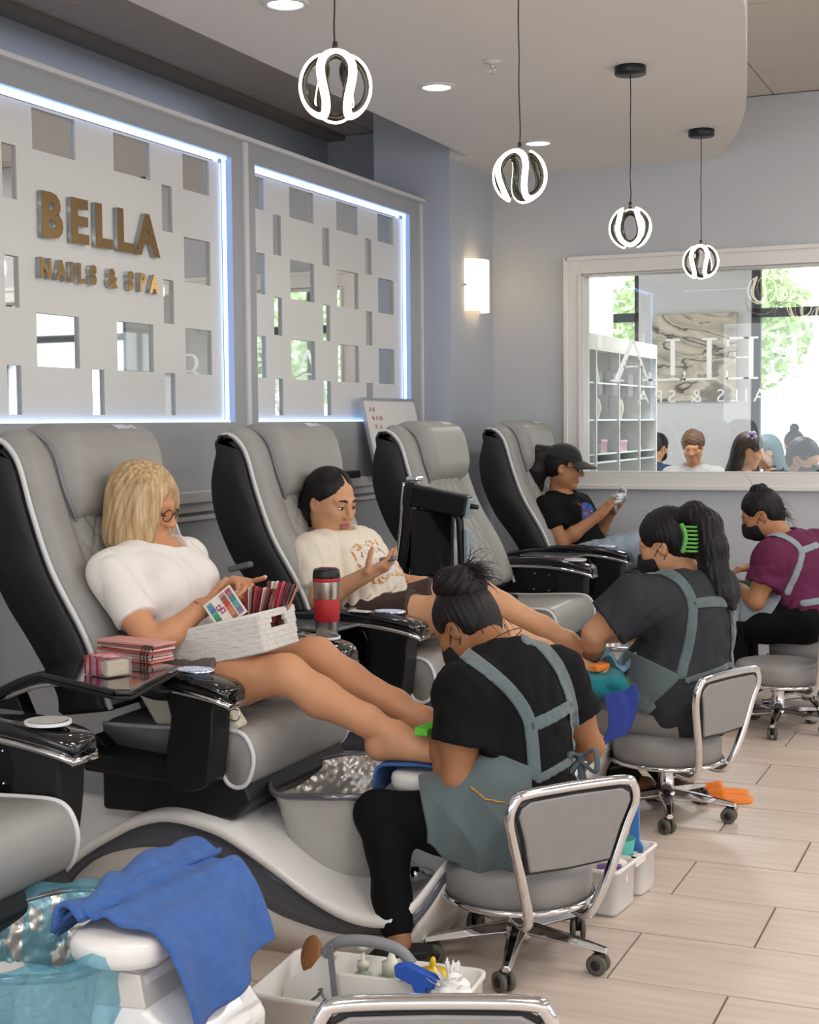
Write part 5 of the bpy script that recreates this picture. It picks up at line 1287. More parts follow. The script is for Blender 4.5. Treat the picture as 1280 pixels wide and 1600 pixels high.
    bow(t, A, (-1.088, 3.635, .520), mat('slate_apron_tie', '4f5a62', .8), .85)
    # pocket on the apron side
    pk = ap.clone(); pk.d = np.maximum(np.maximum(ap.d - .004, -ap.d - .004), polydist(pk.pts() - (pk.pts() @ npv(VD))[..., None] * npv(VD), [npv(p) - float(npv(p) @ npv(VD)) * npv(VD) for p in [V((-1.315, 3.42, .478)), V((-1.275, 3.42, .452)), V((-1.225, 3.42, .447))]]) - .0030)
    o = volobj('pocket_piping', pk, mat('orange_piping', 'c08a3c', .7), A); o['kind'] = 'stuff'
    lg = Vol(lo, hi, .0055); put_torso(lg, j, 1.0, 1.0, inf=.008); clip_plane(lg, (-1.2, 3.55, .43), (0, 0, 1))
    for S in 'RL':
        q = {k2: v2 for k2, v2 in j.items()}; q['ank' + S] = tuple(V(j['ank' + S]) * .86 + V(j['knee' + S]) * .14); leg(lg, q, S, .93, rt=.094, rk=.064, rc=.060, ra=.047)
    volobj('leggings', lg, M_leg, t)
    for S in 'RL':
        sv = Vol(V(j['ank' + S]) - .2, V(j['ank' + S]) + .16, .0045); put_foot(sv, j['ank' + S], j['toe' + S], (0, 0, 1), .92, toes=False); clip_plane(sv, (0, 0, .004), (0, 0, -1)); clip_plane(sv, V(j['ank' + S]) - (0, 0, .012), (0, 0, 1)); volobj('shoe', sv, mat('black_shoe', '18181a', .6), t)
    bun_hair(t, j, R, s_, j['bun'], 1.32, 5, fly=40); mask_for(t, j, R, s_)
    hb = [c for c in t.children if c.name.startswith('hair')][0]
    b = BM(); c = V(hc) * .55 + V(j['bun']) * .45
    strands(hb, M_hair, lambda rr: (Vector(j['bun']) + Vector((rr.gauss(.03, .015), rr.gauss(0, .02), rr.gauss(.03, .015))), Vector((.75 + rr.gauss(0, .35), .3 + rr.gauss(0, .3), .35 + rr.gauss(0, .3)))), 150, .075, .0012, 9, .8, 'bun_tuft')
    strands(hb, M_hair, lambda rr: (Vector(hc) + Vector(R @ V((rr.choice((-1, 1)) * .06, -.07 + rr.gauss(0, .02), -.03 + rr.gauss(0, .02)))), Vector((.4, .2, -.5))), 26, .07, .0010, 10, .5, 'nape_hairs')
    b = BM(); ring_ = [V(j['neck']) + (-.0, 0, .0) + R @ (V((.060 * math.cos(a), -.02 + .060 * math.sin(a), .02))) for a in [2 * PI * k / 24 for k in range(24)]]; tube(b, ring_, .0014, 5, closed=True); obj('necklace_cord', b, M_black, t, True, world=True)
    return t
def build_T2():
    j = J['T2']; t = person_root('technician in charcoal t-shirt with a green claw clip in her ponytail', j)
    lo, hi = bounds(j, .145); R = head_frame((-.97, .08, -.28), (-.1, 0, 1)); hc = j['head']; s_ = 1.04
    v = Vol(lo, hi, .0056); put_torso(v, j, 1.12, 1.2, belly=.03); v.cone(V(j['neck']) + (0, 0, -.02), V(hc) + R @ V((0, -.035, -.05)), .060, .054, k=.04); put_head(v, hc, R, s_)
    for S in 'RL': arm(v, j, S, 1.12, .052); leg(v, j, S, 1.0)
    put_hand(v, j['wrL'], V(j['tipL']) - V(j['wrL']), (-.4, .1, -.9), -1, .9, curl=(.6, .7, .8, .9)); put_hand(v, j['wrR'], V(j['tipR']) - V(j['wrR']), (.1, -.3, -.9), 1, .9, curl=(.7, .8, .9, 1.0))
    volobj('body', v, SK['tan'], t)
    s = Vol(lo, hi, .0056); put_torso(s, j, 1.14, 1.24, inf=.022, belly=.04)
    sleeve(s, j['shL'], j['elL'], .66, .088, .090, .06); sleeve(s, j['shR'], j['elR'], .6, .086, .088, .06)
    s.ell(V(j['neck']) + (-.01, 0, .055), (.075, .08, .05), k=.01, op='s'); s.cone((-1.15, 5.08, .40), (-1.14, 5.18, .40), .16, .16, k=.08)
    wrinkle(s, .0075, 18, 21, (1, 1, .8)); clip_plane(s, (-1.15, 5.1, .285), (0, 0, -1)); base = s.clone(); volobj('t_shirt', s, M_char, t)
    ap = Vol(lo, hi, .0056); put_torso(ap, j, 1.14, 1.24, inf=.026, belly=.04); ap.cone((-1.15, 5.08, .40), (-1.14, 5.18, .40), .164, .164, k=.08); ap.d = np.maximum(ap.d - .008, -.012 - ap.d)
    edge_plane(ap, (-1.278, 5.0, .572), (-1.137, 5.0, .512), (-1.3, 5, .42)); edge_plane(ap, (-1.142, 5.0, .510), (-1.29, 5.0, .380), (-1.33, 5, .5))
    sk = Vol(lo, hi, .0056); sk.cone(V(j['pelv']) + (-.05, -.08, .01), V(j['kneeL']) * .7 + V(j['pelv']) * .3, .135, .11); edge_plane(sk, (-1.142, 5.0, .512), (-1.27, 5.0, .375), (-1.33, 5, .5)); edge_plane(sk, (-1.345, 5.0, .50), (-1.345, 5.0, .38), (-1.28, 5, .44)); edge_plane(sk, (-1.35, 5, .392), (-1.27, 5, .380), (-1.3, 5, .5)); wrinkle(sk, .005, 24, 4)
    ap.d = np.minimum(ap.d, sk.d); A = volobj('apron', ap, M_grey_apron, t)
    for nm, pts in (('apron_strap', [(-1.24, 5.0, .88), (-1.188, 5.0, .880), (-1.131, 5.0, .848), (-1.098, 5.0, .805), (-1.086, 5.0, .739), (-1.108, 5.0, .614), (-1.142, 5.0, .518)]), ('apron_cross_strap', [(-1.112, 5.1, .755), (-1.05, 5.1, .762), (-.984, 5.1, .760)]), ('apron_strap', [(-1.03, 5.2, .77), (-1.0, 5.2, .741), (-.985, 5.2, .638), (-.99, 5.2, .523)])):
        volobj(nm, strap(base, [V(p) for p in smooth_path(pts, 3)], .0185, .0, .006, VD), M_grey_apron, A)
    volobj('apron_waistband', strap(base, [(-1.164, 5.1, .487), (-.975, 5.1, .539)], .011, .0, .006, VD), M_grey_apron, A)
    lg = Vol(lo, hi, .006); put_torso(lg, j, 1.1, 1.1, inf=.008); clip_plane(lg, (-1.2, 5.1, .42), (0, 0, 1))
    for S in 'RL':
        P_ = V(j['pelv']); sd = nrm(V((j['kneeR'][0] - j['kneeL'][0], j['kneeR'][1] - j['kneeL'][1], 0))) * (1 if S == 'R' else -1); lg.chain([P_ + sd * .09, j['knee' + S]], [.112, .080], .04)
    volobj('leggings', lg, mat('grey_leggings', '8d8885', .85), t)
    for S in 'RL':
        b_ = Vol(lo, hi, .006); b_.chain([V(j['knee' + S]) * .8 + V(j['ank' + S]) * .2, V(j['knee' + S]) * .4 + V(j['ank' + S]) * .6, j['ank' + S]], [.062, .060, .05], .02); volobj('boot_leg', b_, M_leg, t)
        sv = Vol(V(j['ank' + S]) - .2, V(j['ank' + S]) + .16, .005); put_foot(sv, j['ank' + S], j['toe' + S], (0, 0, 1), .98, toes=False); clip_plane(sv, (0, 0, .004), (0, 0, -1)); volobj('sandal', sv, mat('brown_leather', '7a5238', .6), t)
    g = lambda x, y, z: V(hc) + R @ (V((x, y, z)) * s_)
    hv = Vol(V(hc) - .22, V(hc) + .24, .0044); hv.ell(g(0, -.020, .036), V((.086, .104, .094)) * s_, R); hv.ell(g(0, -.066, -.015), V((.072, .060, .085)) * s_, R, k=.03)
    hv.ell(g(0, .115, -.04), V((.085, .078, .11)) * s_, R, k=.015, op='s')
    for q in (-1, 1): hv.ell(g(q * .088, .012, -.024), V((.034, .034, .040)) * s_, R, k=.01, op='s')
    grooves(hv, hc, R, .0022, 34, 3); h = volobj('hair', hv, M_hair, t)
    tail = [V(p) for p in ((-1.185, 5.25, 1.035), (-1.135, 5.22, 1.060), (-1.085, 5.20, 1.025), (-1.065, 5.19, .94), (-1.055, 5.18, .85), (-1.025, 5.17, .78), (-.985, 5.17, .735))]
    pv = Vol(np.min(tail, 0) - .1, np.max(tail, 0) + .1, .0042); pv.chain(tail, [.05, .046, .052, .056, .052, .042, .012], .02); P = pv.pts(); q = P @ npv(nrm((.6, .6, 0))); q2 = P @ npv(nrm((.7, -.6, .1)))
    pv.d = pv.d + (.0016 * np.sin(q * 330 + 2 * np.sin(P[..., 2] * 14)) + .0014 * np.sin(q2 * 520 + P[..., 2] * 25)).astype(np.float32); volobj('ponytail', pv, M_hair, h)
    strands(h, M_hair, lambda rr: (Vector(tail[rr.choice((3, 4, 5))]) + Vector((rr.gauss(.02, .02), rr.gauss(0, .02), rr.gauss(0, .03))), Vector((.25, .1, -1))), 40, .16, .0011, 6, .5)
    strands(h, M_hair, lambda rr: (Vector(g(rr.gauss(0, .04), rr.gauss(-.01, .05), .118)), Vector((rr.gauss(.3, .5), .2, .25))), 10, .05, .0007, 16, .5)
    # claw clip: curved back with seven prongs on each side
    M_clip = mat('green_clip', '4f9a3c', .3, spec=.6); c0, c1 = V((-1.135, 5.135, 1.030)), V((-1.128, 5.115, .93)); ax = nrm(c1 - c0); out = nrm((.55, -.83, .0)); la = np.cross(ax, out)
    b = BM(); tube(b, smooth_path([c0 + la * .03 + out * .0, c0 + ax * .03 + la * .022 + out * .014, c0 + ax * .06 + la * .022 + out * .016, c1 + la * .03 + out * .004], 6), .0085, 8); cb = obj('claw_clip', b, M_clip, t, True, world=True)
    for k in range(7):
        p = c0 + ax * (.008 + .0145 * k); w = .010 * math.sin(PI * (k + .5) / 7)
        b = BM(); tube(b, smooth_path([p + la * .026 + out * (.006 + w), p + out * (.012 + w), p - la * .022 + out * (.006 + w), p - la * .034 - out * .008], 4), [.0045] * 12 + [.002], 6); obj('prong', b, M_clip, cb, True, world=True)
    mask_for(t, j, R, s_)
    b = BM(); w = V(j['wrL']); d = nrm(V(j['elL']) - w); x, y = frame_of(d); tube(b, [Vector(w + d * .018) + x * .031 * math.cos(a) + y * .031 * math.sin(a) for a in [2 * PI * k / 20 for k in range(20)]], .0042, 8, closed=True); obj('hair_tie_bracelet', b, M_black, t, True, world=True)
    return t
def build_T3():
    j = J['T3']; t = person_root('technician in plum t-shirt and pale apron working at the far chair', j)
    lo, hi = bounds(j, .145); R = head_frame((-.93, -.06, -.42), (-.2, 0, 1)); hc = j['head']; s_ = 1.0
    v = Vol(lo, hi, .006); put_torso(v, j, 1.02, 1.1); v.cone(V(j['neck']) + (0, 0, -.02), V(hc) + R @ V((0, -.035, -.05)), .056, .050, k=.04); put_head(v, hc, R, s_)
    for S in 'RL': arm(v, j, S, 1.05, .049); leg(v, j, S, 1.0)
    put_hand(v, j['wrL'], V(j['tipL']) - V(j['wrL']), (-.3, .2, .9), -1, .9, curl=(.6, .7, .8, .9)); put_hand(v, j['wrR'], V(j['tipR']) - V(j['wrR']), (-.3, -.2, -.9), 1, .9, curl=(.3, .9, 1.0, 1.1), thumb=(.9, .5))
    volobj('body', v, SK['brown'], t)
    s = Vol(lo, hi, .006); put_torso(s, j, 1.04, 1.12, inf=.018); sleeve(s, j['shL'], j['elL'], .60, .078, .080, .06); sleeve(s, j['shR'], j['elR'], .6, .078, .080, .06)
    s.ell(V(j['neck']) + (-.01, 0, .05), (.074, .078, .05), k=.01, op='s'); clip_plane(s, (-1.0, 7.0, .44), (0, 0, -1)); wrinkle(s, .0065, 20, 31, (1, 1, .8)); base = s.clone(); volobj('t_shirt', s, M_purp, t)
    ts_ = Vol(lo, hi, .006); put_torso(ts_, j, 1.04, 1.12, inf=.022); ap = ts_; ap.d = np.maximum(ts_.d - .009, -.010 - ts_.d); edge_plane(ap, (-1.161, 6.95, .625), (-1.087, 6.95, .592), (-1.2, 6.95, .5)); edge_plane(ap, (-1.087, 6.95, .594), (-1.17, 6.95, .49), (-1.25, 6.95, .55))
    sk = Vol(lo, hi, .006); sk.cone(V(j['pelv']) + (-.08, -.06, .03), V(j['kneeL']) * .85 + V(j['pelv']) * .15 + V((0, 0, .03)), .11, .10); clip_plane(sk, (-1.2, 7, .452), (0, 0, -1)); edge_plane(sk, (-1.087, 6.95, .594), (-1.17, 6.95, .48), (-1.25, 6.95, .55)); ap.d = np.minimum(ap.d, sk.d); A = volobj('apron', ap, M_pale_apron, t)
    for nm, pts in (('apron_strap', [(-1.21, 6.95, .865), (-1.163, 6.95, .869), (-1.089, 6.95, .852), (-1.012, 6.95, .794), (-1.029, 6.95, .712), (-1.087, 6.95, .590)]), ('apron_cross_strap', [(-1.023, 7.0, .784), (-.93, 7.0, .812)]), ('apron_waistband', [(-1.02, 6.95, .54), (-.90, 6.95, .56)])):
        volobj(nm, strap(base, [V(p) for p in smooth_path(pts, 3)], .016, .0, .006, VD), M_pale_apron, A)
    lg = Vol(lo, hi, .0065); put_torso(lg, j, 1.02, 1.05, inf=.010); clip_plane(lg, (-1.2, 7, .52), (0, 0, 1))
    for S in 'RL': leg(lg, j, S, 1.0, rt=.10, rk=.075, rc=.07, ra=.055)
    volobj('trousers', lg, M_leg, t)
    for S in 'RL':
        sv = Vol(V(j['ank' + S]) - .2, V(j['ank' + S]) + .16, .006); put_foot(sv, j['ank' + S], j['toe' + S], (0, 0, 1), .98, toes=False); clip_plane(sv, (0, 0, .004), (0, 0, -1)); volobj('shoe', sv, mat('black_shoe', '18181a', .6), t)
    bun_hair(t, j, R, s_, j['bun'], .80, 15, fly=8); mask_for(t, j, R, s_)
    strands([c for c in t.children if c.name.startswith('hair')][0], M_hair, lambda rr: (Vector(hc) + Vector(R @ V((rr.gauss(.0, .04), -.085, .01 + rr.gauss(0, .02)))), Vector((.6, .2, -.4))), 40, .10, .0016, 8, .4, 'loose_back_hair')
    return t
for fn_ in (build_A, build_B, build_C, build_T1, build_T2, build_T3): fn_()
# ================================================================== TECHNICIANS' STOOLS
M_seat = mat('stool_vinyl', '908d8c', .45, spec=.4, noise=(20, '898685', .3))
M_castor = mat('castor_rubber', '59564f', .6); M_castor2 = mat('castor_black', '1b1b1c', .4)
def stool(loc, rz, label, spin=0.0, zs=0.28, full=True):
    """rz: direction the sitter faces (+x local = forward, the backrest is at -x)"""
    t = thing('rolling_stool', label, 'stool', (loc[0], loc[1], 0), rz, 'grey rolling stools of the technicians')
    for k in range(5):
        a = spin + 2 * PI * k / 5; c, s = math.cos(a), math.sin(a); r = .235
        b = BM(); P = [(.03, .088, .024, .018), (.12, .080, .020, .015), (.20, .070, .015, .012), (r + .012, .064, .012, .009)]; rings = []
        for d_, z, w, h in P: rings.append([b.verts.new((d_ * c - q * s, d_ * s + q * c, z + e)) for q, e in ((-w, -h * .4), (-w * .5, h * .8), (w * .5, h * .8), (w, -h * .4), (w * .5, -h), (-w * .5, -h))])
        skin_rings(b, rings); leg_ = obj('base_leg', b, M_chrome, t, bevel=.002)
        b = BM(); ca = a + .9 * math.sin(k * 2.1); u = Vector((math.cos(ca), math.sin(ca), 0)); w_ = Vector((-u.y, u.x, 0)); c0 = Vector((r * c, r * s, .027)) - u * .012
        for q in (-1, 1):
            rs = []
            for off, rad in ((.007, .018), (.008, .0265), (.0185, .0265), (.020, .022)): rs.append(ring(b, c0 + w_ * q * off, u, Vector((0, 0, 1)), rad, rad, 16))
            skin_rings(b, rs)
        o = obj('castor', b, M_castor, t, True); o['kind'] = 'stuff' if False else 'thing'
        del o['kind']
        b = BM()
        for q in (-1, 1):
            rs = [ring(b, c0 + w_ * q * off, u, Vector((0, 0, 1)), rad, rad, 12) for off, rad in ((.0195, .014), (.0215, .012))]; skin_rings(b, rs)
        box(b, c0 + Vector((0, 0, .012)) + u * .004, (.026, .013, .032), ca); cyl(b, c0 + u * .012 + Vector((0, 0, .01)), c0 + u * .012 + Vector((0, 0, .045)), .006, None, 8)
        obj('castor_hub', b, M_castor2, o, True)
    b = BM(); lathe(b, [(.036, .060), (.040, .066), (.040, .090), (.034, .100), (.027, .104), (.027, zs - .135), (.029, zs - .130)], n=24); obj('column', b, M_chrome, t, True)
    b = BM(); lathe(b, [(.030, zs - .134), (.030, zs - .124), (.018, zs - .122), (.018, zs - .10)], n=20); obj('gas_lift', b, M_castor2, t, True)
    R = .192
    b = BM(); lathe(b, [(.02, zs - .096), (R - .01, zs - .092), (R - .002, zs - .088), (R, zs - .05), (R, zs - .022), (R - .010, zs - .006), (R - .045, zs + .002), (.001, zs + .004)], n=48); obj('seat', b, M_seat, t, True)
    b = BM(); n = 48; rs = [ring(b, (0, 0, zs - .096), Vector((1, 0, 0)), Vector((0, 1, 0)), 1, 1, n)]
    b.free(); b = BM(); tube(b, [((R + .003) * math.cos(2 * PI * k / n), (R + .003) * math.sin(2 * PI * k / n), zs - .094) for k in range(n)], .0085, 8, closed=True); obj('seat_ring', b, M_chrome, t, True)
    b = BM(); cyl(b, (0, 0, zs - .12), (0, 0, zs - .094), .07, .10, 20); tube(b, [(.03, .05, zs - .108), (.08, .15, zs - .112), (.10, .19, zs - .118)], .005, 6); obj('seat_plate', b, M_castor2, t, True)
    # backrest: chrome hoop carrying a padded panel
    zb, zt_ = zs - .125, zs + .232; xb = -.205
    hoop = [(-.10, -.085, zb + .005), (-.17, -.092, zb + .0), (-.200, -.100, zb + .035), (-.222, -.130, zb + .12), (-.238, -.168, zb + .24), (-.250, -.186, zb + .30), (-.256, -.174, zt_ - .015), (-.258, -.145, zt_)]
    pts = hoop + [(-.259, 0, zt_ + .004)] + [(x, -y, z) for x, y, z in reversed(hoop)]
    hp_ = smooth_path(pts, 6)
    b = BM(); tube(b, hp_, .0135, 10); hp = obj('back_hoop', b, M_chrome, t, True)
    def panel(d0, d1, ins, nm, m, par, bev):
        b = BM(); rings = []
        out = smooth_path([(-.128 + ins * .6, .232 - .105 + ins), (-.160 + ins, .232 + .02), (-.176 + ins, .292), (-.168 + ins, .33 - ins * .6), (-.145 + ins, .345 - ins), (0, .349 - ins), (.145 - ins, .345 - ins), (.168 - ins, .33 - ins * .6), (.176 - ins, .292), (.160 - ins, .252), (.128 - ins * .6, .127 + ins), (0, .120 + ins)], 3, True) if False else None
        yz = [(-.126 + ins, .150 + ins), (-.148 + ins, .24), (-.172 + ins, .306), (-.166 + ins, .333 - ins), (-.142 + ins, .347 - ins), (0, .350 - ins), (.142 - ins, .347 - ins), (.166 - ins, .333 - ins), (.172 - ins, .306), (.148 - ins, .24), (.126 - ins, .150 + ins), (0, .146 + ins)]
        for dd, sc in ((d0, .97), (d0 + .004, 1.0), (d1 - .004, 1.0), (d1, .97)):
            rings.append([b.verts.new((-.222 - .038 * (z - .12) / .23 + dd, y * sc, zb + .245 + (z - .245) * sc)) for y, z in yz])
        skin_rings(b, rings); return obj(nm, b, m, par, bevel=bev)
    panel(-.012, .014, .007, 'backrest', M_seat, t, .004)
    panel(-.006, .006, .0, 'backrest_gasket', M_castor2, hp, 0)
    return t
S1 = stool((-1.225, 3.53), math.radians(142), 'grey stool with chrome back, under the technician with the messy bun', math.radians(-148), .278)
stool((-1.19, 5.03), math.radians(158), 'grey stool with chrome back, under the technician with the green clip', math.radians(-160), .305)
stool((-1.06, 6.64), math.radians(172), 'empty grey stool with chrome back, in front of the plum-shirted technician', math.radians(-115), .315)
stool((-.985, 7.10), math.radians(172), 'grey stool the plum-shirted technician sits on', math.radians(-100), .365)
stool((-.955, 2.30), math.radians(113), 'nearest grey stool, only its chrome back top shows at the bottom edge', math.radians(-140), .258)
# ================================================================== THINGS ON AND AROUND THE CHAIRS
M_terry = mat('blue_terry', '456fb6', .95, sheen=.1, noise=(35, '365c9f', .35), bump=('noise', 420, .7, .004))
M_terry2 = mat('royal_blue_terry', '33459a', .95, sheen=.12, noise=(35, '2d3f8c', .35), bump=('noise', 420, .7, .004))
M_teal = mat('teal_terry', '1b8390', .95, sheen=.1, noise=(35, '16737f', .35), bump=('noise', 420, .7, .004))
M_green = mat('green_terry', '1d5a45', .95, sheen=.1, bump=('noise', 420, .7, .004))
def sheet(name, fn, m, th=.006, nu=60, nv=60, parent=None, seed=0, amp=.004, f=30):
    b = BM(); r = np.random.default_rng(seed); K = r.normal(size=(5, 2)) * f; ph = r.uniform(0, 6, 5)
    def g(u, v):
        p = Vector(fn(u, v)); w = sum(math.sin(K[i][0] * u * .3 + K[i][1] * v * .3 + ph[i]) for i in range(5)) / 5
        return p + Vector((.3, -.3, .9)) * w * amp
    grid(b, g, nu, nv); o = obj(name, b, m, parent, True, world=parent is not None)
    md = o.modifiers.new('thick', 'SOLIDIFY'); md.thickness = th; md.offset = 1
    return o
def hang(arc, pts):
    """point at arc length on polyline of (x,z)"""
    for a, b in zip(pts, pts[1:]):
        L = math.hypot(b[0] - a[0], b[1] - a[1])
        if arc <= L: return a[0] + (b[0] - a[0]) * arc / L, a[1] + (b[1] - a[1]) * arc / L
        arc -= L
    return pts[-1]
def pad_towel(name, c, rz, prof, t0, t1, total, m, label, group, seed, skew=0.0, ridge=True, drop=None):
    R = Matrix.Rotation(rz, 3, 'Z'); P = [(p.x, p.z) for p in smooth_path([(x, 0, z) for x, z in prof], 5)]
    def fn(u, v):
        a = v * total * (1 + (drop(u) if drop else 0)); x, z = hang(a, P); t = t0 + (t1 - t0) * u + skew * v
        if ridge: z += .020 * math.exp(-((x + .075 - .05 * u) / .022) ** 2) + .012 * math.exp(-((x + .02 - .09 * u) / .018) ** 2)
        if x > .09: x += .012 * math.sin(u * 11 + 2) * (x - .09) / .05
        q = R @ Vector((x, t, 0)); return (c[0] + q.x, c[1] + q.y, z)
    o = sheet(name, fn, m, .008, 70, 60, None, seed, .005, 34); return tag(o, label, 'towel', group)
pc = lambda k: (-1.56 + (.045 if k == 1 else 0), CY[k] + .10)
PADT = [(-.125, .450), (-.112, .476), (-.09, .484), (0, .486), (.070, .484), (.098, .470), (.122, .43), (.146, .37), (.168, .29)]
pad_towel('blue_towel', (*pc(0), 0), math.radians(8), PADT, -.165, .26, .43, M_terry, 'blue towel folded over the nearest foot rest, hanging down its side', 'towels on the foot rests', 3, -.06, drop=lambda u: .02 - .12 * u)
_bt = [o for o in bpy.data.objects if o.name == 'blue_towel'][0]; _R = Matrix.Rotation(math.radians(8), 3, 'Z')
def _flap(u, v):
    x = -.118 + (.055 + .075 * u) * v + .010 * math.sin(u * 8); q = _R @ Vector((x, -.19 + .46 * u, 0)); e = min(v, 1 - v)
    return (pc(0)[0] + q.x, pc(0)[1] + q.y, .492 + .020 * math.sin(PI * min(1, v * 1.1)) + .010 * math.sin(u * 17 + v * 5) * (1 - v) - (.03 * (1 - v / .12) if v < .12 else 0))
sheet('folded_edge', _flap, M_terry, .010, 60, 24, _bt, 8, .006, 40)
pad_towel('blue_towel', (*pc(1), 0), math.radians(8), [(-.13, .40), (-.128, .45), (-.118, .478), (-.09, .486), (0, .487), (.09, .485), (.115, .475)], -.20, .22, .33, M_terry, 'blue towel under the bare feet of the blonde woman', 'towels on the foot rests', 5, 0, False)
def bundle(name, c, half, rz, m, label, group, seed, tilt=0.0):
    R = Matrix.Rotation(rz, 3, 'Z') @ Matrix.Rotation(tilt, 3, 'X'); v = Vol(V(c) - .26, V(c) + .26, .005); Rn = np.array(R)
    v.box(c, half, R, .028); v.cone(V(c) + Rn @ V((-half[0] * .55, -half[1] * .9, half[2] * .7)), V(c) + Rn @ V((-half[0] * .2, half[1] * .9, half[2] * .8)), .020, .020, k=.02)
    v.cone(V(c) + Rn @ V((half[0] * .6, -half[1] * .9, half[2] * .5)), V(c) + Rn @ V((half[0] * .5, half[1] * .9, half[2] * .7)), .018, .022, k=.02)
    wrinkle(v, .006, 28, seed, (1, .35, 1)); return tag(volobj(name, v, m), label, 'towel', group)
bundle('teal_towel', (-1.425, 4.955, .478), (.105, .15, .034), math.radians(18), M_teal, 'teal towel folded on the foot rest under the feet of the girl', 'towels on the foot rests', 7)
tw = sheet('royal_blue_towel', lambda u, v: (-1.335 + .02 * math.sin(v * 3) + .10 * u * (1 - .3 * v), 4.74 + .05 * u - .03 * v, .475 - .165 * v + .03 * u), M_terry2, .009, 44, 44, None, 9, .013, 26)
tag(tw, 'royal blue towel hanging from the lap of the technician with the green clip', 'towel', 'towels on the foot rests')
tw = sheet('green_towel', lambda u, v: (-1.40 + .24 * u, 6.98 + .18 * v, .555 + .02 * math.sin(u * 3) - .035 * (2 * v - 1) ** 2), M_green, .05, 30, 30, None, 11, .004, 30)
tag(tw, 'dark green towel on the lap of the plum-shirted technician', 'towel')

def plastic(name, col, a=.45):
    m = bpy.data.materials.new(name); m.use_nodes = True; N = m.node_tree.nodes; L = m.node_tree.links; b = N['Principled BSDF']; out = N['Material Output']
    b.inputs['Base Color'].default_value = lin(col); b.inputs['Roughness'].default_value = .12; b.inputs['Specular IOR Level'].default_value = .8
    t = N.new('ShaderNodeBsdfTransparent'); t.inputs['Color'].default_value = tuple(.55 + .45 * c for c in lin(col)[:3]) + (1,)
    mx = N.new('ShaderNodeMixShader'); mx.inputs[0].default_value = a
    tx = N.new('ShaderNodeTexNoise'); tx.inputs['Scale'].default_value = 38; tx.inputs['Detail'].default_value = 6; tx.inputs['Distortion'].default_value = 1.5; tc = N.new('ShaderNodeTexCoord')
    bp = N.new('ShaderNodeBump'); bp.inputs['Strength'].default_value = .9; bp.inputs['Distance'].default_value = .02
    L.new(tc.outputs['Object'], tx.inputs['Vector']); L.new(tx.outputs['Fac'], bp.inputs['Height']); L.new(bp.outputs['Normal'], b.inputs['Normal'])
    L.new(t.outputs[0], mx.inputs[1]); L.new(b.outputs[0], mx.inputs[2]); L.new(mx.outputs[0], out.inputs[0]); return m
M_liner = plastic('blue_film', '86d2e8', .30); M_liner2 = plastic('pale_blue_film', 'a8d8ec', .6)
def liner(k, label, m):
    t = thing('tub_liner', label, 'plastic liner', (X0C + .555, CY[k] - .01, 0), 0, 'plastic tub liners'); n = 90; r_ = random.Random(k)
    ph = [r_.uniform(0, 6) for _ in range(8)]
    b = BM(); R = []
    for r, z, am in ((.205, .20, .012), (.222, .28, .012), (.232, .36, .010), (.237, .415, .006), (.234, .442, .006), (.218, .446, .005), (.198, .42, .006), (.180, .36, .008), (.160, .30, .010), (.135, .25, .010), (.09, .235, .008), (.03, .232, .004), (.002, .232, 0)):
        R.append([b.verts.new(((r + am * (math.sin(9 * a + ph[0] + z * 30) + math.sin(17 * a + ph[1] - z * 50) * .7 + math.sin(31 * a + ph[2]) * .4)) * math.cos(a), 1.18 * (r + am * (math.sin(9 * a + ph[0] + z * 30) + math.sin(17 * a + ph[1] - z * 50) * .7 + math.sin(31 * a + ph[2]) * .4)) * math.sin(a), z + am * math.sin(13 * a + ph[3]))) for a in [2 * PI * i / n for i in range(n)]])
    skin_rings(b, R, False); obj('film', b, m, t, True)
    b = BM(); pts = smooth_path([(.215 * math.cos(-1.25), 1.18 * .225 * math.sin(-1.25), .41), (.09, -.285, .36), (.095, -.28, .28), (.10, -.262, .20)], 8)
    tube(b, pts, [.012 + .004 * math.sin(i * 1.9) for i in range(len(pts))], 10, flat=.5); obj('gathered_edge', b, mat('bright_blue_film', '2e9fd6', .25, trans=.2), t, True)
    return t
liner(0, 'blue plastic film lining the tub of the nearest chair', M_liner)
sh = sheet('crumpled_liner', lambda u, v: (-1.43 - .02 * v + .16 * u, 5.02 + .16 * v, .535 + .03 * math.sin(u * 9 + v * 3) + .022 * math.sin(v * 13) - .06 * max(0, u - .6)), M_liner2, .002, 40, 40, None, 12, .012, 60)
tag(sh, 'crumpled pale blue plastic film beside the teal towel', 'plastic liner')

# ---- basket of nail colour samples on the lap
bt = thing('sample_basket', 'white woven basket full of nail colour sticks on the lap of the blonde woman', 'basket', (-2.055, 3.505, .803), 0)
Rb = Matrix.Rotation(-.24, 3, 'Y') @ Matrix.Rotation(.03, 3, 'Z')
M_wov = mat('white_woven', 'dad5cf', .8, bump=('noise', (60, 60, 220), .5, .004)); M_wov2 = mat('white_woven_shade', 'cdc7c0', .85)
bxm = {}
hl, hw, hh = .152, .105, .050
def wall_pieces(side):
    """woven blocks of one basket side, staggered rows"""
    rows, out = 7, []
    L = hl if side in ('n', 'f') else hw; nb = 11 if side in ('n', 'f') else 8
    for r in range(rows):
        z0, z1 = -hh + 2 * hh * r / rows, -hh + 2 * hh * (r + 1) / rows
        for c in range(-1, nb):
            a, d = -L + 2 * L * (c + (.5 if r % 2 else 0)) / nb, -L + 2 * L * (c + 1 + (.5 if r % 2 else 0)) / nb
            a, d = max(a, -L), min(d, L)
            if d - a > .004: out.append((a, d, z0, z1, (c + r) % 2))
    return out
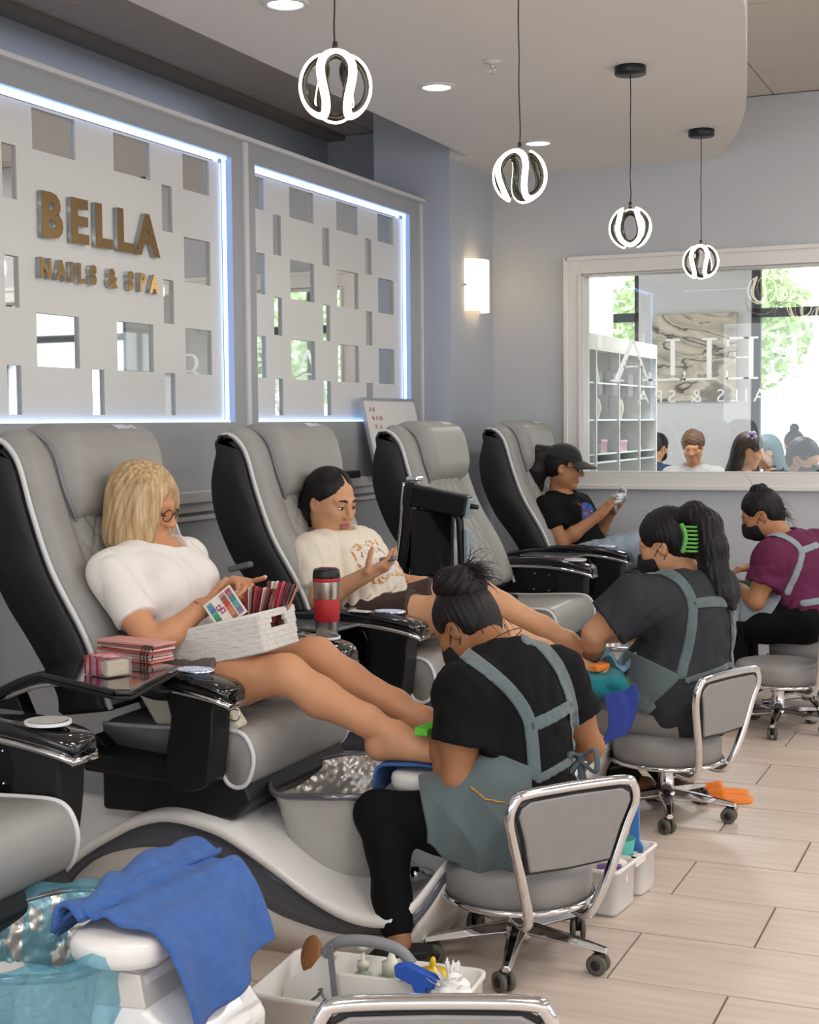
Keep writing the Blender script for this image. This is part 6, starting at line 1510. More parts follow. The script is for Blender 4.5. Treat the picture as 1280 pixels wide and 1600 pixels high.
b = BM(); box(b, (0, 0, -hh), (2 * hl * .92, 2 * hw * .9, .008)); b.transform(Rb.to_4x4()); obj('basket_bottom', b, M_wov2, bt)
for side in 'nfrl':
    s_ = BM()
    for (a, d, z0, z1, q) in wall_pieces(side):
        if side in 'rl' and -.040 < (a + d) / 2 < .040 and z0 > .0 and z1 < .040: continue
        fl = lambda z: .94 + .06 * (z + hh) / (2 * hh); th = .0100 + .0034 * q
        mid = (a + d) / 2 * fl((z0 + z1) / 2); ln = (d - a) * 1.0; hz = (z1 - z0) * .985
        if side in 'nf': box(s_, (mid, (-1 if side == 'n' else 1) * hw * fl((z0 + z1) / 2), (z0 + z1) / 2), (ln, th, hz))
        else: box(s_, ((1 if side == 'r' else -1) * hl * fl((z0 + z1) / 2), mid, (z0 + z1) / 2), (th, ln, hz))
    s_.transform(Rb.to_4x4()); o = obj('woven_side', s_, M_wov, bt); o['kind'] = 'stuff'
b = BM(); tube(b, [Rb @ Vector(p) for p in smooth_path([(-hl, -hw, hh), (hl, -hw, hh), (hl, hw, hh), (-hl, hw, hh)], 8, True)] if False else [Rb @ Vector(p) for p in ((-hl, -hw, hh), (0, -hw, hh), (hl, -hw, hh), (hl, 0, hh), (hl, hw, hh), (0, hw, hh), (-hl, hw, hh), (-hl, 0, hh))], .0065, 8, closed=True); obj('basket_rim', b, M_wov, bt, True)
cols = ['c23b4a', 'd98a80', 'e3b9ae', '8e2f3c', 'b5544e', 'd8cdc4', 'a8716a', 'e06a7e', '7b4a44', 'f0e6df', 'c48a6e', '5e2b33']
MC = [mat('sample_' + ['red', 'rose', 'blush', 'wine', 'brick', 'ivory', 'mauve', 'coral', 'cocoa', 'white', 'copper', 'plum'][i], c, .3) for i, c in enumerate(cols)]
def stick_fan(name, label, o, n, d0, spread, L, w, seed, grp, ringed=True):
    """a ringed bundle of thin nail-colour sticks"""
    t = thing(name, label, 'colour samples', o, 0, grp); rr = random.Random(seed)
    for i in range(n):
        f = (i / max(n - 1, 1) - .5); d = Vector(d0) + Vector(spread) * f; d.normalize(); x, y = frame_of(d)
        p = Vector((.007 * (i - n / 2) * .8, .0035 * (i % 3), 0)); b = BM(); box(b, p + d * L / 2 * (1 + .08 * rr.random()), (w, .0022, L), Matrix((x, y, d)).transposed()); obj('colour_stick', b, MC[rr.randrange(len(MC))], t)
    if ringed:
        b = BM(); tube(b, [Vector((.012, 0, .02)) + Vector((math.cos(a) * .028, .004 * math.sin(a), math.sin(a) * .028)) for a in [2 * PI * k / 20 for k in range(20)]], .0016, 6, closed=True); obj('binder_ring', b, M_chrome, t, True)
    return t
for i, (x, y, z, d, lab) in enumerate(((-2.045, 3.53, .805, (.0, .1, 1), 'fan of nail colour sticks at the left in the woven basket, with a ring'), (-2.005, 3.56, .815, (.12, .1, 1), 'fan of nail colour sticks in the middle of the woven basket'), (-1.980, 3.50, .825, (.18, .0, 1), 'fan of nail colour sticks at the near side of the woven basket'), (-1.955, 3.565, .835, (.25, .05, 1), 'fan of nail colour sticks by the handle hole of the woven basket'))):
    stick_fan('sample_fan', lab, (x, y, z), 9, d, (.35, .05, .0), .125, .016, i, 'sample fans in the basket', i == 0)
# palette card held in the right hand
t = thing('palette_card', 'nail palette card with rows of coloured dots held over the woven basket', 'palette', (-2.065, 3.44, .895), 0)
c = [Vector(p) for p in ((-2.098, 3.425, .902), (-2.033, 3.45, .958), (-1.955, 3.43, .888), (-2.053, 3.41, .852))]
o0 = Vector((-2.065, 3.44, .895)); ux = (c[1] - c[0]).normalized(); uy = (c[3] - c[0]); uy = (uy - ux * uy.dot(ux)).normalized(); un = ux.cross(uy).normalized(); Lx, Ly = .094, .098
Mx = Matrix((ux, uy, un)).transposed(); base = c[0] - o0
b = BM(); box(b, base + ux * Lx / 2 + uy * Ly / 2, (Lx, Ly, .004), Mx); obj('card', b, mat('ivory_card', 'e6dfd2', .4), t, bevel=.001)
pal = ['7aa0b0', '4f8fb0', '4577b8', '3fae7a', '2e9a62', '268a5c', 'd9577f', 'e37c9c', 'c98a8a', '8e5a5e', 'b8423f', 'c2413a', 'd26a4a', 'cf7f45', 'b98a5a', '9a6b52', 'a8566e', 'b56d84', '4e8f7d', '3f8f86', '57a0a0', '6f9fae', '7d6d92', '8a7d9a']
nside = 1 if un.dot(Vector((.4, -.9, .1))) > 0 else -1
for r in range(8):
    for q, xx in enumerate((.016, .060, .081)):
        cc = pal[(r + q * 8) % len(pal)]; b = BM(); box(b, base + ux * xx + uy * (.012 + .0107 * r) + un * nside * .0035, (.017, .009, .004), Mx); obj('colour_dot', b, mat('palette_' + cc, cc, .25), t, bevel=.0012, seg=1)
b = BM()
for (dx_, dy_) in ((.034, .036), (.040, .050)):
    p = base + ux * dx_ + uy * dy_ + un * nside * .0028
    for (ex, ey, sx_, sy_) in ((-.006, 0, .003, .014), (.006, 0, .003, .014), (0, -.0055, .014, .003), (0, .0055, .014, .003)): box(b, p + ux * ex + uy * ey, (sx_, sy_, .0012), Mx)
o = obj('card_logo', b, mat('magenta_print', 'b23a78', .5), t); o['kind'] = 'stuff'
t = tag(obj('remote', (lambda b: (box(b, (-2.112, 3.655, .988), (.075, .03, .018), Matrix.Rotation(-.25, 3, 'Y')), b)[1])(BM()), mat('charcoal_plastic', '4a4d52', .4), None, bevel=.006), 'small charcoal remote held up beside the pointing finger of the blonde woman', 'remote')
t = tag(obj('remote', (lambda b: (box(b, (-2.075, 4.615, .925), (.062, .03, .020), Matrix.Rotation(-.2, 3, 'Y')), b)[1])(BM()), mat('grey_plastic', '6a6c70', .35), None, bevel=.008), 'small grey remote in the raised hand of the girl', 'remote')
ns = thing('nail_samples', 'bundle of white nail sample sticks held in the lower hand of the girl', 'nail samples', (-2.165, 4.87, .775))
for i in range(7):
    b = BM(); box(b, (.0, -.01 + .004 * i, -.012 + .009 * i), (.085, .012, .0035), Matrix.Rotation(-.3 + .12 * i, 3, 'Z')); obj('sample_stick', b, MC[5 if i % 3 else 0], ns)

# ---- on the tray and armrests
t = thing('swatch_books', 'stack of spiral-bound nail swatch books behind the pink box on the tray', 'swatch books', (-2.19, 3.235, .78), math.radians(-12))
for i in range(7):
    b = BM(); box(b, (random.uniform(-.008, .008), random.uniform(-.006, .006), .004 + .0073 * i), (.205 - .004 * (i % 3), .085, .0055), Matrix.Rotation(random.uniform(-.05, .05), 3, 'Z')); obj('swatch_board', b, [MC[1], MC[2], MC[5], MC[4], MC[2], MC[6], mat('salmon_board', 'dba095', .5)][i], t)
for i in range(3):
    b = BM(); tube(b, [Vector((.096 - .012 * i, -.045, .022)) + Vector((.004 * math.sin(a), .010 * math.cos(a), .026 * math.sin(a))) for a in [2 * PI * k / 16 for k in range(16)]], .0014, 5, closed=True); obj('binder_ring', b, M_black, t, True)
t = thing('soap_box', 'clear box of pink soap with red stripes on the black tray', 'box', (-2.115, 3.00, .7805), math.radians(-22))
b = BM(); box(b, (0, 0, .024), (.100, .075, .046)); obj('clear_case', b, plastic('clear_case', 'e8d8d8', .25), t, bevel=.003)
b = BM(); box(b, (-.012, 0, .021), (.062, .060, .036)); obj('pink_soap', b, mat('pink_soap', 'd977a8', .4, noise=(40, 'eab0cb', .2)), t, bevel=.008, seg=3)
b = BM(); box(b, (.034, 0, .022), (.026, .062, .038)); obj('ivory_soap', b, mat('ivory_soap', 'd9d8b8', .4), t, bevel=.004)
for x in (-.044, -.022, .010):
    b = BM(); box(b, (x, -.0380, .024), (.008, .0012, .046)); box(b, (x, 0, .0476), (.008, .075, .0012)); obj('red_stripe', b, mat('red_stripe', 'b0243c', .4), t)
b = BM(); box(b, (0, 0, .0483), (.07, .05, .001)); obj('red_label', b, mat('red_label', 'd0586a', .5, noise=(50, 'e8c4c4', .1)), t)
t = thing('handbag', 'cream handbag tucked between the seat and armrest of the blonde woman', 'handbag', (-2.06, 3.335, .592), math.radians(4))
b = BM(); prism(b, [(-.175, .085), (.055, .098), (.075, .096), (.135, .008), (.12, 0), (-.12, 0)], -.028, .028); obj('bag_body', b, mat('cream_leather', 'd8d0bb', .5, bump=('noise', 160, .15, .002)), t, bevel=.010, seg=3)
b = BM(); prism(b, [(-.18, .095), (.05, .104), (.078, .102), (.05, .045), (-.13, .04)], -.034, -.027); obj('bag_flap', b, mat('cream_leather', 'd8d0bb', .5), t, bevel=.004)
b = BM(); tube(b, [Vector((.118, -.032, .040)) + Vector((.016 * math.cos(a), .003, .016 * math.sin(a))) for a in [2 * PI * k / 18 for k in range(18)]], .0022, 6, closed=True); obj('metal_ring', b, M_chrome, t, True)
t = thing('tumbler', 'steel travel tumbler with red band and black lid in the armrest cup holder', 'tumbler', (-1.985, 3.955, .7525))
M_steel = mat('brushed_steel', 'c4c0bb', .28, metal=1.0)
b = BM(); lathe(b, [(.031, 0), (.034, .002), (.0405, .165), (.0405, .169)], n=36); obj('steel_body', b, M_steel, t, True)
b = BM(); lathe(b, [(.0362, .045), (.0385, .047), (.0408, .112), (.0395, .114), (.037, .112), (.035, .047)], n=36, cap=False); obj('red_band', b, mat('red_silicone', 'b3262e', .5), t, True)
b = BM(); lathe(b, [(.0415, .167), (.0425, .170), (.0425, .176), (.0415, .178)], n=36); obj('red_ring', b, mat('red_silicone', 'b3262e', .5), t, True)
b = BM(); lathe(b, [(.0415, .177), (.0425, .181), (.0405, .200), (.036, .206), (.001, .207)], n=36); obj('lid', b, M_satin, t, True)
b = BM(); box(b, (.004, 0, .2085), (.05, .018, .004)); obj('lid_slider', b, mat('magenta_slider', '9c3a6a', .4), t, bevel=.002)
tag(obj('paper_slip', (lambda b: (box(b, (-2.12, 4.47, .7585), (.075, .028, .004), Matrix.Rotation(-.15, 3, 'Z')), b)[1])(BM()), mat('white_paper', 'e3ded6', .8), None), 'white paper slip on the armrest behind the tumbler', 'paper')
# toe separators
def toe_sep(loc, rz, m, label):
    t = thing('toe_separator', label, 'toe separator', loc, rz, 'foam toe separators'); b = BM(); box(b, (0, 0, 0), (.018, .095, .020)); obj('foam_bar', b, m, t, bevel=.005)
    for k in range(4): b = BM(); box(b, (.018, -.036 + .024 * k, .0), (.030, .009, .022)); obj('foam_finger', b, m, t, bevel=.003)
toe_sep((-1.462, 3.525, .588), math.radians(176), mat('lime_foam', '63c43a', .8), 'lime green toe separator on the foot of the blonde woman')
toe_sep((-1.395, 4.93, .535), math.radians(170), mat('orange_foam', 'f08a3a', .8), 'orange toe separator on the foot of the girl')
# whiteboard on the chair rail
t = thing('whiteboard', 'small whiteboard with faint red writing leaning on the chair rail', 'whiteboard', (-3.045, 6.985, 1.131)); al = math.atan2(.09, .39)
R_ = Matrix.Rotation(-al, 3, 'Y')
b = BM(); box(b, R_ @ Vector((0, 0, .20)), (.010, .66, .40), R_); obj('board', b, mat('marker_board', 'e4e1de', .25), t)
for (y, z, sy, sz) in ((0, .398, .675, .014), (0, .006, .675, .014), (-.334, .2, .014, .40), (.334, .2, .014, .40)):
    b = BM(); box(b, R_ @ Vector((.001, y, z)), (.016, sy, sz), R_); obj('board_frame', b, mat('aluminium', 'b4b7ba', .35, metal=.7), t)
for i, n in enumerate((2, 3, 2, 3)):
    b = BM()
    for k in range(n):
        rr = random.Random(i * 9 + k); p0 = [R_ @ Vector((.0075, -.28 + .05 * i * .4 + .048 * k + .03 * u, .345 - .045 * i + .012 * math.sin(u * 9 + rr.random() * 6))) for u in [q / 10 for q in range(11)]]; tube(b, p0, .0016, 4)
    o = obj('red_writing', b, mat('faint_red_marker', 'cf9a98', .6), t); o['kind'] = 'stuff'
tag(obj('speaker_bar', (lambda b: (box(b, (-3.115, 6.40, 1.148), (.05, .30, .034)), b)[1])(BM()), M_shell, None, bevel=.004), 'dark bar lying on the chair rail beside the whiteboard', 'bar')
# orange slippers on the floor
for i, (x, y, rz, lab) in enumerate(((-1.045, 5.30, .25, 'orange foam slipper on the floor, in front of its pair'), (-1.075, 5.385, .3, 'orange foam slipper on the floor, behind its pair'))):
    t = thing('slipper', lab, 'slipper', (x, y, 0), rz, 'pair of orange foam slippers'); b = BM()
    so_ = [(.11 * math.cos(a) * (1.0), (.042 + .006 * math.cos(a)) * math.sin(a)) for a in [2 * PI * k / 28 for k in range(28)]]
    prism(b, so_, 0.001, .020, 'z'); obj('sole', b, mat('orange_foam', 'f08a3a', .8), t, bevel=.004)
    b = BM(); grid(b, lambda u, v: (-.09 + .10 * u, .046 * math.cos(PI * v) * (1 - .25 * (1 - u)), .016 + .038 * math.sin(PI * v) * (.55 + .45 * u)), 8, 14); o = obj('strap', b, mat('orange_foam_strap', 'ee7f26', .75), t, True); md = o.modifiers.new('t', 'SOLIDIFY'); md.thickness = .005
# ================================================================== SUPPLY CADDIES ON THE FLOOR
M_cad = mat('white_caddy', 'e2dfdb', .35); M_cad2 = mat('grey_grip', '85868a', .5)
M_clearg = mat('pale_green_plastic', 'cfe0cc', .25, trans=.35)
def tray_box(b, x0, x1, y0, y1, z0, z1, th, fl=.012, r=.03):
    def loop(s, z):
        out = []
        for cx, cy, a0 in ((x1 - r + s, y1 - r + s, 0), (x0 + r - s, y1 - r + s, 90), (x0 + r - s, y0 + r - s, 180), (x1 - r + s, y0 + r - s, 270)):
            for k in range(5): a = math.radians(a0 + 22.5 * k); out.append(b.verts.new((cx + r * math.cos(a), cy + r * math.sin(a), z)))
        return out
    skin_rings(b, [loop(-fl, z0), loop(-fl * .2, z0 + .012), loop(0, z1 - .012), loop(.006, z1 - .010), loop(.006, z1), loop(-th, z1), loop(-fl - th, z0 + th)])
c0 = thing('supply_caddy', 'white supply caddy with grey handle on the floor behind the nearest stool back', 'caddy', (-1.355, 2.885, 0), math.radians(4), 'white supply caddies')
b = BM(); tray_box(b, -.23, .23, -.145, .145, 0.001, .155, .004); obj('caddy_tub', b, M_cad, c0, True)
b = BM(); prism(b, [(-.215, .02), (.215, .02), (.205, .12), (.13, .17), (.10, .225), (.06, .243), (-.06, .243), (-.10, .225), (-.14, .16), (-.205, .12)], -.006, .006); 
bmesh.ops.recalc_face_normals(b, faces=b.faces); b.free()
b = BM(); 
for pl in ([(-.215, .02), (.215, .02), (.205, .13), (.135, .165), (-.145, .165), (-.205, .13)], [(-.145, .16), (-.095, .16), (-.075, .205), (-.095, .225)], [(.135, .16), (.085, .16), (.068, .205), (.09, .225)]): prism(b, pl, -.007, .007)
o = obj('divider', b, M_cad, c0, bevel=.002); o['kind'] = 'stuff'
b = BM(); tube(b, smooth_path([(-.105, 0, .205), (-.07, 0, .236), (0, 0, .246), (.07, 0, .236), (.105, 0, .205)], 5), .0135, 10); obj('handle_grip', b, M_cad2, c0, True)
CL = lambda p: Matrix.Rotation(math.radians(4), 3, 'Z') @ Vector(p) + Vector((-1.355, 2.885, 0))
def item(name, label, cat, p, rz=0, grp='salon tools in the front caddy'): q = CL(p); return thing(name, label, cat, (q.x, q.y, q.z), rz, grp)
t = item('wooden_brush', 'round brown wooden brush leaning in the left of the front caddy', 'brush', (-.165, .06, .10)); Rk = Matrix.Rotation(-.5, 3, 'Y') @ Matrix.Rotation(.8, 3, 'X')
b = BM(); bmesh.ops.create_uvsphere(b, u_segments=20, v_segments=10, radius=1, matrix=Matrix.Translation((0, 0, .075)) @ Rk.to_4x4() @ Matrix.Diagonal((.030, .050, .012, 1))); obj('brush_back', b, mat('brown_wood', '8f5f36', .5, noise=(20, '7c4f2b', .2)), t, True)
b = BM(); tube(b, [Vector((0, 0, .04)), Vector((-.01, 0, .0)), Vector((-.012, 0, -.09))], .009, 8); obj('brush_handle', b, mat('brown_wood', '8f5f36', .5), t, True)
t = item('pumice_pad', 'round cream scrub pad beside the wooden brush in the front caddy', 'scrub pad', (-.125, .02, .145)); b = BM(); bmesh.ops.create_uvsphere(b, u_segments=20, v_segments=10, radius=1, matrix=Rk.to_4x4() @ Matrix.Diagonal((.034, .034, .014, 1))); obj('pad', b, mat('cream_pad', 'd9cfb8', .8), t, True)
b = BM(); tube(b, [(0, .0, -.01), (.004, .0, -.08), (.004, 0, -.14)], .006, 8); obj('pad_handle', b, mat('cream_pad', 'd9cfb8', .8), t, True)
t = item('cotton_towel', 'crumpled white cotton towel lying in the left of the front caddy', 'towel', (-.14, -.075, .045))
v = Vol((-.08, -.07, -.05), (.08, .07, .07), .005); v.ell((0, 0, .01), (.065, .05, .045)); v.ell((.03, .01, .03), (.03, .03, .025), k=.02); wrinkle(v, .007, 60, 4); o = volobj('cloth', v, mat('white_cloth', 'e9e7e4', .9), None); o.parent = t
t = item('pump_bottle', 'pale pump bottle with cream pump head at the back of the front caddy', 'bottle', (-.05, .095, .006))
b = BM(); lathe(b, [(.026, 0), (.028, .004), (.028, .105), (.020, .125), (.012, .132), (.012, .14)], n=24); obj('bottle_body', b, M_clearg, t, True)
b = BM(); lathe(b, [(.014, .138), (.014, .154), (.005, .156), (.005, .185)], n=16); tube(b, [(0, 0, .19), (.03, .008, .197)], [.010, .005], 8); lathe(b, [(.012, .183), (.014, .192), (.008, .199)], n=14); o = obj('pump_head', b, mat('ivory_plastic', 'dfe0cf', .35), t, True); o['kind'] = 'stuff'
t = item('squeeze_bottle', 'pale green squeeze bottle with pointed white cap at the back of the front caddy', 'bottle', (.02, .095, .006))
b = BM(); lathe(b, [(.032, 0), (.035, .004), (.035, .11), (.030, .128), (.020, .134)], n=24); obj('bottle_body', b, M_clearg, t, True)
b = BM(); lathe(b, [(.022, .132), (.023, .160), (.012, .165), (.005, .185), (.003, .196)], n=20); obj('nozzle_cap', b, mat('ivory_plastic', 'dfe0cf', .35), t, True)
t = item('nail_file', 'grey nail file standing upright in the front caddy', 'nail file', (-.068, -.035, .02)); b = BM(); box(b, (0, 0, .11), (.016, .004, .225), Matrix.Rotation(-.10, 3, 'Y')); obj('file', b, mat('grey_file', '77777a', .6), t, bevel=.003)
t = item('sponge', 'cream foam sponge chips in the middle of the front caddy', 'sponge', (.01, -.06, .07))
for k in range(6):
    b = BM(); box(b, (random.uniform(-.035, .04), random.uniform(-.03, .03), .02 + .014 * (k % 3)), (.042, .03, .018), Euler((random.uniform(-.5, .5), random.uniform(-.5, .5), random.uniform(0, 3))).to_matrix()); obj('sponge_chip', b, mat('cream_foam', 'dccf9f', .9), t, bevel=.005)
t = item('nippers', 'pair of dark steel nippers standing at the near edge of the front caddy', 'nippers', (-.07, -.11, .03))
for s_ in (-1, 1):
    b = BM(); tube(b, smooth_path([(s_ * .012, 0, .0), (s_ * .030, .0, .05), (s_ * .028, 0, .10), (s_ * .006, 0, .125), (s_ * -.004, 0, .14)], 5), .0035, 6); obj('nipper_handle', b, mat('dark_steel', '6b6d70', .25, metal=.9), t, True)
t = item('spray_bottle', 'bottle with bright blue trigger sprayer in the right of the front caddy', 'bottle', (.135, -.03, .006)); M_trig = mat('blue_trigger', '2356b8', .35)
b = BM(); lathe(b, [(.030, 0), (.032, .004), (.032, .08), (.016, .105), (.013, .115)], n=22); obj('bottle_body', b, M_clearg, t, True)
b = BM(); lathe(b, [(.016, .108), (.016, .150), (.011, .156)], n=16); obj('trigger_collar', b, M_trig, t, True)
b = BM(); prism(b, [(-.062, .205), (-.058, .180), (-.02, .168), (-.012, .150), (.012, .150), (.016, .165), (.052, .160), (.056, .178), (.03, .195), (-.03, .212)], -.012, .012); obj('trigger_head', b, M_trig, t, bevel=.004)
t = item('yellow_dispenser', 'bottle with bright yellow spouted cap behind the blue trigger in the front caddy', 'bottle', (.125, .075, .006))
b = BM(); lathe(b, [(.030, 0), (.034, .003), (.034, .125), (.030, .135)], n=26); obj('bottle_body', b, M_cad, t, True)
M_yel = mat('yellow_plastic', 'e8c21a', .3)
b = BM(); lathe(b, [(.036, .130), (.0375, .134), (.0375, .152), (.034, .160), (.012, .164), (.007, .168)], n=30); obj('cap', b, M_yel, t, True)
b = BM(); tube(b, [(0, 0, .163), (.002, 0, .185), (.003, 0, .192)], [.008, .0065, .004], 10); obj('spout', b, M_yel, t, True)
t = item('cotton_wool', 'fluffy white cotton wool and tissue sticking out of the right of the front caddy', 'cotton wool', (.20, -.03, .13))
v = Vol((-.08, -.07, -.08), (.08, .07, .10), .0045); v.ell((-.02, 0, -.02), (.045, .045, .045)); v.ell((.01, .0, .03), (.032, .035, .04), k=.02); wrinkle(v, .012, 70, 14); o = volobj('fluff', v, mat('cotton_white', 'f0efed', .95, bump=('noise', 200, .6, .004)), None); o.parent = t
rr = random.Random(3); b = BM()
for k in range(26):
    a, e = rr.uniform(0, 6.28), rr.uniform(.6, 1.5); d = Vector((math.cos(a) * math.cos(e), math.sin(a) * math.cos(e), math.sin(e))); p = Vector((.005, 0, .03)) + d * .025; x, y = frame_of(d); w = rr.uniform(.006, .013)
    q = p + d * rr.uniform(.03, .055); b.faces.new([b.verts.new(p - x * w), b.verts.new(p + x * w), b.verts.new(q + x * w * .5), b.verts.new(q - x * w * .6)])
o = obj('tissue_tufts', b, mat('cotton_white', 'f0efed', .95), t); o['kind'] = 'stuff'

c1 = thing('supply_caddy', 'white two-bucket caddy holding a teal cup and blue handle, right of the front stool', 'caddy', (-1.15, 4.09, 0), math.radians(-6), 'white supply caddies')
b = BM(); tray_box(b, -.12, .10, -.165, -.005, .001, .135, .004, .010, .022); obj('caddy_bucket', b, M_cad, c1, True)
b = BM(); tray_box(b, -.12, .10, .045, .165, .001, .135, .004, .008, .022); obj('caddy_bucket', b, M_cad, c1, True)
b = BM(); bx(b, .080, .106, -.02, .06, .108, .135); bx(b, -.126, -.10, -.02, .06, .108, .135); o = obj('caddy_bridge', b, M_cad, c1, bevel=.004); o['kind'] = 'stuff'
b = BM(); bx(b, .0955, .0965, .075, .145, .03, .092); lb = obj('paper_label', b, mat('white_label', 'e8e6e2', .7), c1)
b = BM(); bx(b, .0966, .0972, .085, .118, .070, .086); obj('orange_print', b, mat('orange_label_print', 'e89a5a', .7), lb)
b = BM()
for k in range(3): bx(b, .0966, .0972, .085, .110 - .004 * k, .060 - .009 * k, .063 - .009 * k)
o = obj('grey_print', b, mat('grey_print', '7d7a80', .85), lb); o['kind'] = 'stuff'
b = BM(); bx(b, .0966, .0972, .122, .138, .034, .048); obj('dark_print', b, mat('dark_print', '55534f', .8, noise=(300, 'b5b2ad', .05)), lb)
CM = lambda p: Matrix.Rotation(math.radians(-6), 3, 'Z') @ Vector(p) + Vector((-1.15, 4.09, 0))
def it2(name, label, cat, p): q = CM(p); return thing(name, label, cat, (q.x, q.y, q.z), 0, 'salon tools in the second caddy')
t = it2('teal_cup', 'translucent teal plastic cup in the two-bucket caddy', 'cup', (.035, .03, .09)); n = 28
b = BM(); lathe(b, [(.001, .0), (.030, .0), (.034, .005), (.045, .085), (.042, .085), (.032, .008), (.001, .006)], n=n); obj('cup_body', b, mat('teal_plastic', '58bdb0', .3, trans=.25), t, True)
t = it2('scoop', 'long blue plastic scoop handle standing in the two-bucket caddy', 'scoop', (.055, .10, .02))
b = BM(); prism(b, [(-.016, .0), (.016, .0), (.024, .06), (.027, .115), (.016, .135), (.014, .26), (.011, .272), (0, .277), (-.011, .272), (-.014, .26), (-.016, .135), (-.027, .115), (-.024, .06)], -.005, .005); obj('scoop_handle', b, mat('blue_plastic', '4d7fc4', .35), t, bevel=.003, seg=2)
b = BM(); cyl(b, (0, -.0058, .258), (0, .0058, .258), .004, None, 12); obj('hang_hole', b, M_black, t)
t = it2('lotion_bottle', 'pale green bottle partly behind the front stool back in the two-bucket caddy', 'bottle', (-.045, .10, .006)); b = BM(); lathe(b, [(.030, 0), (.032, .004), (.032, .13), (.026, .145), (.014, .15), (.014, .19), (.008, .21)], n=22); obj('bottle_body', b, M_clearg, t, True)
t = it2('folded_cloth', 'white cloth with purple trim in the near bucket of the two-bucket caddy', 'cloth', (.02, -.075, .09)); v = Vol((-.08, -.06, -.05), (.08, .06, .11), .005); v.cone((-.04, -.0, .065), (.05, 0, .025), .022, .030); v.cone((-.03, .0, .0), (.04, 0, .0), .04, .04, k=.02); wrinkle(v, .006, 50, 6); o = volobj('cloth', v, mat('ivory_cloth', 'ddd2c8', .9), None); o.parent = t
b = BM(); tube(b, smooth_path([(.0, -.035, .035), (.03, -.034, .042), (.065, -.025, .04)], 5), .011, 8, flat=.6); obj('purple_trim', b, mat('purple_fabric', '7c5aa8', .8), t, True)
for k, (x, m_, nm) in enumerate(((-.075, 'c2413a', 'red'), (-.060, 'e0704a', 'orange'), (-.045, '8a2530', 'dark red'))):
    t = it2('polish_stick', nm + ' handled tool standing in the near bucket of the two-bucket caddy', 'tool', (x, -.10, .01)); b = BM(); cyl(b, (0, 0, 0), (-.005, 0, .15 + .01 * k), .008, .007, 10); obj('tool_handle', b, mat('tool_' + m_, m_, .4), t, True); b = BM(); cyl(b, (-.005, 0, .15 + .01 * k), (-.006, 0, .175 + .01 * k), .006, .004, 10); obj('tool_tip', b, MC[5], t, True)

# ================================================================== THE FRONT ROOM BEHIND THE GLASS
M_shelf = mat('white_laminate', 'e9e9e8', .35)
sh = thing('shelving_unit', 'tall white open shelving unit behind the inner window', 'shelving', (-2.68, 9.35, 0))
for y in (8.445, 8.705, 9.24, 9.77, 10.24):
    b = BM(); bx(b, -.17, .18, y - 9.35, y - 9.35 + .02, 0, 1.84); obj('upright', b, M_shelf, sh)
b = BM(); bx(b, -.17, .18, -.905, .91, 1.835, 1.933); obj('fascia', b, M_shelf, sh)
b = BM(); bx(b, -.175, -.165, -.905, .91, 0, 1.9); obj('back_panel', b, mat('shelf_back', 'cfd3d4', .5), sh)
for z in (.55, .85, 1.145, 1.195 + .0, 1.41, 1.64):
    if z == 1.195: continue
    b = BM(); bx(b, -.165, .17, -.885, .89, z - .010, z); obj('shelf_board', b, mat('glass_shelf', 'dfe8e6', .15), sh)
b = BM(); bx(b, -.165, .17, -.885, .89, 1.188, 1.198); obj('shelf_board', b, mat('glass_shelf', 'dfe8e6', .15), sh)
M_pk = mat('pink_pack', 'e3b6cf', .5)
for k, (y, w, h, lab) in enumerate(((8.95, .13, .065, 'pink and white striped box on the lower shelf, left bay'), (9.42, .17, .055, 'pink and white striped box on the lower shelf, middle bay'))):
    t = thing('gift_box', lab, 'box', (-2.57, y, 1.1985), 0, 'pink boxes on the shelving'); b = BM(); bx(b, -.05, .05, -w / 2, w / 2, 0, h); obj('box_body', b, mat('white_paper', 'e3ded6', .8), t, bevel=.003)
    for q in range(5): b = BM(); bx(b, .0505, .052, -w / 2 + .01 + q * w / 5, -w / 2 + .01 + q * w / 5 + w / 10, .004, h - .004); obj('pink_stripe', b, M_pk, t)
    b = BM(); bx(b, -.052, .054, -w / 2 - .003, w / 2 + .003, h, h + .018); obj('box_lid', b, M_pk, t, bevel=.002)
for k, (y, z, lab) in enumerate(((8.93, 1.64, 'slim silver bust ornament on the top shelf'), (8.92, 1.41, 'rounded ivory vase on the middle shelf, left bay'), (9.47, 1.41, 'rounded ivory vase on the middle shelf, middle bay'), (9.95, 1.41, 'slim silver bottle ornament on the middle shelf, far bay'))):
    t = thing('ornament', lab, 'ornament', (-2.58, y, z + .001), 0, 'ornaments on the shelving'); b = BM(); lathe(b, [(.03, 0), (.035, .01), (.05 if k in (1, 2) else .028, .07), (.04 if k in (1, 2) else .02, .12), (.015, .15), (.022, .175), (.012, .19)], n=18); obj('vase', b, mat('ivory_ceramic', 'ddd5c4', .35) if k in (1, 2) else M_steel, t, True)
    b = BM(); lathe(b, [(.012, .188), (.018, .196), (.008, .205)], n=12); obj('stopper', b, mat('ivory_ceramic', 'ddd5c4', .35), t, True)
t = thing('price_card', 'white printed card standing on the lower shelf, far bay', 'card', (-2.56, 9.93, 1.1985)); b = BM(); box(b, (0, 0, .055), (.006, .13, .11), Matrix.Rotation(-.2, 3, 'Y')); obj('card', b, mat('white_paper', 'e3ded6', .8), t)
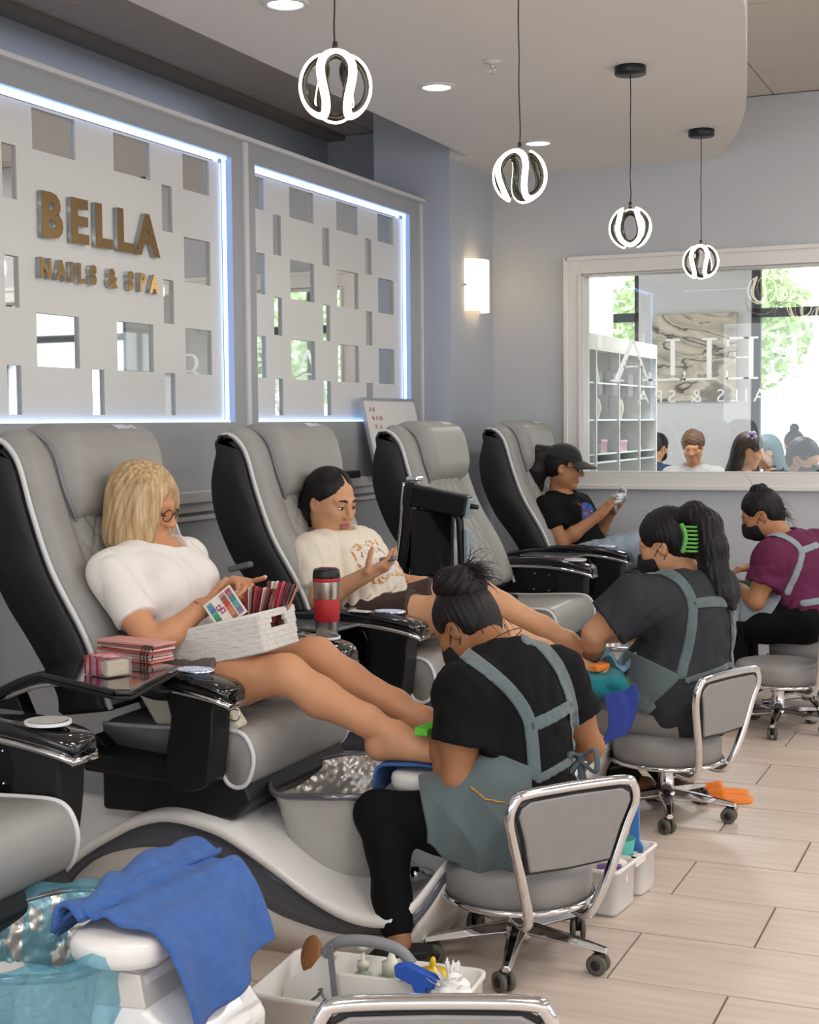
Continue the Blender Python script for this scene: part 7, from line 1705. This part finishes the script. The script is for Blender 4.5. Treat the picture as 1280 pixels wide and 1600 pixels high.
# abstract painting
t = thing('wall_painting', 'large abstract grey and cream marbled canvas on the far wall', 'painting', (-2.87, 13.17, 1.965))
m = bpy.data.materials.new('marbled_paint'); m.use_nodes = True; N = m.node_tree.nodes; L = m.node_tree.links; bs = N['Principled BSDF']; bs.inputs['Roughness'].default_value = .4
tc = N.new('ShaderNodeTexCoord'); mp = N.new('ShaderNodeMapping'); mp.inputs['Scale'].default_value = (.9, 1, 2.4); mp.inputs['Rotation'].default_value = (0, .35, 0); nz = N.new('ShaderNodeTexNoise'); nz.inputs['Scale'].default_value = 1.1; nz.inputs['Detail'].default_value = 7; nz.inputs['Distortion'].default_value = 1.6
cr = N.new('ShaderNodeValToRGB'); e = cr.color_ramp.elements; e[0].position = .30; e[0].color = lin('55524e'); e[1].position = .72; e[1].color = lin('7d7972')
for p, c in ((.38, 'a39d92'), (.455, 'c9bfa9'), (.485, '2f2d2c'), (.505, 'b3ab9c'), (.58, 'd6ceb9'), (.63, '8f8a83')): q = e.new(p); q.color = lin(c)
L.new(tc.outputs['Object'], mp.inputs['Vector']); L.new(mp.outputs[0], nz.inputs['Vector']); L.new(nz.outputs['Fac'], cr.inputs['Fac']); L.new(cr.outputs['Color'], bs.inputs['Base Color'])
b = BM(); bx(b, -.385, .385, -.02, .02, -.39, .39); obj('canvas', b, m, t, bevel=.003)
b = BM(); bx(b, -.37, .37, .015, .029, -.375, .375); obj('stretcher_frame', b, mat('pale_wood', 'b8a98c', .6), t)
# seated clients and technicians at the manicure tables
def far_person(label, head, az, hair, shirt, skin, style, mask_=False, lean=.12):
    f = V((math.cos(az), math.sin(az), 0)); r = V((f[1], -f[0], 0)); H = V(head); N_ = H - f * .05 - (0, 0, .17)
    P = V((H[0], H[1], 0)) - f * (.12 + lean) + (0, 0, .56); j = dict(head=H, neck=N_, shR=N_ + r * .175 - (0, 0, .06), shL=N_ - r * .175 - (0, 0, .06), pelv=P)
    for S, q in (('R', 1), ('L', -1)):
        j['el' + S] = j['sh' + S] + r * q * .05 + f * .08 - V((0, 0, .26)); j['wr' + S] = j['el' + S] + f * .22 - r * q * .08 + V((0, 0, .03)); j['tip' + S] = j['wr' + S] + f * .1
        j['knee' + S] = P + f * .42 + r * q * .10; j['ank' + S] = P * (1, 1, 0) + f * .40 + r * q * .10 + V((0, 0, .09)); j['toe' + S] = j['ank' + S] + f * .12 - V((0, 0, .05))
    t = thing('person', label, 'person', tuple(P * (1, 1, 0)), 0); lo, hi = bounds(j, .14); R = head_frame(f + V((0, 0, -.35)))
    v = Vol(lo, hi, .010); put_torso(v, j); v.cone(N_, H + R @ V((0, -.02, -.06)), .056, .05, k=.04); put_head(v, H, R, 1.0)
    for S in 'RL': arm(v, j, S); leg(v, j, S); put_hand(v, j['wr' + S], j['tip' + S] - j['wr' + S], (0, 0, -1), 1 if S == 'R' else -1, 1.05, (.3, .35, .4, .45)); put_foot(v, j['ank' + S], j['toe' + S], toes=False)
    volobj('body', v, SK[skin], t)
    s = Vol(lo, hi, .010); put_torso(s, j, inf=.016)
    for S in 'RL': sleeve(s, j['sh' + S], j['el' + S], .7, .068, .068, .05)
    s.ell(N_ + (0, 0, .05), (.07, .07, .05), op='s'); wrinkle(s, .004, 22, 3); volobj('shirt', s, shirt, t)
    p = Vol(lo, hi, .011); put_torso(p, j, inf=.012); clip_plane(p, P + V((0, 0, .09)), (0, 0, 1))
    for S in 'RL': leg(p, j, S, rt=.094, rk=.066, rc=.064, ra=.05)
    volobj('trousers', p, M_leg, t)
    g = lambda x, y, z: H + R @ V((x, y, z)); hv = Vol(H - .3, H + .22, .006); hv.ell(g(0, -.018, .034), (.085, .100, .092), R); hv.ell(g(0, -.06, -.01), (.066, .055, .08), R, k=.03); hv.ell(g(0, .11, -.045), (.085, .075, .10), R, k=.015, op='s')
    for q in (-1, 1): hv.ell(g(q * .088, .004, -.022), (.034, .036, .040), R, k=.01, op='s')
    if style == 'long':
        hv.ell(g(0, -.05, -.09), (.088, .06, .15), R, k=.04); hv.ell(g(0, -.06, -.2), (.08, .045, .10), R, k=.04)
    if style == 'bun': hv.ell(g(0, -.06, .135), (.04, .04, .038), R, k=.012)
    if style == 'curly': wrinkle(hv, .010, 95, 3)
    else: grooves(hv, H, R, .002, 32, 2)
    volobj('hair', hv, hair, t)
    if mask_: mask_for(t, j, R, 1.0)
    st_ = thing('far_stool', 'low stool of the ' + ' '.join(label.split()[:11]), 'stool', tuple(P * (1, 1, 0)), 0, 'stools in the front room'); b = BM(); lathe(b, [(.17, .38), (.18, .39), (.18, .43), (.17, .445), (.001, .447)], n=24); obj('seat', b, M_seat, st_, True); b = BM(); lathe(b, [(.2, .0), (.2, .015), (.03, .03), (.025, .38)], n=20); obj('pedestal', b, M_chrome, st_, True)
    return t, g
M_brn = mat('brown_hair', '6b4a33', .5, stripes=((60, 60, 20), '4f3524', .2))
far_person('man with short black hair and navy shirt, seen from behind through the glass', (-3.06, 12.60, 1.165), math.radians(60), M_hair, mat('navy_cotton', '2b4468', .85), 'tan', 'short', True)
far_person('man with curly brown hair and grey t-shirt facing the glass', (-2.47, 11.30, 1.195), math.radians(-85), M_brn, mat('light_grey_cotton', 'aeb0b2', .85), 'fair', 'curly')
t, g = far_person('girl with long dark hair and a lilac hair clip beyond the glass', (-1.80, 10.01, 1.19), math.radians(10), M_hair, mat('black_white_top', '35353a', .85), 'tan', 'long')
b = BM()
for k in range(5): bmesh.ops.create_icosphere(b, subdivisions=1, radius=.017, matrix=Matrix.Translation(Vector(g(.060 + .0 * k, -.02 + .022 * math.cos(k * 1.26), .10 + .022 * math.sin(k * 1.26)))))
o = obj('lilac_clip', b, mat('lilac_plastic', 'b9a3cf', .4), t, True, world=True); o['kind'] = 'stuff'
far_person('person with black hair in a bun behind the masked woman beyond the glass', (-1.884, 12.55, 1.18), math.radians(-75), M_hair, M_blk, 'tan', 'bun', True)
far_person('woman in black face mask looking down at right beyond the glass', (-1.293, 9.00, 1.165), math.radians(-25), M_hair, mat('patterned_top', 'b3b0ae', .85, noise=(50, '6f6d70', .1)), 'fair', 'short', True)
far_person('person with teal-tinted hair partly hidden behind the long-haired girl', (-1.83, 10.85, 1.165), math.radians(200), mat('teal_hair', '3f6468', .6), M_blk, 'tan', 'long')
for x, y, L_, lab in ((-2.35, 12.05, 1.3, 'white manicure table between the two men'), (-1.25, 10.3, .9, 'white manicure table by the long-haired girl')):
    t = thing('manicure_table', lab, 'table', (x, y, 0), 0, 'manicure tables in the front room'); b = BM(); box(b, (0, 0, .745), (L_, .42, .03)); obj('table_top', b, M_shelf, t, bevel=.004)
    for q in (-1, 1): b = BM(); box(b, (q * (L_ / 2 - .06), 0, .365), (.05, .36, .729)); obj('table_leg', b, M_shelf, t)
t = thing('drink_cup', 'white paper cup with an orange straw beside the curly-haired man', 'cup', (-2.28, 11.93, .7605)); b = BM(); lathe(b, [(.034, 0), (.047, .15), (.05, .152), (.05, .165), (.03, .17), (.001, .17)], n=22); obj('cup_body', b, M_shelf, t, True); b = BM(); tube(b, [(0, 0, .1), (.01, 0, .28)], .005, 8); obj('straw', b, mat('orange_straw', 'd97a4a', .5), t, True)
